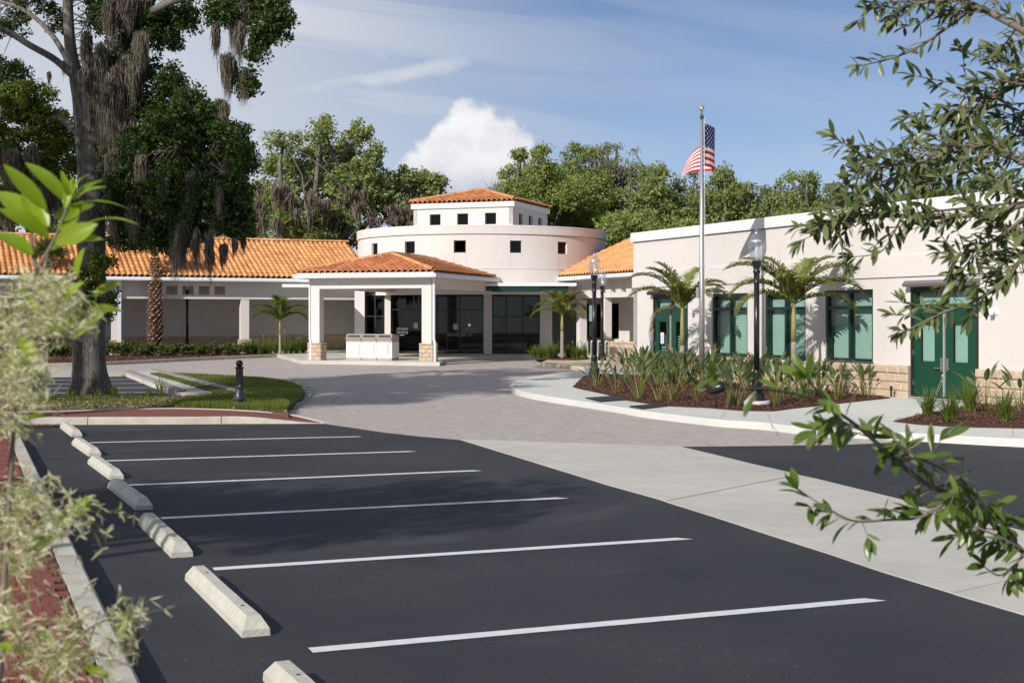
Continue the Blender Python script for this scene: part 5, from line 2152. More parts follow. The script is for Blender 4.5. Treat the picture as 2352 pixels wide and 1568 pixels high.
def moss_mesh(spots, name, material, parent, per=220, wd=0.02, rg=rng, seg=4):
    """hanging beards: (x, y, z top, half width, length)"""
    V, F_ = [], []
    base = 0
    for (x, y, z, hw_, ln) in spots:
        n = per
        a = rg.uniform(0, 2 * np.pi, n)
        r = hw_ * np.sqrt(rg.random(n))
        px_, py_ = x + np.cos(a) * r, y + np.sin(a) * r
        L_ = ln * (0.25 + 0.75 * rg.random(n)) * (1.0 - 0.62 * (r / hw_) ** 1.4)
        z0 = z + rg.uniform(-0.12, 0.05, n) * ln - 0.25 * ln * (r / hw_) ** 2 * rg.random(n)
        th = rg.uniform(0, np.pi, n)
        sx, sy = np.cos(th), np.sin(th)
        dxa, dya = rg.normal(0, 0.05, n) * ln, rg.normal(0, 0.05, n) * ln
        rows = []
        for k in range(seg + 1):
            f = k / seg
            w_ = wd * (0.5 + 0.9 * math.sin(math.pi * min(f * 1.15 + 0.1, 1))) * (1 - f * 0.55)
            cx = px_ + (x - px_) * 0.72 * f ** 1.6 + dxa * f + rg.normal(0, wd * 0.5, n)
            cy = py_ + (y - py_) * 0.72 * f ** 1.6 + dya * f + rg.normal(0, wd * 0.5, n)
            cz = z0 - L_ * f
            rows.append(np.stack([np.stack([cx - sx * w_, cy - sy * w_, cz], 1), np.stack([cx + sx * w_, cy + sy * w_, cz], 1)], 1))
        A_ = np.stack(rows, 1)                      # n, seg+1, 2, 3
        V.append(A_.reshape(-1, 3))
        for k in range(seg):
            i0 = base + np.arange(n) * (seg + 1) * 2 + k * 2
            F_.append(np.stack([i0, i0 + 1, i0 + 3, i0 + 2], 1))
        base += n * (seg + 1) * 2
    o = link(name, np_mesh(name, np.concatenate(V), np.concatenate(F_), material), parent)
    o['kind'] = 'stuff'
    return o


def tree(name, label, base, lobes, leafm, leaf, per, clump_r, trunk_r, fork_z, barkm='bark', cat='tree', group=None, seed=1, limbs=22, moss=None, mossm='moss_far', aspect=0.55, flat=0.75, twig_n=90):
    rg = np.random.default_rng(seed)
    rr = random.Random(seed)
    root = thing(name, label, cat, base, group)
    cs = lobe_clumps(lobes, rg)
    rad = clump_r * rg.uniform(0.6, 1.25, len(cs))
    pts, off = clump_points(cs, rad, per, rg, flat)
    V, F_ = leaf_cloud(pts, leaf, aspect, 0.25, rg, off)
    o = link('crown', np_mesh('crown', V, F_, M[leafm]), root)
    o['kind'] = 'stuff'
    b = Vector(base)
    mb = MB()
    fk = Vector((b.x + rr.uniform(-.3, .3), b.y, b.z + fork_z))
    mb.tube([b + Vector((0, 0, -0.2)), b + Vector((0, 0, 0.25)), b.lerp(fk, 0.4), fk], [trunk_r * 1.5, trunk_r * 1.15, trunk_r, trunk_r * 0.85], 10, cap=False)
    obj('trunk', mb, M[barkm], root, smooth=True)
    mb = MB()
    L_ = [Vector(l[:3]) for l in lobes]
    main = []
    for l, c in zip(lobes, L_):
        p = limb(mb, fk, c, trunk_r * 0.55, trunk_r * 0.18, 0.12, 6, 6, rr)
        main += p[2:]
    for k in range(limbs + twig_n):
        c = Vector(cs[rr.randrange(len(cs))])
        p = min(rr.sample(main, min(6, len(main))), key=lambda q: (q - c).length)
        limb(mb, p, c, trunk_r * (0.16 if k < limbs else 0.07), 0.015, 0.14, 4, 4, rr)
    obj('branches', mb, M['bark_pale'], root, smooth=True)['kind'] = 'stuff'
    if moss:
        moss_mesh(moss, 'hanging_moss', M[mossm], root, 60, 0.030, rg)
    return root


def lobe_at(px, py, d, rx, ry, rz, n):
    p = A(px, py, d)
    return (p.x, p.y, p.z, rx, ry, rz, n)


# trees behind the buildings -------------------------------------------------
ts = 86 / F        # metres per pixel at 86 m
# big mossy oak behind the arcade
lb = []
for (px, py, rx, rz, n) in ((640, 380, 42, 34, 16), (700, 430, 75, 60, 42), (640, 470, 60, 50, 30), (770, 420, 70, 62, 42), (830, 440, 60, 50, 30), (740, 350, 50, 36, 22),
                            (655, 320, 42, 18, 11), (735, 300, 40, 20, 11), (745, 276, 15, 7, 3), (835, 300, 38, 22, 12), (800, 345, 45, 28, 16), (855, 355, 22, 30, 9),
                            (690, 500, 70, 35, 34), (800, 490, 70, 36, 34), (620, 510, 45, 30, 20), (720, 540, 90, 22, 16), (860, 430, 40, 40, 22), (890, 465, 40, 40, 20), (600, 440, 40, 46, 20), (835, 385, 34, 28, 14), (690, 375, 44, 34, 18), (775, 375, 44, 36, 18), (640, 545, 60, 20, 10), (800, 545, 60, 20, 10)):
    lb.append(lobe_at(px, py, 86 + rnd.uniform(-2, 3), rx * ts, rx * ts * 1.0, rz * ts, n))
ms = [(A(px, 0, 86).x, 84 + rnd.uniform(-2.5, 2.5), A(0, py, 86).z, rnd.uniform(.2, .45), rnd.uniform(1.2, 2.6)) for px, py in
      [(rnd.uniform(600, 845), rnd.uniform(430, 515)) for _ in range(44)]]
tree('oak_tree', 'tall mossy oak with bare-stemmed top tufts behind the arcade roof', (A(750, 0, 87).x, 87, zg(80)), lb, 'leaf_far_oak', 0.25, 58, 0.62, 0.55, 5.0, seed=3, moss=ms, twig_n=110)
lb = []
for (px, py, rx, rz, n) in ((900, 440, 42, 42, 26), (950, 450, 50, 45, 32), (995, 440, 32, 38, 18), (930, 405, 40, 26, 14), (970, 410, 26, 22, 9), (1008, 425, 16, 24, 7), (870, 480, 45, 40, 22), (960, 490, 60, 35, 26)):
    lb.append(lobe_at(px, py, 88 + rnd.uniform(-2, 2), rx * ts, rx * ts, rz * ts, n))
ms = [(A(px, 0, 86).x, 85 + rnd.uniform(-2, 2), A(0, py, 86).z, rnd.uniform(.25, .5), rnd.uniform(.8, 1.7)) for px, py in
      [(rnd.uniform(850, 1010), rnd.uniform(455, 515)) for _ in range(30)]]
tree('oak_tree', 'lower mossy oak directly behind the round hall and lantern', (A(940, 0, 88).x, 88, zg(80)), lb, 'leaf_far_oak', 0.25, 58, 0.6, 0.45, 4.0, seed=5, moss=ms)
# woodland behind the left end, mostly seen under the big oak
for k, (px, top, d, wdt, col) in enumerate(((60, 330, 92, 150, 'leaf_far_dark'), (250, 360, 95, 150, 'leaf_far_dark'), (430, 380, 92, 120, 'leaf_far_dark'), (545, 420, 90, 80, 'leaf_far_oak'))):
    s_ = d / F
    lb = [lobe_at(px + rnd.uniform(-.5, .5) * wdt, top + 60 + rnd.uniform(-20, 120), d + rnd.uniform(-3, 3), wdt * .45 * s_, wdt * .4 * s_, 55 * s_, 26) for _ in range(6)]
    ms = [(A(px + rnd.uniform(-.5, .5) * wdt, 0, d).x, d - rnd.uniform(1, 4), A(0, rnd.uniform(430, 520), d).z, rnd.uniform(.3, .7), rnd.uniform(1.2, 2.4)) for _ in range(30)]
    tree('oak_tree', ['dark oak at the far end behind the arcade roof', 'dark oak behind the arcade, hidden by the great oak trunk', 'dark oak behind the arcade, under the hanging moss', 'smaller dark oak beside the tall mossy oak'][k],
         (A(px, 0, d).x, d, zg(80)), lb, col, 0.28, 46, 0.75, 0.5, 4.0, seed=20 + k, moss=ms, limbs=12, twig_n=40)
# right-hand woodland
woods = [
    # px, top, d, half width px, material, per, clump, label
    (1235, 352, 104, 88, 'leaf_far_bright', 62, 0.72, 'bright green broad tree behind the round hall, beside a bare bush', 10),
    (1330, 345, 108, 60, 'leaf_far_bright', 55, 0.75, 'bright green tree right behind the lantern roof', 9),
    (1420, 330, 112, 88, 'leaf_far_grey', 24, 0.62, 'tall thin-leaved grey-green tree with sky showing through', 11),
    (1500, 395, 100, 70, 'leaf_far_oak', 52, 0.70, 'rounded oak between the thin grey tree and the flagpole', 9),
    (1590, 410, 102, 60, 'leaf_far_dark', 50, 0.70, 'oak crown just behind the flagpole', 8),
    (1680, 402, 98, 66, 'leaf_far_oak', 60, 0.72, 'full dark-shaded oak right of the flag', 10),
    (1765, 450, 104, 45, 'leaf_far_dark', 45, 0.65, 'low oak in the dip of the tree line', 6),
    (1835, 402, 100, 58, 'leaf_far_oak', 55, 0.70, 'oak with two tops right of the dip in the tree line', 9),
    (1915, 440, 106, 50, 'leaf_far_dark', 44, 0.65, 'thin oak behind the near branch tips', 6),
    (2000, 440, 110, 60, 'leaf_far_dark', 50, 0.70, 'tree half hidden behind the near branch, over the parapet', 7),
    (2130, 400, 96, 95, 'leaf_oak_lit', 62, 0.75, 'dense deep green tree over the parapet behind the near branch', 9),
    (2290, 405, 100, 80, 'leaf_far_dark', 50, 0.75, 'tree over the parapet at the edge of view', 7)]
for k, (px, top, d, hw_, col, per, cr_, lab, nl) in enumerate(woods):
    s_ = d / F
    rr = random.Random(50 + k)
    lb = []
    for q in range(nl):
        u = (q + 0.5) / nl * 2 - 1
        u += rr.uniform(-.15, .15)
        tp = top + (u * u) * 70 + rr.uniform(4, 44)
        rz = rr.uniform(26, 46)
        lb.append(lobe_at(px + u * hw_ * 0.85, tp + rz * 0.9, d + rr.uniform(-3, 3), rr.uniform(24, 40) * s_, 36 * s_, rz * s_, int(rr.uniform(14, 22))))
    for q in range(nl):
        u = rr.uniform(-1, 1)
        lb.append(lobe_at(px + u * hw_, top + 95 + rr.uniform(-10, 70), d + rr.uniform(-3, 2), 46 * s_, 46 * s_, 40 * s_, int(rr.uniform(18, 26))))
    for q in range(8):
        u = rr.uniform(-1, 1)
        lb.append(lobe_at(px + u * hw_ * 1.05, top + u * u * 70 - rr.uniform(-12, 14), d + rr.uniform(-2, 2), rr.uniform(6, 13) * s_, 10 * s_, rr.uniform(6, 12) * s_, rr.randrange(2, 5)))
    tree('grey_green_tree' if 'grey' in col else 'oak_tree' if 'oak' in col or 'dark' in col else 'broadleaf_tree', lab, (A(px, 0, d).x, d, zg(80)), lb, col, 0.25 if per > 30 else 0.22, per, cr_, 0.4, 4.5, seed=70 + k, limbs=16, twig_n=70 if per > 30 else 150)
# lower bright shrubs in front of the wood
for k, (px, top, d, hw_) in enumerate(((1430, 478, 88, 55), (1530, 470, 86, 50), (1620, 490, 84, 48), (1725, 500, 82, 50), (1830, 480, 84, 60))):
    s_ = d / F
    rr = random.Random(90 + k)
    lb = [lobe_at(px + rr.uniform(-1, 1) * hw_, top + 28 + rr.uniform(0, 60), d + rr.uniform(-2, 2), 24 * s_, 26 * s_, 22 * s_, 13) for _ in range(9)]
    tree('understorey_tree', ['round bright shrubby tree above the corner roof', 'second shrubby tree from the corner roof, above the parapet', 'shrubby tree behind the parapet at the flagpole', 'shrubby tree behind the parapet above the post lamp', 'shrubby tree behind the parapet between post lamp and near branch'][k],
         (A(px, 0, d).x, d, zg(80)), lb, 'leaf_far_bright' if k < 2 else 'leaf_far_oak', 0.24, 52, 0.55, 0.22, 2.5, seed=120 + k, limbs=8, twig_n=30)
# bare bush against the sky
root = thing('bare_tree', 'leafless twiggy bush against the sky beside the lantern roof', 'tree', (A(1140, 0, 96).x, 96, zg(80)))
mb = MB()
rr = random.Random(4)
b0 = A(1150, 520, 96)
for k in range(70):
    e = A(1140 + rr.gauss(0, 16), 425 + rr.uniform(-18, 45), 96 + rr.uniform(-1, 1))
    limb(mb, b0, e, 0.04, 0.008, 0.08, 5, 4, rr)
for k in range(5):
    limb(mb, (b0.x + rr.uniform(-.4, .4), 96, zg(80)), b0, 0.09, 0.05, 0.03, 4, 5, rr)
obj('branches', mb, M['bark_pale'], root)['kind'] = 'stuff'

# ------------------------------------------------------------------ the great oak
DO = 33.0
mo = DO / F
oak = thing('live_oak_tree', 'great live oak with grey trunk, dark crown and long beards of grey moss', 'tree', G(207, 913, 0.12))
mb = MB()
rr = random.Random(8)
prof = [(207, 918, 62), (207, 905, 54), (207, 880, 43), (206, 840, 37.5), (206, 780, 35), (207, 700, 34), (208, 620, 32), (209, 540, 31), (210, 460, 30), (208, 380, 30), (203, 300, 30), (196, 240, 28), (188, 195, 27), (178, 160, 20)]
prof = smooth_line([Vector(p) for p in prof], 3)
vs, fs = [], []
nS = 28
for i, p in enumerate(prof):
    c = A(p.x, p.y, DO)
    r0 = p.z * mo
    for k in range(nS):
        a = 2 * math.pi * k / nS
        fl_ = max(0.0, (p.y - 840) / 78.0)
        r = r0 * (1 + 0.10 * fl_ * math.sin(a * 5 + 0.6) + 0.03 * math.sin(a * 3 + i * 0.35) + 0.02 * math.sin(a * 9 + i * 0.9))
        vs.append((c.x + r * math.cos(a), c.y + r * math.sin(a), c.z))
for i in range(len(prof) - 1):
    for k in range(nS):
        k2 = (k + 1) % nS
        fs.append((i * nS + k, (i + 1) * nS + k, (i + 1) * nS + k2, i * nS + k2))
fs = [f[::-1] for f in fs]
mb.add(vs, fs)
obj('trunk', mb, M['bark'], oak, smooth=True)
# limbs (each its own part): pixel path, depth, radius
limbs_ = [([(180, 185), (165, 130), (158, 60), (156, -40), (165, -160)], [DO, DO, DO - .2, DO - .4, DO - 1], [16, 14, 12, 11, 8]),
          ([(182, 190), (130, 140), (70, 105), (10, 70), (-80, 40)], [DO, DO - .3, DO - .8, DO - 1.2, DO - 2], [9, 8, 7.5, 7, 6]),
          ([(168, 165), (130, 95), (85, 45), (30, 12), (-30, 0)], [DO, DO + .3, DO + .8, DO + 1, DO + 1.5], [7, 6, 5.5, 5, 4]),
          ([(205, 250), (240, 180), (290, 90), (340, 10), (400, -90)], [DO, DO + .2, DO + .2, DO, DO - .4], [20, 17, 14, 12, 9]),
          ([(212, 400), (280, 350), (360, 330), (440, 350), (520, 400)], [DO, DO - .5, DO - 1.3, DO - 2, DO - 3], [13, 10, 7, 4, 1.5]),
          ([(300, 60), (390, 5), (470, -10), (560, 5), (620, 30)], [DO, DO - .8, DO - 1.5, DO - 2.2, DO - 3], [11, 9, 8, 6, 4]),
          ([(208, 330), (150, 280), (90, 260), (20, 270), (-60, 300)], [DO, DO + .5, DO + 1, DO + 1.5, DO + 2], [12, 10, 8, 7, 5]),
          ([(210, 460), (270, 450), (350, 470), (420, 520)], [DO, DO + .8, DO + 1.5, DO + 2.0], [9, 7, 5, 4])]
mains = []
for pth, dd, rad in limbs_:
    P_ = smooth_line([A(x, y, d) for (x, y), d in zip(pth, dd)], 5)
    rads = np.interp(np.linspace(0, len(rad) - 1, len(P_)), range(len(rad)), rad) * mo
    mb = MB()
    mb.tube(P_, list(rads), 10, cap=False)
    obj('limb', mb, M['bark'] if pth[0][1] >= 330 else M['bark_pale'], oak, smooth=True)
    mains += P_[2:]
masses = [
    # px, py, d, rx, ry, rz (px), clumps, bright
    (330, 440, 32.0, 95, 80, 85, 165, 0), (440, 450, 31.0, 95, 85, 85, 165, 0), (515, 440, 30.5, 66, 70, 75, 95, 0), (400, 340, 32.0, 90, 80, 66, 120, 0), (480, 350, 31, 66, 60, 66, 72, 0),
    (345, 255, 32.5, 70, 60, 66, 82, 0), (440, 255, 32.0, 46, 50, 60, 46, 0), (530, 510, 30.5, 52, 50, 42, 50, 0), (400, 540, 31.5, 80, 60, 38, 66, 0), (300, 540, 32.5, 50, 50, 38, 40, 0),
    (555, 375, 30, 26, 30, 46, 24, 0), (290, 350, 32.6, 55, 50, 70, 80, 0), (290, 220, 33.0, 44, 40, 70, 46, 0), (250, 300, 33.4, 30, 30, 80, 34, 0), (280, 470, 32.8, 40, 45, 60, 40, 0), (395, 190, 32.4, 30, 40, 40, 22, 0), (465, 290, 31.4, 40, 40, 36, 26, 0),
    (345, 60, 33, 62, 60, 55, 62, 0), (280, 20, 33, 58, 60, 50, 46, 0), (420, 40, 33, 46, 50, 38, 34, 0), (395, 95, 33, 30, 36, 20, 14, 0), (330, 150, 32.8, 36, 40, 50, 30, 0), (280, 120, 33.2, 40, 40, 60, 34, 0),
    (560, 25, 30.5, 75, 50, 40, 66, 0), (620, 70, 30, 48, 40, 38, 36, 0), (640, 30, 30, 34, 36, 40, 26, 0), (590, 120, 30.3, 22, 26, 36, 16, 0), (570, 190, 30.3, 26, 26, 40, 17, 0), (500, 20, 31, 34, 40, 34, 22, 0),
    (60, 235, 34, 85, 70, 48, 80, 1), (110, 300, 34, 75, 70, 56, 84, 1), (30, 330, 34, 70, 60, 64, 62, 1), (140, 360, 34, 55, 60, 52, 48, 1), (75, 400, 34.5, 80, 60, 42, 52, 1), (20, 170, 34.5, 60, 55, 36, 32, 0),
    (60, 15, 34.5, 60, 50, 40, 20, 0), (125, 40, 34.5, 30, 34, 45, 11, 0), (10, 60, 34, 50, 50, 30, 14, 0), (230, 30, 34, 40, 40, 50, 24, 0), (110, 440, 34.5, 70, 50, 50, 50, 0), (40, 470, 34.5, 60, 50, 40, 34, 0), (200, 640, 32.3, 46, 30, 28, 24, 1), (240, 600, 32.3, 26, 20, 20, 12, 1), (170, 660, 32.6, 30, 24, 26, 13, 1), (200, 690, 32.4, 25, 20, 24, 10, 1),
    (250, 690, 32.5, 16, 14, 40, 6, 0)]
rq = random.Random(17)
for k in range(46):
    a = rq.uniform(-0.9, 1.25)
    masses.append((430 + math.sin(a) * rq.uniform(130, 172), 430 - math.cos(a) * rq.uniform(120, 190), 31.2 + rq.uniform(-1, 1), 20, 20, 16, rq.randrange(3, 7), 0))
# the part of the crown above and before the frame, whose shade falls on the drive and lot
masses += [(250, -150, 32, 150, 130, 70, 80, 0), (430, -130, 31, 130, 120, 60, 60, 0), (60, -140, 33, 130, 120, 70, 60, 0), (150, -320, 33, 220, 200, 90, 90, 0)]
rgo = np.random.default_rng(42)
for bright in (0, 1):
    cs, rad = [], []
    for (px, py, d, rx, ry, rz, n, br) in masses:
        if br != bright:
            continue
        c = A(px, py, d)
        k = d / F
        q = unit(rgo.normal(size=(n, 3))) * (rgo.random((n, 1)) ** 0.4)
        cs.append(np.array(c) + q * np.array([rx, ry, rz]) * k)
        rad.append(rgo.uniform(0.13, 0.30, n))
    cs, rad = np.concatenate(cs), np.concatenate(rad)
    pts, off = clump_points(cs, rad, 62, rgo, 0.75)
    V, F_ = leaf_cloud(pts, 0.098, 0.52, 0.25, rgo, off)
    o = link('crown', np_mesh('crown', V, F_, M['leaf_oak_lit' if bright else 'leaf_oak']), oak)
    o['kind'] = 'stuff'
    mb = MB()
    for c in cs[::2]:
        c = Vector(c)
        p = min(rr.sample(mains, 9), key=lambda q: (q - c).length)
        if (p - c).length < 1.5:
            limb(mb, p, c, 0.016, 0.005, 0.16, 4, 4, rr)
    if not bright:
        obj('twigs', mb, M['twig_dark'], oak)['kind'] = 'stuff'


def beards(lst, per, wd=0.0085):
    for (px, py, d, hw_, ln, nb) in lst:
        sp = []
        for k in range(nb):
            p = A(px + rr.uniform(-.6, .6) * hw_, py + rr.uniform(0, .25) * ln, d + rr.uniform(-.25, .25))
            sp.append((p.x, p.y, p.z, hw_ * mo * rr.uniform(.45, .75), ln * mo * rr.uniform(.6, 1.0)))
        moss_mesh(sp, 'moss_beard', M['moss'], oak, per, wd, rgo, 5)


beards([(255, 150, 32.0, 30, 190, 5), (300, 120, 32.1, 26, 150, 4), (210, 110, 32.1, 18, 170, 3), (262, 330, 32.0, 26, 150, 4), (325, 60, 32.2, 22, 150, 3), (195, 50, 32.3, 16, 150, 3), (228, 85, 32.2, 24, 185, 4), (270, -20, 32.2, 34, 150, 4), (310, -10, 32.4, 26, 110, 3), (275, 240, 32.2, 28, 150, 4), (300, 230, 32.3, 20, 120, 2),
        (218, 180, 32.2, 12, 90, 2), (240, 255, 32.3, 14, 110, 2), (30, 320, 33.4, 40, 150, 4), (80, 330, 33.4, 25, 110, 3), (15, 420, 33.4, 30, 130, 3),
        (500, 45, 30.6, 12, 95, 2), (540, 20, 30.4, 20, 150, 3), (536, 120, 30.3, 26, 120, 4), (565, 150, 30.2, 22, 105, 3), (598, 70, 30.2, 10, 85, 1), (560, -10, 30.4, 24, 90, 3),
        (420, 200, 31.8, 22, 80, 2), (505, 220, 30.8, 20, 70, 2), (450, 240, 31.5, 20, 90, 2)], 290)
beards([(300, 440, 31.6, 30, 150, 3), (272, 480, 32.4, 16, 130, 2), (400, 520, 30.8, 20, 160, 3), (420, 500, 30.6, 18, 185, 3), (455, 505, 30.4, 15, 160, 2), (482, 530, 30.2, 15, 130, 2), (512, 545, 30.1, 12, 95, 2), (540, 530, 29.9, 11, 90, 1),
        (430, 380, 30.6, 20, 130, 2), (370, 400, 31.0, 18, 110, 2), (330, 330, 31.4, 20, 130, 2), (500, 420, 30.0, 16, 90, 2), (460, 300, 30.8, 14, 80, 2), (560, 525, 30.5, 10, 55, 1), (120, 420, 33.6, 26, 150, 3), (165, 430, 33.4, 22, 130, 2), (250, 640, 32.4, 8, 120, 1)], 170)
beards([(110, 150, 33.8, 8, 70, 1), (35, 20, 33.5, 6, 60, 1), (145, 130, 33.8, 8, 60, 1)], 90)

# trees to the left of the view: their shade crosses the lot, the drive and the great oak
for k, (x, y, zc, rx, ry, rz, n, th_) in enumerate(((-10.8, 2.8, 7.4, 3.6, 2.2, 1.2, 150, 3.4), (-16.4, 23.0, 12.0, 4.0, 4.6, 4.4, 130, 4.5), (-13.4, 20.0, 10.3, 3.2, 4.2, 1.5, 210, 6.0))):
    lb = [(x + rnd.uniform(-.65, .65) * rx, y + rnd.uniform(-.65, .65) * ry, zc + rnd.uniform(-.65, .65) * rz, rx * .45, ry * .45, rz * .4, n // 5) for _ in range(10)]
    tree('oak_tree', ['oak out past the brick walk whose shade crosses the lot', 'tall oak beyond the brick walk, shading the great oak', 'lower oak beyond the brick walk whose shade falls on the drive'][k], (x, y, 0), lb, 'leaf_oak', 0.16, 34, 0.5, 0.3, th_, seed=200 + k, limbs=12, twig_n=20)
# ------------------------------------------------------------------ lamps, flag, bollard, racks
def post_lamp(loc, label):
    rt = thing('post_lamp', label, 'street lamp', loc, 'black post lamps with clear acorn globes')
    mb = MB()
    mb.lathe([(0.175, 0.0), (0.175, 0.05), (0.165, 0.09), (0.165, 0.20), (0.135, 0.24), (0.15, 0.265), (0.15, 0.30), (0.11, 0.34), (0.10, 0.46), (0.085, 0.60), (0.095, 0.62), (0.09, 0.66), (0.062, 0.70)], 24)
    auto_smooth(obj('base', mb, M['black_iron'], rt, local=True), 35)
    mb = MB()
    mb.lathe([(0.062, 0.70), (0.060, 2.55)], 20)
    obj('pole', mb, M['black_iron'], rt, local=True, smooth=True)
    mb = MB()
    mb.lathe([(0.060, 2.55), (0.072, 2.57), (0.064, 2.60), (0.064, 2.74), (0.082, 2.80), (0.064, 2.84), (0.075, 2.90), (0.105, 2.97), (0.105, 3.03)], 20)
    auto_smooth(obj('collar', mb, M['black_iron'], rt, local=True), 35)
    pr = [(0.098, 3.03), (0.135, 3.12), (0.172, 3.28), (0.182, 3.40), (0.165, 3.475), (0.140, 3.51), (0.125, 3.515), (0.10, 3.565), (0.07, 3.60), (0.058, 3.62), (0.062, 3.645), (0.045, 3.66), (0.022, 3.70), (0.004, 3.72)]
    vs, fs = [], []
    n = 32
    for i, (r, z) in enumerate(pr):
        for k in range(n):
            a = 2 * math.pi * k / n
            rr_ = r * (1 + (0.018 if k % 2 else 0.0))
            vs.append((rr_ * math.cos(a), rr_ * math.sin(a), z))
    for i in range(len(pr) - 1):
        for k in range(n):
            fs.append((i * n + k, i * n + (k + 1) % n, (i + 1) * n + (k + 1) % n, (i + 1) * n + k))
    mb = MB()
    mb.add(vs, fs)
    obj('globe', mb, M['acrylic'], rt, local=True, smooth=True)
    mb = MB()
    mb.lathe([(0.12, 3.435), (0.115, 3.465), (0.02, 3.49)], 18)
    obj('reflector', mb, M['white_paint'], rt, local=True)
    mb = MB()
    mb.lathe([(0.02, 3.03), (0.02, 3.12), (0.035, 3.17), (0.04, 3.27), (0.02, 3.34)], 10)
    obj('bulb', mb, M['white_paint'], rt, local=True, smooth=True)
    return rt


def on_ground(px, d, h=0.0):
    return Vector(((px - CX) / F * d, d, zg(d) + h))


L3 = post_lamp(on_ground(1738, 29.3, 0.20), 'nearest black post lamp, on a round pale footing in the planting bed')
dup(L3, on_ground(1365, 40.0, 0.18), 0.3, 'taller-looking black post lamp rising from the round kerb tip')
dup(L3, on_ground(1383, 55.0, 0.16), 0.7, 'black post lamp with its base in view at the bike rack')
dup(L3, on_ground(430, 65.5, 0.16), 1.1, 'far black post lamp in the arcade bed under the moss')
for p_, lab, r_ in ((on_ground(1738, 29.3, 0.16), 'round white concrete lamp footing in the mulch by the walk', 0.29), (on_ground(1383, 55.0, 0.11), 'round concrete lamp footing beside the bike rack', 0.30)):
    mb = MB()
    mb.lathe([(r_, 0.0), (r_, 0.055), (r_ - 0.015, 0.07), (0.0, 0.07)], 32, p_)
    tag(obj('lamp_footing', mb, M['sidewalk']), lab, 'lamp footing')

# flagpole and flag
DP = 34.2
fpos = on_ground(1612, DP, 0.15)
pole = thing('flagpole', 'tall aluminium flagpole with a gold ball in the planting bed', 'flagpole', fpos)
ztop = HC + (HY - 268) / F * DP
mb = MB()
mb.tube([fpos, Vector((fpos.x, fpos.y, 2.5)), Vector((fpos.x, fpos.y, ztop))], [0.075, 0.068, 0.037], 20)
obj('pole', mb, M['alum'], pole, smooth=True)
mb = MB()
mb.lathe([(0.11, 0), (0.11, 0.03), (0.08, 0.06)], 20, fpos)
obj('base_collar', mb, M['alum'], pole)
mb = MB()
mb.lathe([(0.045, ztop - 0.06), (0.05, ztop), (0.035, ztop + 0.05), (0.012, ztop + 0.06), (0.012, ztop + 0.14)], 12, (fpos.x, fpos.y, 0))
obj('truck', mb, M['grey_iron'], pole)
mb = MB()
mb.sphere((fpos.x, fpos.y, ztop + 0.20), 0.068, 18, 12)
obj('ball', mb, M['gold'], pole, smooth=True)
zb_ = HC + (HY - 672) / F * DP
mb = MB()
mb.box(fpos.x - 0.14, fpos.x - 0.075, fpos.y - 0.06, fpos.y + 0.05, zb_ - 0.13, zb_ + 0.13)
obj('cleat_box', mb, M['alum'], pole, bevel=0.01)
mb = MB()
mb.tube([(fpos.x + 0.085, fpos.y, 1.6), (fpos.x + 0.08, fpos.y, 4.0), (fpos.x + 0.06, fpos.y, ztop - 0.02)], 0.006, 6)
obj('halyard', mb, M['white_paint'], pole)

fl_ = thing('flag', 'american flag on the pole, folded back by the wind', 'flag', (fpos.x, fpos.y, 6.2))
fz1 = HC + (HY - 286) / F * DP
HO, FLY = 1.06, 1.75
path = smooth_line([Vector(p) for p in ((0.055, 0.0, 0), (0.22, 0.14, 0), (0.40, 0.40, 0), (0.36, 0.68, 0), (0.14, 0.80, 0), (-0.06, 0.90, 0), (-0.20, 1.06, 0), (-0.33, 1.24, 0))], 8)
cum_ = [0.0]
for a, b_ in zip(path, path[1:]):
    cum_.append(cum_[-1] + (b_ - a).length)
Ltot = cum_[-1]


def flagpt(u, v):
    """u along the fly 0..1, v from the top 0..1"""
    s = u * Ltot
    x = np.interp(s, cum_, [p.x for p in path])
    y = np.interp(s, cum_, [p.y for p in path])
    w_ = max(u - 0.36, 0) / 0.64
    sag = 0.12 * u + 0.84 * w_ ** 1.15
    ht = HO * (1 - 0.80 * w_)
    wv = 0.03 * math.sin(u * 13 + v * 2.0) * u
    return (fpos.x + x + wv - 0.07 * v * u, fpos.y + y + 0.04 * math.sin(v * 3 + u * 5), fz1 - sag - v * ht + 0.02 * math.sin(u * 9 + 1))


NU = 40
UC = 0.42
for k in range(13):
    mb = MB()
    u0 = UC if k < 7 else 0.0
    us = [u0 + (1 - u0) * i / NU for i in range(NU + 1)]
    vs = [flagpt(u, k / 13) for u in us] + [flagpt(u, (k + 0.5) / 13) for u in us] + [flagpt(u, (k + 1) / 13) for u in us]
    n = NU + 1
    mb.add(vs, [(i + n, i + n + 1, i + 1, i) for i in range(NU)] + [(i + 2 * n, i + 2 * n + 1, i + n + 1, i + n) for i in range(NU)])
    obj('stripe', mb, M['flag_red' if k % 2 == 0 else 'flag_white'], fl_, smooth=True)
mb = MB()
vs = [flagpt(UC * i / 18, 7 / 13 * j / 12) for j in range(13) for i in range(19)]
mb.add(vs, [((j + 1) * 19 + i, (j + 1) * 19 + i + 1, j * 19 + i + 1, j * 19 + i) for j in range(12) for i in range(18)])
obj('canton', mb, M['flag_blue'], fl_, smooth=True)
mb = MB()
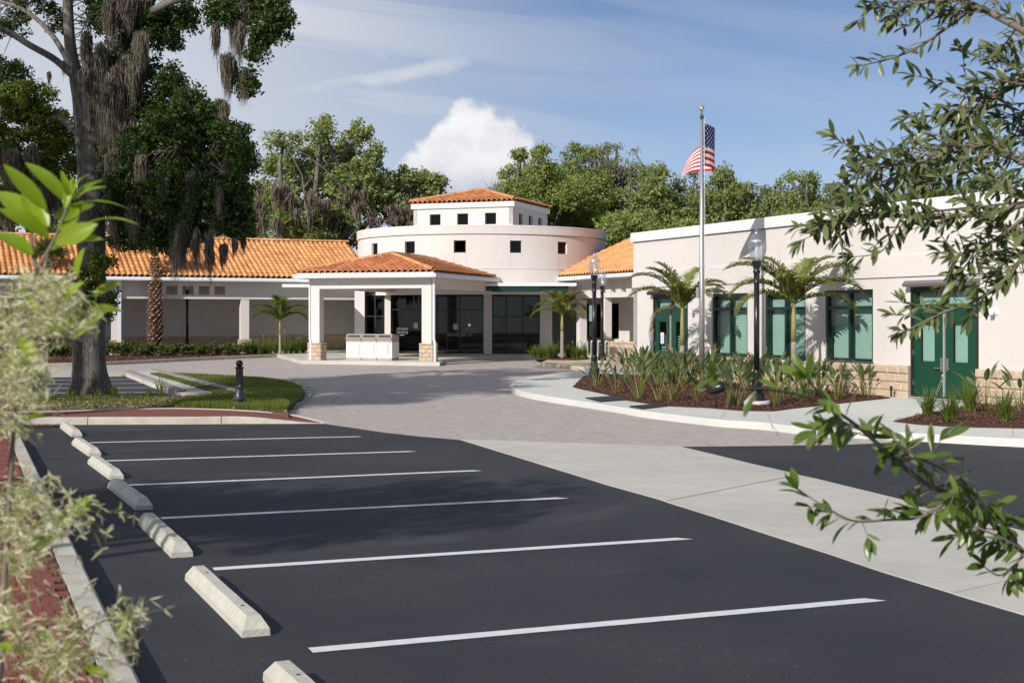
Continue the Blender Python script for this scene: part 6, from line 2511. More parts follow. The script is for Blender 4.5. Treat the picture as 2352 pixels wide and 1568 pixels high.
for r_ in range(9):
    nn_ = 6 if r_ % 2 == 0 else 5
    for c_ in range(nn_):
        u = UC * ((c_ + (0.5 if nn_ == 6 else 1.0)) / 6)
        v = 7 / 13 * (r_ + 0.6) / 9.2
        for side in (-0.006, 0.006):
            pts = []
            for q in range(10):
                rr_ = 0.030 if q % 2 == 0 else 0.0125
                a = math.pi / 2 + q * math.pi / 5
                p = Vector(flagpt(u + rr_ * math.cos(a) / Ltot, v - rr_ * math.sin(a) / HO))
                tu = Vector(flagpt(u + 0.01, v)) - Vector(flagpt(u - 0.01, v))
                tv = Vector(flagpt(u, v + 0.01)) - Vector(flagpt(u, v - 0.01))
                p += tu.cross(tv).normalized() * side
                pts.append(p)
            c0_ = sum(pts, Vector()) / 10
            mb.add([c0_] + pts, [(0, q + 1, (q + 1) % 10 + 1) for q in range(10)])
obj('stars', mb, M['flag_white'], fl_)['kind'] = 'stuff'

# bollard
bpos = G(550, 933, 0.13)
rt = thing('bollard', 'dark fluted iron bollard with ball top standing in the grass', 'bollard', bpos)
k = bpos.y / F
mb = MB()
prof = [(22, 0), (22, 4), (19, 7), (15, 10), (13, 12), (14.5, 14), (17, 16), (13, 20), (10.5, 30), (9, 40), (10, 41.5), (10, 44), (8.4, 46)]
mb.lathe([(r * k, z * k) for r, z in prof], 24, bpos)
auto_smooth(obj('base', mb, M['grey_iron'], rt), 35)
mb = MB()
vs, fs = [], []
n = 32
zs = [46, 49, 70, 73, 86]
for z in zs:
    for q in range(n):
        a = 2 * math.pi * q / n
        r = 8.4 * (0.90 if q % 2 and z in (49, 70) else 1.0)
        vs.append((bpos.x + r * k * math.cos(a), bpos.y + r * k * math.sin(a), bpos.z + z * k))
for i in range(len(zs) - 1):
    for q in range(n):
        fs.append((i * n + q, i * n + (q + 1) % n, (i + 1) * n + (q + 1) % n, (i + 1) * n + q))
mb.add(vs, fs)
obj('shaft', mb, M['black_iron'], rt)
mb = MB()
mb.lathe([(8.4 * k, 86 * k), (10 * k, 87.5 * k), (10 * k, 90.5 * k), (5 * k, 92 * k)], 24, bpos)
obj('collar', mb, M['black_iron'], rt)
mb = MB()
mb.sphere((bpos.x, bpos.y, bpos.z + 98.5 * k), 8.2 * k, 20, 12)
obj('ball', mb, M['black_iron'], rt, smooth=True)

# bike racks
d = 58.6
z0 = zg(d) + 0.14
mmp = d / F
bx = [1327, 1334, 1341.5, 1349, 1356.5, 1364, 1371.5, 1379, 1387.5, 1395.5]
pts = [Vector(((bx[0] - CX) * mmp, d, z0))]
ht = 41 * mmp
for i in range(0, len(bx) - 1):
    xa, xb = (bx[i] - CX) * mmp, (bx[i + 1] - CX) * mmp
    r = (xb - xa) / 2
    yy = d - 0.10 * i
    if i % 2 == 0:
        for q in range(9):
            a = math.pi * q / 8
            pts.append(Vector(((xa + xb) / 2 - r * math.cos(a), yy, z0 + ht - r + r * math.sin(a))))
    else:
        for q in range(9):
            a = math.pi * q / 8
            pts.append(Vector(((xa + xb) / 2 - r * math.cos(a), yy, z0 + 0.06 + r - r * math.sin(a))))
pts.append(Vector((pts[-1].x, pts[-1].y, z0)))
rt = thing('bike_rack', 'long wavy steel bike rack behind the post lamps', 'bike rack', pts[0])
mb = MB()
mb.tube(pts, 0.030, 10)
obj('bent_tube', mb, M['galv'], rt, smooth=True)
d = 55.0
z0 = zg(d) + 0.15
mmp = d / F
xa, xb = (1425.2 - CX) * mmp, (1431.6 - CX) * mmp
r = (xb - xa) / 2
pts = [Vector((xa, d, z0))] + [Vector(((xa + xb) / 2 - r * math.cos(math.pi * q / 10), d, z0 + 0.86 - r + r * math.sin(math.pi * q / 10))) for q in range(11)] + [Vector((xb, d, z0))]
rt = thing('bike_hoop', 'single narrow steel bike hoop standing apart near the corner of the wall', 'bike rack', pts[0])
mb = MB()
mb.tube(pts, 0.026, 10)
obj('bent_tube', mb, M['galv'], rt, smooth=True)

# low black garden lights
for (px, py, big, lab) in ((1645, 935, True, 'black floodlight on a short stake at the edge of the mulch'), (1821, 931, False, 'tiny black path light by the walk, in front of the second palm'), (2047, 911, False, 'tiny black path light at the stone corner before the nearer green doors')):
    p = G(px, py, 0.14)
    rt = thing('garden_light', lab, 'garden light', p)
    mb = MB()
    mb.lathe([(0.022, 0), (0.022, 0.16 if not big else 0.26), (0.03, 0.17 if not big else 0.27), (0.03, 0.2 if not big else 0.3)], 10, p)
    obj('stake', mb, M['black_iron'], rt)
    if big:
        mb = MB()
        c = p + Vector((0, 0, 0.38))
        mb.tube([c + Vector((-0.17, 0.05, -0.03)), c + Vector((-0.12, 0.04, -0.02)), c + Vector((0.10, -0.03, 0.05)), c + Vector((0.17, -0.05, 0.07))], [0.05, 0.10, 0.115, 0.09], 14)
        obj('lamp_head', mb, M['black_iron'], rt, smooth=True)
    else:
        mb = MB()
        mb.lathe([(0.03, 0.2), (0.038, 0.21), (0.03, 0.25), (0.005, 0.26)], 10, p)
        obj('cap', mb, M['black_iron'], rt)

# ------------------------------------------------------------------ palms
def frond_mesh(name, L_, droop, seed, leafm, rise=1.0, nl=46, llen=0.50, vee=0.55, lw=0.026):
    """feather frond along +X from the origin: rising then arching over"""
    rg = random.Random(seed)
    V, Fc = [], []
    N_ = 14
    sp = []
    x = z = 0.0
    ang = R(58) * rise
    for i in range(N_ + 1):
        s = i / N_
        sp.append(Vector((x, 0.02 * math.sin(s * 4 + seed), z)))
        st = L_ / N_
        x += math.cos(ang) * st
        z += math.sin(ang) * st
        ang -= R(droop) / N_ * (0.5 + 1.0 * s)
    # rachis
    mb = MB()
    mb.tube(sp, [0.016 * (1 - 0.8 * i / N_) + 0.002 for i in range(N_ + 1)], 5, cap=False)
    for sd in (-1, 1):
        for k in range(nl):
            s = 0.10 + 0.90 * (k + rg.uniform(-.2, .2)) / nl
            s = min(max(s, 0.05), 0.995)
            i = min(int(s * N_), N_ - 1)
            f = s * N_ - i
            p = sp[i].lerp(sp[i + 1], f)
            T = (sp[i + 1] - sp[i]).normalized()
            U_ = Vector((-T.z, 0, T.x))
            B = Vector((0, sd, 0))
            ll = llen * (math.sin(math.pi * min(0.15 + s * 0.80, 1.0)) ** 0.7) * rg.uniform(0.85, 1.1)
            d0 = (T * (0.55 + 0.35 * s) + B * (0.85 - 0.35 * s) + U_ * vee * rg.uniform(0.6, 1.2)).normalized()
            q0 = p
            w0 = lw * rg.uniform(.8, 1.1)
            pr = []
            d_ = d0.copy()
            pos = q0.copy()
            for j in range(4):
                pr.append(pos.copy())
                pos = pos + d_ * ll / 3
                d_ = (d_ + Vector((0, 0, -0.42 - 0.25 * rg.random()))).normalized()
            wd_ = [0.5, 1.0, 0.8, 0.05]
            side = d0.cross(U_).normalized()
            base = len(mb.v)
            for j in range(4):
                w_ = side * w0 * wd_[j]
                mb.v.append(tuple(pr[j] - w_))
                mb.v.append(tuple(pr[j] + w_))
            for j in range(3):
                mb.f.append((base + 2 * j, base + 2 * j + 1, base + 2 * j + 3, base + 2 * j + 2))
    me = mb.mesh(name, M[leafm])
    return me


FR = [frond_mesh('frond', 1.75, dr, 3 + i, 'palm_leaf', ri) for i, (dr, ri) in enumerate(((80, 1.2), (100, 1.0), (115, 0.85), (110, 0.55), (70, 1.35)))]
FRD = [frond_mesh('frond', 1.45, dr, 13 + i, 'palm_leaf_dark', ri) for i, (dr, ri) in enumerate(((85, 1.15), (105, 0.95), (115, 0.75), (75, 1.35)))]
FDRY = frond_mesh('dry_frond', 1.3, 150, 30, 'palm_dry', 0.45, 26, 0.36)


def feather_palm(loc, label, trunk_h, shaft_h, size, fr, spec, group='feather palms round the drive', r0=0.075, lean=0.0):
    """spec: list of (azimuth deg, mesh index, extra tilt deg, scale)"""
    rt = thing('palm_tree', label, 'palm', loc, group)
    b = Vector(loc)
    top = b + Vector((lean, 0, trunk_h))
    mb = MB()
    pts = [b + Vector((lean * s * s, 0, trunk_h * s)) for s in np.linspace(0, 1, 9)]
    rad = [r0 * (1.5 if i == 0 else 1.15 if i == 1 else 1.0 - 0.02 * i) * (1 + 0.02 * (i % 2)) for i in range(9)]
    mb.tube(pts, rad, 14)
    obj('trunk', mb, M['palm_trunk'], rt, smooth=True)
    mb = MB()
    pts = [top, top + Vector((0, 0, shaft_h * 0.4)), top + Vector((0, 0, shaft_h))]
    mb.tube(pts, [r0 * 0.92, r0 * 0.80, r0 * 0.42], 12)
    obj('crownshaft', mb, M['crownshaft'], rt, smooth=True)
    hub = top + Vector((0, 0, shaft_h * 0.88))
    for (az, mi, tl, s) in spec:
        me = FDRY if mi < 0 else fr[mi]
        o = link('dry_frond' if mi < 0 else 'frond', me, rt)
        o.matrix_basis = Matrix.Translation(hub) @ Matrix.Rotation(R(az), 4, 'Z') @ Matrix.Rotation(-R(tl), 4, 'Y') @ Matrix.Scale(s * size, 4)
    return rt


p1 = on_ground(1567, 38.2, 0.15)
feather_palm(p1, 'feather palm in front of the farther green doors, with one dry frond', 1.05, 1.15, 1.03, FR,
             [(182, 2, 2, 1.0), (190, -1, -8, 0.95), (168, 1, 10, 1.05), (205, 0, 4, 0.95), (150, 4, 6, 0.9), (355, 2, 0, 0.95), (15, 1, 4, 0.85), (330, 1, 6, 0.9), (40, 4, 2, 0.85), (250, 1, 8, 0.8), (300, 2, 8, 0.8)], r0=0.075)
p2 = on_ground(1823, 33.6, 0.15)
feather_palm(p2, 'larger feather palm between the second and third tall window', 1.25, 1.05, 1.08, FR,
             [(178, 1, 6, 1.1), (190, 2, 0, 1.0), (200, 3, 0, 0.95), (162, 0, 2, 0.95), (145, 4, 2, 0.8), (2, 1, 6, 1.08), (-8, 2, 0, 1.05), (345, 3, -4, 0.95), (22, 0, 4, 0.95), (45, 4, 0, 0.8), (245, 1, 6, 0.85), (300, 2, 8, 0.85)], r0=0.075)
p3 = on_ground(1291, 58.3, 0.17)
feather_palm(p3, 'small bushy palm in the bed beside the entrance storefront', 1.15, 0.75, 0.88, FR,
             [(i * 30 + 8, (1, 2, 3, 0)[i % 4], 4, 1.0) for i in range(12)] + [(i * 72, 4, 12, 0.8) for i in range(5)], r0=0.08)
p4 = on_ground(643, 64.5, 0.14)
feather_palm(p4, 'small dark palm in the grassy end of the arcade bed', 0.95, 0.7, 1.08, FRD,
             [(180, 1, 10, 1.05), (165, 2, 6, 1.0), (200, 2, 4, 0.95), (0, 1, 10, 1.0), (-20, 2, 6, 1.0), (25, 2, 2, 0.95), (70, 3, 10, 0.9), (110, 3, 14, 0.9), (250, 3, 12, 0.9), (290, 0, 8, 0.95)], r0=0.06)

# cabbage palms with old leaf bases
def fan_mesh(seed):
    rg = random.Random(seed)
    mb = MB()
    P_ = [Vector((0.0, 0, 0)), Vector((0.30, 0, 0.13)), Vector((0.62, 0, 0.20))]
    mb.tube(P_, [0.018, 0.013, 0.009], 5, cap=False)
    hub = P_[-1]
    for k in range(26):
        a = R(-125 + 250 * k / 25)
        d0 = Vector((math.cos(a), math.sin(a), 0.15 * math.cos(a)))
        ll = 0.52 * (0.75 + 0.25 * math.cos(a * 0.7)) * rg.uniform(.9, 1.1)
        sd = Vector((-math.sin(a), math.cos(a), 0))
        pos = hub.copy()
        d_ = d0.normalized()
        pr = []
        for j in range(4):
            pr.append(pos.copy())
            pos = pos + d_ * ll / 3
            d_ = (d_ + Vector((0, 0, -0.28 - 0.3 * rg.random()))).normalized()
        base = len(mb.v)
        for j, w_ in enumerate((0.006, 0.022, 0.016, 0.003)):
            mb.v += [tuple(pr[j] - sd * w_), tuple(pr[j] + sd * w_)]
        for j in range(3):
            mb.f.append((base + 2 * j, base + 2 * j + 1, base + 2 * j + 3, base + 2 * j + 2))
    return mb.mesh('fan_frond', M['fan_leaf'])


FAN = [fan_mesh(i) for i in range(3)]
bt = MB()
bt.add([(-0.05, 0, 0), (0.05, 0, 0), (0.035, -0.13, 0.16), (-0.035, -0.13, 0.16), (-0.05, 0.03, 0.03), (0.05, 0.03, 0.03), (0.032, -0.10, 0.19), (-0.032, -0.10, 0.19)],
       [(0, 1, 2, 3), (4, 7, 6, 5), (0, 3, 7, 4), (1, 5, 6, 2), (3, 2, 6, 7)])
bt_t = MB()
bt_t.add([(-0.034, -0.134, 0.158), (0.034, -0.134, 0.158), (0.032, -0.105, 0.192), (-0.032, -0.105, 0.192)], [(0, 1, 2, 3)])


def cabbage_palm(loc, label, H_, rtr, seed, fans=26):
    rg = random.Random(seed)
    rt = thing('cabbage_palm', label, 'palm', loc, 'cabbage palms along the arcade')
    b = Vector(loc)
    mb = MB()
    mb.tube([b, b + Vector((0, 0, H_ * 0.5)), b + Vector((0, 0, H_))], [rtr, rtr * 0.9, rtr * 0.6], 12)
    obj('trunk', mb, M['boot'], rt, smooth=True)
    V, V2, Fa, F2 = [], [], [], []
    bv_, bf_ = np.array(bt.v), bt.f
    tv_ = np.array(bt_t.v)
    mb, mt = MB(), MB()
    rows = int(H_ / 0.135)
    for r_ in range(rows):
        for k in range(8):
            a = 2 * math.pi * (k + 0.5 * (r_ % 2)) / 8 + rg.uniform(-.1, .1)
            z = H_ * r_ / rows + rg.uniform(-.02, .02)
            rr_ = rtr * (1 - 0.42 * max(z / H_ - 0.4, 0) / 0.6) - 0.02
            s = rg.uniform(0.8, 1.25) * (1.0 if z < H_ * .75 else 0.8)
            Mx = Matrix.Translation(b + Vector((rr_ * math.cos(a), rr_ * math.sin(a), z))) @ Matrix.Rotation(a + math.pi / 2, 4, 'Z') @ Matrix.Scale(s, 4)
            mb.add([Mx @ Vector(p) for p in bt.v], bt.f)
            if rg.random() < 0.75:
                mt.add([Mx @ Vector(p) for p in bt_t.v], bt_t.f)
    obj('leaf_bases', mb, M['boot'], rt)['kind'] = 'stuff'
    obj('cut_stubs', mt, M['boot_tip'], rt)['kind'] = 'stuff'
    top = b + Vector((0, 0, H_ + 0.02))
    for k in range(fans):
        az = k * 137.5 + rg.uniform(-10, 10)
        tl = 78 - 62 * (k / fans) + rg.uniform(-6, 6)
        o = link('fan_frond', FAN[k % 3], rt)
        o.matrix_basis = Matrix.Translation(top) @ Matrix.Rotation(R(az), 4, 'Z') @ Matrix.Rotation(-R(tl), 4, 'Y') @ Matrix.Scale(1.25, 4)
    return rt


cabbage_palm(on_ground(356, 64.0, 0.14), 'cabbage palm with brown booted trunk right of the great oak trunk', 4.55, 0.27, 5)
cabbage_palm(on_ground(112, 62.5, 0.14), 'cabbage palm with booted trunk left of the great oak, behind white blossoms', 4.1, 0.24, 6)
# ------------------------------------------------------------------ planting
def strap_leaf(mb, p, az, L_, lean0, droop, w_, seg=5, wprof=None, fold=0.25):
    """arching blade"""
    d = Vector((math.cos(az) * math.sin(lean0), math.sin(az) * math.sin(lean0), math.cos(lean0)))
    out = Vector((math.cos(az), math.sin(az), 0))
    sd = Vector((-math.sin(az), math.cos(az), 0))
    pos = Vector(p)
    base = len(mb.v)
    for j in range(seg + 1):
        s = j / seg
        ww_ = w_ * (wprof(s) if wprof else (1 - s ** 2.2) * 0.95 + 0.05)
        mb.v += [tuple(pos - sd * ww_), tuple(pos + sd * ww_)]
        pos = pos + d * L_ / seg
        d = (d + (out * 0.25 - Vector((0, 0, 1))) * droop / seg).normalized()
    for j in range(seg):
        mb.f.append((base + 2 * j, base + 2 * j + 1, base + 2 * j + 3, base + 2 * j + 2))


def bop_leaf_mesh(seed):
    """paddle on a stalk: two meshes, made once and shared"""
    rg = random.Random(seed)
    mb = MB()
    L_ = 0.32
    n = 6
    mb2 = MB()
    droop = rg.uniform(0.15, 0.6)
    d = Vector((0.12, 0, 1)).normalized()
    pos = Vector((0, 0, 0))
    base = 0
    for j in range(n + 1):
        s = j / n
        w_ = 0.046 * (math.sin(math.pi * (0.06 + 0.94 * s) ** 0.75) ** 0.8) * (1 if s < 0.98 else 0.2)
        mb.v += [tuple(pos + Vector((-w_ * 0.45, -w_, 0))), tuple(pos), tuple(pos + Vector((-w_ * 0.45, w_, 0)))]
        pos = pos + d * L_ / n
        d = (d + Vector((0.6, 0, -0.5)) * droop / n).normalized()
    for j in range(n):
        mb.f.append((3 * j, 3 * j + 1, 3 * j + 4, 3 * j + 3))
        mb.f.append((3 * j + 1, 3 * j + 2, 3 * j + 5, 3 * j + 4))
    return mb.mesh('leaf', M['bop_leaf'])


BL_ = [bop_leaf_mesh(i) for i in range(4)]
pm = MB()
for k in range(6):
    a = R(20 + k * 24)
    pm.add([(0, 0, 0), (0.10 * math.cos(a) * 0.5 - 0.006, 0.012, 0.10 * math.sin(a) * 0.5), (0.14 * math.cos(a), 0, 0.14 * math.sin(a)), (0.10 * math.cos(a) * 0.5 + 0.006, -0.012, 0.10 * math.sin(a) * 0.5)], [(0, 1, 2, 3)])
FLW = pm.mesh('flower', M['bop_flower'])


def bop(loc, label, h_, n_, flowers, seed, spread=0.30):
    rg = random.Random(seed)
    rt = thing('bird_of_paradise', label, 'plant', loc, 'bird of paradise plants in the beds')
    b = Vector(loc)
    mb = MB()
    for k in range(n_):
        az = k * 2.4 + rg.uniform(-.4, .4)
        f = (k + 0.5) / n_
        lean = 0.06 + 0.62 * f * rg.uniform(.7, 1.1)
        ls = h_ * rg.uniform(0.62, 0.82) * (1.0 - 0.25 * f)
        p0 = b + Vector((math.cos(az), math.sin(az), 0)) * 0.07 * f
        d = Vector((math.cos(az) * math.sin(lean), math.sin(az) * math.sin(lean), math.cos(lean)))
        out = Vector((math.cos(az), math.sin(az), 0))
        pts = [p0]
        for j in range(4):
            pts.append(pts[-1] + d * ls / 4)
            d = (d + out * 0.05 * spread / 0.3).normalized()
        base = len(mb.v)
        sd = Vector((-math.sin(az), math.cos(az), 0))
        for j, p in enumerate(pts):
            w_ = 0.013 - 0.0018 * j
            q = out * w_
            mb.v += [tuple(p - sd * w_), tuple(p + q), tuple(p + sd * w_)]
        for j in range(4):
            mb.f.append((base + 3 * j, base + 3 * j + 1, base + 3 * j + 4, base + 3 * j + 3))
            mb.f.append((base + 3 * j + 1, base + 3 * j + 2, base + 3 * j + 5, base + 3 * j + 4))
        o = link('leaf', BL_[k % 4], rt)
        tl = math.acos(max(min(d.z, 1), -1))
        o.matrix_basis = Matrix.Translation(pts[-1]) @ Matrix.Rotation(az, 4, 'Z') @ Matrix.Rotation(tl, 4, 'Y') @ Matrix.Rotation(rg.uniform(-.5, .5), 4, 'Z') @ Matrix.Scale(h_ / 0.85 * rg.uniform(.8, 1.15), 4)
    for k in range(flowers):
        az = rg.uniform(0, 6.28)
        top = b + Vector((math.cos(az) * 0.16, math.sin(az) * 0.16 - 0.08, h_ * rg.uniform(0.95, 1.12)))
        base = len(mb.v)
        for p, w_ in ((b, 0.01), (b.lerp(top, .5) + Vector((0, 0, .03)), 0.009), (top, 0.008)):
            mb.v += [tuple(p + Vector((-w_, 0, 0))), tuple(p + Vector((0, -w_, 0))), tuple(p + Vector((w_, 0, 0)))]
        for j in range(2):
            mb.f.append((base + 3 * j, base + 3 * j + 1, base + 3 * j + 4, base + 3 * j + 3))
            mb.f.append((base + 3 * j + 1, base + 3 * j + 2, base + 3 * j + 5, base + 3 * j + 4))
        o = link('flower', FLW, rt)
        o.matrix_basis = Matrix.Translation(top) @ Matrix.Rotation(rg.uniform(0, 6.28), 4, 'Z') @ Matrix.Scale(rg.uniform(.9, 1.2), 4)
    obj('stalks', mb, M['bop_stalk'], rt)['kind'] = 'stuff'
    return rt


front = [(1371, 889, .80, 14, 0), (1415, 903, .72, 11, 0), (1468, 915.5, .90, 18, 1), (1512, 919, .66, 8, 0), (1545, 922.5, .92, 18, 0), (1604, 920, .90, 16, 1), (1688, 931, .98, 20, 0), (1783, 929, .95, 18, 0), (1855, 917, .90, 16, 1), (1924, 917, .86, 16, 1), (1981, 906, .82, 15, 0)]
for i, (px, py, h_, n_, fl__) in enumerate(front):
    last = ['low dark bird of paradise clump at the round tip of the bed', 'sparse bird of paradise clump, second from the round tip', 'full bird of paradise clump, third from the round tip, with an orange flower', 'thin narrow bird of paradise plant between two full clumps',
            'full bird of paradise clump in front of the farther green doors', 'bird of paradise clump in front of the flagpole foot', 'large bird of paradise clump just left of the nearest lamp footing', 'tall bird of paradise clump just right of the nearest lamp footing',
            'bird of paradise clump in front of the larger palm trunk', 'slender bird of paradise clump with an orange flower right of the larger palm', 'isolated spiky bird of paradise plant against the stone base'][i]
    bop(G(px, py, 0.145), last, h_, n_, fl__, 300 + i)
rowb = [(1440, 44.0 - 3.2), (1478, 40.2), (1515, 39.0), (1548, 38.6), (1590, 37.4), (1628, 36.6), (1665, 35.6), (1700, 35.0), (1745, 34.6), (1782, 34.2), (1845, 33.3), (1885, 33.0), (1640, 34.0), (1570, 35.6), (1715, 32.6), (1510, 37.0), (1805, 32.2), (1475, 37.6)]
rowb.sort()
for i, (px, d) in enumerate(rowb):
    bop(on_ground(px, d, 0.145), 'bird of paradise clump in the rear row by the wall, %s from the farther end' % ORD[i], rnd.uniform(.84, 1.04), 22, 1 if i in (2, 5, 8, 12, 15) else 0, 330 + i)
bop(G(2262, 941, 0.145), 'broad-leaved bird of paradise plant in the small bed beside the nearer green doors', 1.0, 8, 0, 360, 0.5)
bop(G(2345, 944, 0.145), 'bird of paradise plant with a flower at the edge of view by the stone base', 1.0, 10, 1, 361, 0.4)


def tuft(loc, label, h_, n_, seed, group, flowers=0, name='grass_tuft', w_=0.011):
    rg = random.Random(seed)
    mb = MB()
    b = Vector(loc)
    for k in range(n_):
        az = rg.uniform(0, 6.283)
        strap_leaf(mb, b + Vector((rg.uniform(-.07, .07), rg.uniform(-.07, .07), 0)), az, h_ * rg.uniform(.7, 1.25), rg.uniform(.02, .65), rg.uniform(.4, 1.5), w_ * rg.uniform(.7, 1.2), 5)
    rt = thing(name, label, 'plant', loc, group)
    obj('blades', mb, M['grass_tuft'], rt)['kind'] = 'stuff'
    if flowers:
        mb = MB()
        for k in range(flowers):
            p = b + Vector((rg.uniform(-.3, .3), rg.uniform(-.2, .2), h_ * rg.uniform(1.2, 1.5)))
            mb.sphere(p, 0.022, 6, 4)
            mb.tube([b, p], 0.003, 4)
        obj('flower_stalks', mb, M['petal'], rt)['kind'] = 'stuff'


for i, (px, py, h_, fl__, lab) in enumerate(((2130, 953, .52, 2, 'strappy grass tuft at the point of the small bed, first of four'), (2180, 967, .55, 0, 'strappy grass tuft nearest the walk in the small bed'), (2228, 946, .70, 0, 'tall strappy tuft against the foot of the nearer green doors'), (2306, 967, .55, 0, 'rounded strappy tuft under the broad-leaved plant'))):
    tuft(G(px, py, 0.145), lab, h_, 130, 400 + i, 'strappy tufts in the small bed', fl__)
k = 0
for px in range(1226, 1350, 13):
    if 1283 < px < 1298:
        continue
    tuft(on_ground(px + rnd.uniform(-3, 3), 59.0 + rnd.uniform(-.8, 1.2), 0.16), '%s strappy tuft along the entrance bed, counted from the storefront' % ORD[k], rnd.uniform(.5, .75), 110, 420 + k, 'strappy tufts round the entrance palm', 1 if k == 6 else 0, w_=0.014)
    k += 1
mb_ = sheet('entrance_bed', [on_ground(1222, 61.5), on_ground(1230, 58.3), on_ground(1268, 56.8), on_ground(1320, 56.6), on_ground(1352, 57.5), on_ground(1350, 61.5)], 0.165, M['mulch'], thick=0.03)
k = 0
for px in range(574, 702, 12):
    if 637 < px < 648:
        continue
    tuft(on_ground(px + rnd.uniform(-3, 3), 65.0 + rnd.uniform(-.8, 1.0) + (px - 574) * 0.006, 0.13), '%s strappy tuft in the arcade bed, counted towards the canopy column' % ORD[k], rnd.uniform(.55, .85), 110, 450 + k, 'strappy tufts at the end of the arcade bed', 1 if k % 3 == 0 else 0, w_=0.014)
    k += 1


def shrub(loc, label, w_, h_, seed, group):
    rg = np.random.default_rng(seed)
    b = Vector(loc)
    rt = thing('low_shrub', label, 'shrub', loc, group)
    n = 26
    cs = np.array(b) + np.stack([rg.normal(0, .42, n) * w_, rg.normal(0, .35, n) * w_, rg.uniform(.25, 1.0, n) * h_], 1)
    pts, off = clump_points(cs, rg.uniform(.07, .14, n), 26, rg)
    V, F_ = leaf_cloud(pts, 0.095, 0.55, 0.5, rg, off)
    o = link('foliage', np_mesh('foliage', V, F_, M['shrub']), rt)
    o['kind'] = 'stuff'
    mb = MB()
    for c in cs[:12]:
        mb.tube([b, Vector(c)], 0.008, 4)
    obj('stems', mb, M['twig'], rt)['kind'] = 'stuff'


pxs = [p for p in range(40, 575, 17) if not (172 < p < 240)]
for i, px in enumerate(pxs[:30]):
    d = 60.2 + (px - 40) * 0.0078 + rnd.uniform(-.5, .6) + 0.6
    shrub(on_ground(px, d, 0.12), '%s low leafy shrub in the arcade bed, counted from the far end of the wing' % ORD[i], rnd.uniform(.38, .52), rnd.uniform(.38, .66), 500 + i, 'low shrubs along the arcade')
# wisps round the oak foot
for i, (px, py, h_) in enumerate(((225, 914, .34), (262, 913, .42), (300, 917, .22), (370, 906, .45), (345, 912, .30), (160, 916, .30), (120, 920, .25))):
    tuft(G(px, py, 0.12), ['weed tuft against the front of the oak trunk', 'weed tuft right of the oak trunk flare', 'small weed tuft a step right of the oak', 'tallest weed tuft beside the narrow walk', 'weed tuft between oak and narrow walk', 'weed tuft left of the oak foot', 'weed tuft in the leaf litter behind the blossoms'][i], h_, 22, 560 + i, 'weeds on the planting strip', w_=0.012)

# ------------------------------------------------------------------ near oak branches at the right
def near_leaf(seed, L_=1.0):
    rg = random.Random(seed)
    mb = MB()
    n = 6
    w0 = rg.uniform(0.11, 0.16)
    curl = rg.uniform(-.15, .28)
    tw = rg.uniform(-.25, .25)
    for j in range(n + 1):
        s = j / n
        w_ = w0 * (math.sin(math.pi * min(0.02 + 0.98 * s ** 1.15, 1.0)) ** 0.75) * (1 if j < n else 0.1) + 0.006
        z = -curl * s * s
        c, sn = math.cos(tw * s), math.sin(tw * s)
        for (y, h_) in ((-w_, w_ * 0.30), (0, 0), (w_, w_ * 0.30)):
            mb.v.append((s, y * c - h_ * sn, z + y * sn + h_ * c))
    for j in range(n):
        for q in range(2):
            mb.f.append((3 * j + q, 3 * (j + 1) + q, 3 * (j + 1) + q + 1, 3 * j + q + 1))
    return mb


NL = [near_leaf(i) for i in range(6)]
NLM = [m_.mesh('leaf', M['near_leaf'], True) for m_ in NL]
NLB = [m_.mesh('leaf', M['near_leaf_bright'], True) for m_ in NL]
TR = Vector((3.6, 4.6, 0))
nt_ = thing('oak_tree', 'near oak whose leafy branches reach into view along the right edge', 'tree', TR)
rr = random.Random(77)
leaves_near, leaves_far = [], []


def branch(pix, dd, r0, r1, step, size, bright, dens=2, jit=1.0, name='branch', droop=0.2):
    P_ = smooth_line([A(x, y, d) for (x, y), d in zip(pix, dd)], 8)
    rads = [r0 + (r1 - r0) * i / (len(P_) - 1) for i in range(len(P_))]
    mb = MB()
    mb.tube(P_, rads, 7)
    obj(name, mb, M['twig'], nt_, smooth=True)
    acc = 0.0
    for a, b_ in zip(P_, P_[1:]):
        d = b_ - a
        acc += d.length
        while acc > step:
            acc -= step
            for q in range(dens):
                T = d.normalized()
                n1 = T.orthogonal().normalized()
                a_ = rr.uniform(0, 6.283)
                side = (n1 * math.cos(a_) + T.cross(n1) * math.sin(a_))
                dr = (T * rr.uniform(0.2, 0.9) + side * rr.uniform(0.5, 1.0) + Vector((0, 0, rr.uniform(-.25, .45) - droop))).normalized()
                put_leaf(b_ - T * acc + side * 0.004, dr, size * rr.uniform(.65, 1.2), bright)
    # tip rosette
    T = (P_[-1] - P_[-2]).normalized()
    for q in range(5):
        dr = (T + Vector((rr.uniform(-.8, .8), rr.uniform(-.8, .8), rr.uniform(-.6, .8)))).normalized()
        put_leaf(P_[-1], dr, size * rr.uniform(.7, 1.15), bright)
    return P_


def put_leaf(p, d, L_, bright):
    x = d.normalized()
    up = Vector((rr.uniform(-.7, .7) - 0.3, rr.uniform(-.9, .5) - 0.3, 1.0))
    y = up.cross(x).normalized()
    z = x.cross(y)
    Mx = Matrix(((x.x, y.x, z.x, p.x), (x.y, y.y, z.y, p.y), (x.z, y.z, z.z, p.z), (0, 0, 0, 1))) @ Matrix.Scale(L_, 4)
    px, py = CX + F * p.x / p.y, HY - F * (p.z - HC) / p.y
    vis_ = -30 < px < 2390 and -40 < py < 1600
    (leaves_near if vis_ else leaves_far).append((-L_ / p.y, Mx, bright))


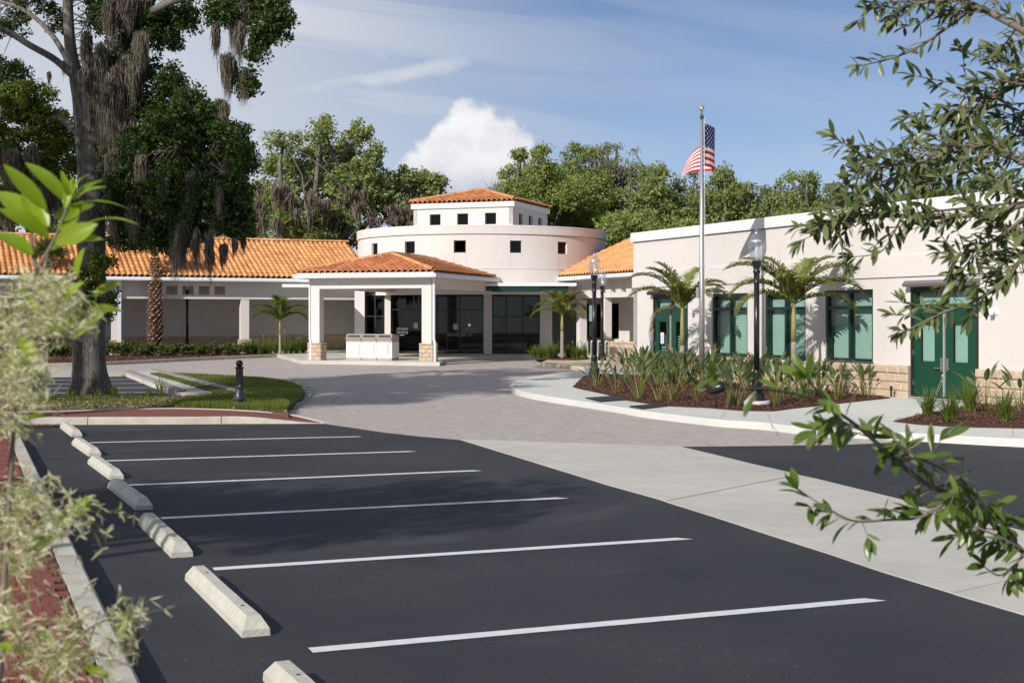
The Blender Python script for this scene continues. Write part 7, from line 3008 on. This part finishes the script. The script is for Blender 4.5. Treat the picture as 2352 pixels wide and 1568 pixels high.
def twigs(P_, n, ln, r, step, size, bright, dens, spread=1.0, f0=0.1, name='twig'):
    """side shoots"""
    for k in range(n):
        i = rr.randrange(int(len(P_) * f0), len(P_) - 1)
        T = (P_[i + 1] - P_[i]).normalized()
        s = (T * rr.uniform(.2, .9) + Vector((rr.uniform(-1, .4), rr.uniform(-.8, .8), rr.uniform(-.8, .9))) * spread).normalized()
        L_ = ln * rr.uniform(.5, 1.2)
        e = P_[i] + s * L_
        pts = [P_[i], P_[i].lerp(e, .5) + Vector((0, 0, rr.uniform(-.1, .15) * L_)), e]
        mb = MB()
        pp = smooth_line(pts, 4)
        mb.tube(pp, [r * (1 - .7 * j / (len(pp) - 1)) for j in range(len(pp))], 5)
        obj(name, mb, M['twig'], nt_)
        acc = 0
        for a, b_ in zip(pp, pp[1:]):
            d = b_ - a
            acc += d.length
            while acc > step:
                acc -= step
                for q in range(dens):
                    T2 = d.normalized()
                    n1 = T2.orthogonal().normalized()
                    a_ = rr.uniform(0, 6.283)
                    side = n1 * math.cos(a_) + T2.cross(n1) * math.sin(a_)
                    put_leaf(b_, (T2 * rr.uniform(.3, .9) + side * rr.uniform(.5, 1) + Vector((0, 0, rr.uniform(-.35, .3)))).normalized(), size * rr.uniform(.65, 1.2), bright)
        for q in range(4):
            put_leaf(pp[-1], ((pp[-1] - pp[-2]).normalized() + Vector((rr.uniform(-.8, .8), rr.uniform(-.8, .8), rr.uniform(-.7, .6)))).normalized(), size * rr.uniform(.7, 1.2), bright)


S_ = 0.063
# upper boughs about five metres off
b1 = branch([(2420, 110), (2352, 70), (2290, 38), (2230, 8), (2150, -25)], [4.7, 4.8, 4.9, 5.0, 5.1], .016, .008, .05, S_, False, 2)
branch([(2240, 12), (2200, 45), (2130, 95), (2060, 130), (1972, 152)], [5.0, 5.0, 5.0, 4.95, 4.9], .008, .0025, .028, S_, False, 2)
b3 = branch([(2200, 0), (2130, 5), (2060, 18), (1985, 2)], [5.0, 5.0, 5.05, 5.0], .008, .003, .026, S_, False, 3)
b4 = branch([(2430, 200), (2360, 190), (2300, 215), (2250, 250), (2215, 280)], [4.9, 5.0, 5.1, 5.1, 5.2], .010, .004, .030, S_, False, 2)
b5 = branch([(2430, 330), (2352, 375), (2290, 330), (2210, 340), (2130, 368), (2050, 380), (1955, 405)], [4.8, 4.9, 5.0, 5.0, 5.0, 5.0, 5.0], .013, .003, .030, S_, False, 2)
b6 = branch([(2430, 440), (2352, 470), (2250, 492), (2150, 500), (2050, 497), (1960, 495), (1895, 520)], [4.7, 4.8, 4.9, 4.95, 5.0, 5.0, 5.0], .013, .003, .030, S_, False, 2)
b7 = branch([(2430, 540), (2352, 590), (2310, 640), (2240, 690), (2160, 720), (2072, 765)], [4.7, 4.8, 4.85, 4.9, 4.9, 4.9], .010, .003, .026, S_ * .95, False, 3)
b8 = branch([(2352, 500), (2300, 540), (2240, 575), (2190, 590)], [4.8, 4.85, 4.9, 4.9], .007, .003, .028, S_, False, 2)
b9 = branch([(2070, 500), (2050, 540), (2020, 580), (1960, 590)], [5, 5, 5, 5], .004, .002, .030, S_, False, 2)
twigs(b1, 12, .30, .004, .032, S_, False, 2)
twigs(b3, 6, .16, .003, .03, S_, False, 2)
twigs(b4, 24, .32, .004, .032, S_, False, 2)
twigs(b5, 30, .26, .004, .032, S_, False, 2)
twigs(b6, 28, .24, .004, .032, S_, False, 2)
twigs(b7, 12, .14, .003, .03, S_, False, 2, f0=0.0)
twigs(b8, 10, .22, .003, .03, S_, False, 2)
# extra filling at the edge of view
for k in range(20):
    y = rr.uniform(60, 640)
    p = branch([(2440, y + rr.uniform(-30, 30)), (2370, y), (2290 + rr.uniform(-30, 40), y + rr.uniform(-40, 40))], [5.2, 5.2, 5.3], .006, .002, .032, S_, False, 2)
# lower bough, about three metres off, its tip closer still
SB = 0.058
c1 = branch([(2440, 1330), (2352, 1268), (2240, 1168), (2120, 1105), (2035, 1035), (1965, 975), (1905, 930), (1852, 868)], [3.5, 3.4, 3.3, 3.2, 3.1, 3.0, 2.9, 2.8], .0085, .0022, .030, SB, True, 2)
c2 = branch([(2190, 1140), (2120, 1185), (2040, 1193), (1960, 1195), (1890, 1160), (1832, 1122)], [3.25, 3.2, 3.2, 3.15, 3.1, 3.1], .004, .0015, .034, SB, True, 1)
c3 = branch([(2440, 1310), (2352, 1262), (2280, 1225), (2190, 1192), (2110, 1170)], [3.3, 3.25, 3.2, 3.2, 3.2], .004, .0018, .050, SB, True, 1)
c4 = branch([(2040, 1035), (2110, 1052), (2190, 1092), (2260, 1150), (2330, 1200)], [3.1, 3.1, 3.15, 3.2, 3.3], .004, .002, .028, SB, True, 2)
c5 = branch([(1905, 930), (1830, 905), (1755, 893), (1690, 892), (1640, 868)], [2.9, 2.6, 2.4, 2.25, 2.1], .0026, .0011, .15, SB * .8, True, 1)
c6 = branch([(2352, 1275), (2300, 1320), (2260, 1300)], [3.3, 3.3, 3.3], .003, .0015, .05, SB, True, 1)
twigs(c1, 12, .10, .002, .03, SB, True, 2)
twigs(c4, 9, .08, .002, .028, SB, True, 2)
twigs(c2, 6, .06, .0018, .03, SB, True, 1)
BO_ = []
for bb, z in ((b1, 3.3), (b4, 2.9), (b5, 2.6), (b6, 2.4), (b7, 2.2), (c1, 1.3)):
    s_ = Vector((TR.x + .05, TR.y, z - .3))
    mid = s_.lerp(bb[0], .5) + Vector((rr.uniform(-.1, .1), rr.uniform(-.25, .25), .12))
    P_ = smooth_line([s_, s_.lerp(bb[0], .25) + Vector((0, rr.uniform(-.1, .1), .12)), mid, s_.lerp(bb[0], .78) + Vector((0, rr.uniform(-.12, .12), .05)), bb[0]], 4)
    BO_.append(P_)
    mb = MB()
    r1_ = .012 if bb is not c1 else .0085
    mb.tube(P_, [.026 + (r1_ - .026) * k / (len(P_) - 1) for k in range(len(P_))], 7)
    obj('bough', mb, M['twig'], nt_, smooth=True)
    for k in range(14):
        q = P_[rr.randrange(3, len(P_) - 4)]
        if CX + F * q.x / q.y < 2520:
            continue
        e = q + Vector((rr.uniform(-.15, .15), rr.uniform(-.35, .35), rr.uniform(-.3, .35)))
        mb = MB()
        mb.tube([q, q.lerp(e, .5) + Vector((0, 0, .03)), e], [.005, .0035, .002], 5)
        obj('twig', mb, M['twig'], nt_)
        for f in range(12):
            c_ = q.lerp(e, rr.uniform(.2, 1))
            put_leaf(c_, (e - q).normalized() + Vector((rr.uniform(-.9, .9), rr.uniform(-.9, .9), rr.uniform(-.6, .5))), S_ * rr.uniform(.65, 1.2), False)
leaves_near.sort(key=lambda a: a[0])
for _, Mx, br in leaves_near[:300]:
    o = link('leaf', (NLB if br else NLM)[rr.randrange(6)], nt_)
    o.matrix_basis = Mx
rest = leaves_near[300:] + leaves_far
V, F_ = [], []
b0_ = 0
arr = [(np.array(m_.v), np.array(m_.f)) for m_ in NL]
for _, Mx, br in rest:
    v_, f_ = arr[rr.randrange(6)]
    mm = np.array(Mx)
    V.append(v_ @ mm[:3, :3].T + mm[:3, 3])
    F_.append(f_ + b0_)
    b0_ += len(v_)
o = link('foliage', np_mesh('foliage', np.concatenate(V), np.concatenate(F_), M['near_leaf_field'], True), nt_)
o['kind'] = 'stuff'
# trunk and boughs outside the frame
mb = MB()
mb.tube([TR + Vector((0, 0, -.1)), TR + Vector((0, 0, .2)), TR + Vector((.05, 0, 1.4)), TR + Vector((.1, .1, 3.2)), TR + Vector((.2, .3, 5))], [.22, .16, .13, .11, .05], 12)
obj('trunk', mb, M['bark'], nt_, smooth=True)
# ------------------------------------------------------------------ near plants at the left
def big_leaf(p, q, w_, curl=0.0, face=0.5, seed=0):
    """lance-shaped leaf from p to q; face: 0 flat to the ground, 1 turned to the viewer"""
    p, q = Vector(p), Vector(q)
    x = (q - p)
    L_ = x.length
    x.normalize()
    vw = Vector((0.1, -1, 0.15)).normalized()
    upv = Vector((0, 0, 1))
    nrm = (vw * face + upv * (1 - face))
    nrm = (nrm - x * nrm.dot(x)).normalized()
    y = nrm.cross(x)
    mb = MB()
    n = 10
    for j in range(n + 1):
        s = j / n
        ww_ = w_ * L_ * (math.sin(math.pi * min(0.03 + 0.97 * s ** 0.9, 1)) ** 0.85) * (1 if j < n else 0.05) + 0.001
        c = p + x * L_ * s + nrm * L_ * curl * math.sin(math.pi * s)
        for (sy, h_) in ((-1, .25), (-.5, .10), (0, 0), (.5, .10), (1, .25)):
            mb.v.append(tuple(c + y * ww_ * sy + nrm * ww_ * h_))
    for j in range(n):
        for k in range(4):
            mb.f.append((5 * j + k, 5 * (j + 1) + k, 5 * (j + 1) + k + 1, 5 * j + k + 1))
    return mb


DL = 2.25
sp_ = A(140, 570, DL)
tea = thing('leafy_shoot', 'bright green lance-leaved shoot close to the viewer', 'plant', (sp_.x, sp_.y, 0))
lv = [((105, 480), (8, 378), .13, .7, .05), ((160, 470), (58, 374), .11, .55, .10), ((112, 545), (-4, 480), .17, .55, .08), ((75, 585), (-6, 535), .17, .5, .05), ((128, 558), (224, 514), .23, .8, -.04),
      ((165, 470), (300, 482), .055, .2, .10), ((200, 512), (318, 516), .055, .15, .08), ((108, 580), (237, 550), .15, .5, .10), ((150, 478), (168, 408), .13, .6, .06), ((168, 464), (244, 430), .10, .4, .10),
      ((166, 458), (236, 414), .09, .4, .08), ((158, 450), (140, 392), .12, .5, .10), ((78, 505), (54, 438), .14, .5, .05), ((95, 520), (-8, 440), .15, .6, .06), ((125, 500), (215, 470), .16, .7, .03), ((110, 520), (82, 455), .16, .8, .03), ((165, 452), (205, 400), .1, .4, .1), ((140, 530), (180, 478), .2, .9, 0)]
for i, (a, b_, w_, fc_, cu_) in enumerate(lv):
    da = DL + rnd.uniform(-.03, .03)
    mb = big_leaf(A(a[0], a[1], da), A(b_[0], b_[1], da + rnd.uniform(-.05, .05)), w_, cu_, fc_, i)
    obj('leaf', mb, M['tea_leaf'], tea, smooth=True)
for pth in ([(40, 800), (58, 700), (85, 620), (120, 560), (150, 490), (160, 455)], [(85, 620), (75, 575), (72, 510)], [(60, 690), (95, 650), (112, 570)]):
    mb = MB()
    P_ = smooth_line([A(x, y, DL) for x, y in pth], 5)
    mb.tube(P_, [.0042 - .0022 * i / len(P_) for i in range(len(P_))], 7)
    obj('stem', mb, M['twig'], tea, smooth=True)
mb = MB()
p0_ = A(40, 800, DL)
mb.tube([p0_, Vector((p0_.x - .06, p0_.y, 0.9)), Vector((p0_.x - .12, p0_.y + .05, 0.1))], [.0045, .007, .010], 7)
obj('stem', mb, M['twig'], tea, smooth=True)

# white wispy blossom
DF = 2.15
fb = A(20, 800, DF)
fringe = thing('blossoming_shrub', 'shrub with wispy white blossom sprays over the brick walk edge', 'shrub', (fb.x - .1, fb.y, 0))
rgf = np.random.default_rng(5)


def panicle(c, size, n, seed):
    """loose spray of strap petals"""
    rg = random.Random(seed)
    mb, ms = MB(), MB()
    c = Vector(c)
    for k in range(n):
        o_ = Vector((rg.gauss(0, 1), rg.gauss(0, 1), rg.gauss(0, .9))) * size * 0.5
        p = c + o_
        ms.tube([c + o_ * 0.2, p], 0.0006, 3, cap=False)
        for q in range(4):
            d = Vector((rg.uniform(-1, 1), rg.uniform(-1, 1), rg.uniform(-1, .7))).normalized()
            s = d.orthogonal().normalized() * 0.0011
            L_ = rg.uniform(.010, .020)
            bd = Vector((rg.uniform(-1, 1), rg.uniform(-1, 1), rg.uniform(-1, 1))) * L_ * .35
            base = len(mb.v)
            for f, w_ in ((0, .6), (.5, 1.1), (1, .4)):
                pp = p + d * L_ * f + bd * f * f
                mb.v += [tuple(pp - s * w_), tuple(pp + s * w_)]
            mb.f += [(base, base + 1, base + 3, base + 2), (base + 2, base + 3, base + 5, base + 4)]
    return mb, ms


spots = []
regs = [((0, 150), (640, 760), 21), ((-10, 120), (760, 930), 20), ((120, 205), (650, 735), 11), ((0, 115), (1110, 1240), 14), ((110, 210), (1150, 1215), 6), ((10, 80), (1240, 1330), 8), ((40, 160), (1450, 1570), 9), ((130, 330), (1390, 1540), 15), ((0, 50), (930, 985), 4), ((-5, 30), (1330, 1420), 4)]
i = 0
stem_pts = []
for (xr, yr, n) in regs:
    for k in range(n):
        px, py = rnd.uniform(*xr), rnd.uniform(*yr)
        d = DF + rnd.uniform(-.35, .35)
        c = A(px, py, d)
        spots.append((px, py, d))
        mb, ms = panicle(c, rnd.uniform(.026, .046), rnd.randrange(9, 18), 900 + i)
        o = obj('blossom_spray', mb, M['petal'], fringe, kind='stuff')
        obj('stalk', ms, M['flower_stem'], o)
        i += 1
# green leaves between the sprays
for k in range(34):
    px, py, d = spots[rnd.randrange(len(spots))]
    a = A(px + rnd.uniform(-30, 30), py + rnd.uniform(-10, 40), d)
    q = a + Vector((rnd.uniform(-.05, .06), rnd.uniform(-.04, .04), rnd.uniform(-.02, .05)))
    mb = big_leaf(a, q, .17, .05, .5)
    obj('leaf', mb, M['tea_leaf'], fringe, smooth=True)
# stems
for pth in ([(-60, 1100), (-20, 900), (40, 760), (110, 690), (190, 700)], [(-60, 1100), (-30, 950), (20, 830), (90, 800)], [(-80, 1500), (-30, 1300), (40, 1210), (120, 1170), (205, 1185)], [(-80, 1400), (0, 1250), (60, 1150), (110, 1120)],
            [(60, 1640), (110, 1540), (170, 1470), (250, 1420), (320, 1425)], [(60, 1640), (150, 1520), (220, 1500), (300, 1530)], [(130, 1640), (180, 1540), (230, 1400)], [(60, 1640), (70, 1540), (80, 1470)]):
    mb = MB()
    P_ = smooth_line([A(x, y, DF + .05) for x, y in pth], 6)
    mb.tube(P_, [.0030 - .0022 * i / len(P_) for i in range(len(P_))], 6)
    obj('stem', mb, M['flower_stem'] if rnd.random() < .6 else M['twig'], fringe, smooth=True)
mb = MB()
q = Vector((fringe.location.x, fringe.location.y, 0.1))
for e in (A(-60, 1100, DF + .05), A(-80, 1500, DF + .05), A(-80, 1400, DF + .05), A(60, 1640, DF + .05), A(130, 1640, DF + .05)):
    mb.tube(smooth_line([q, q.lerp(e, .5) + Vector((-.05, 0, 0)), e], 4), .006, 6)
obj('stem', mb, M['twig'], fringe)
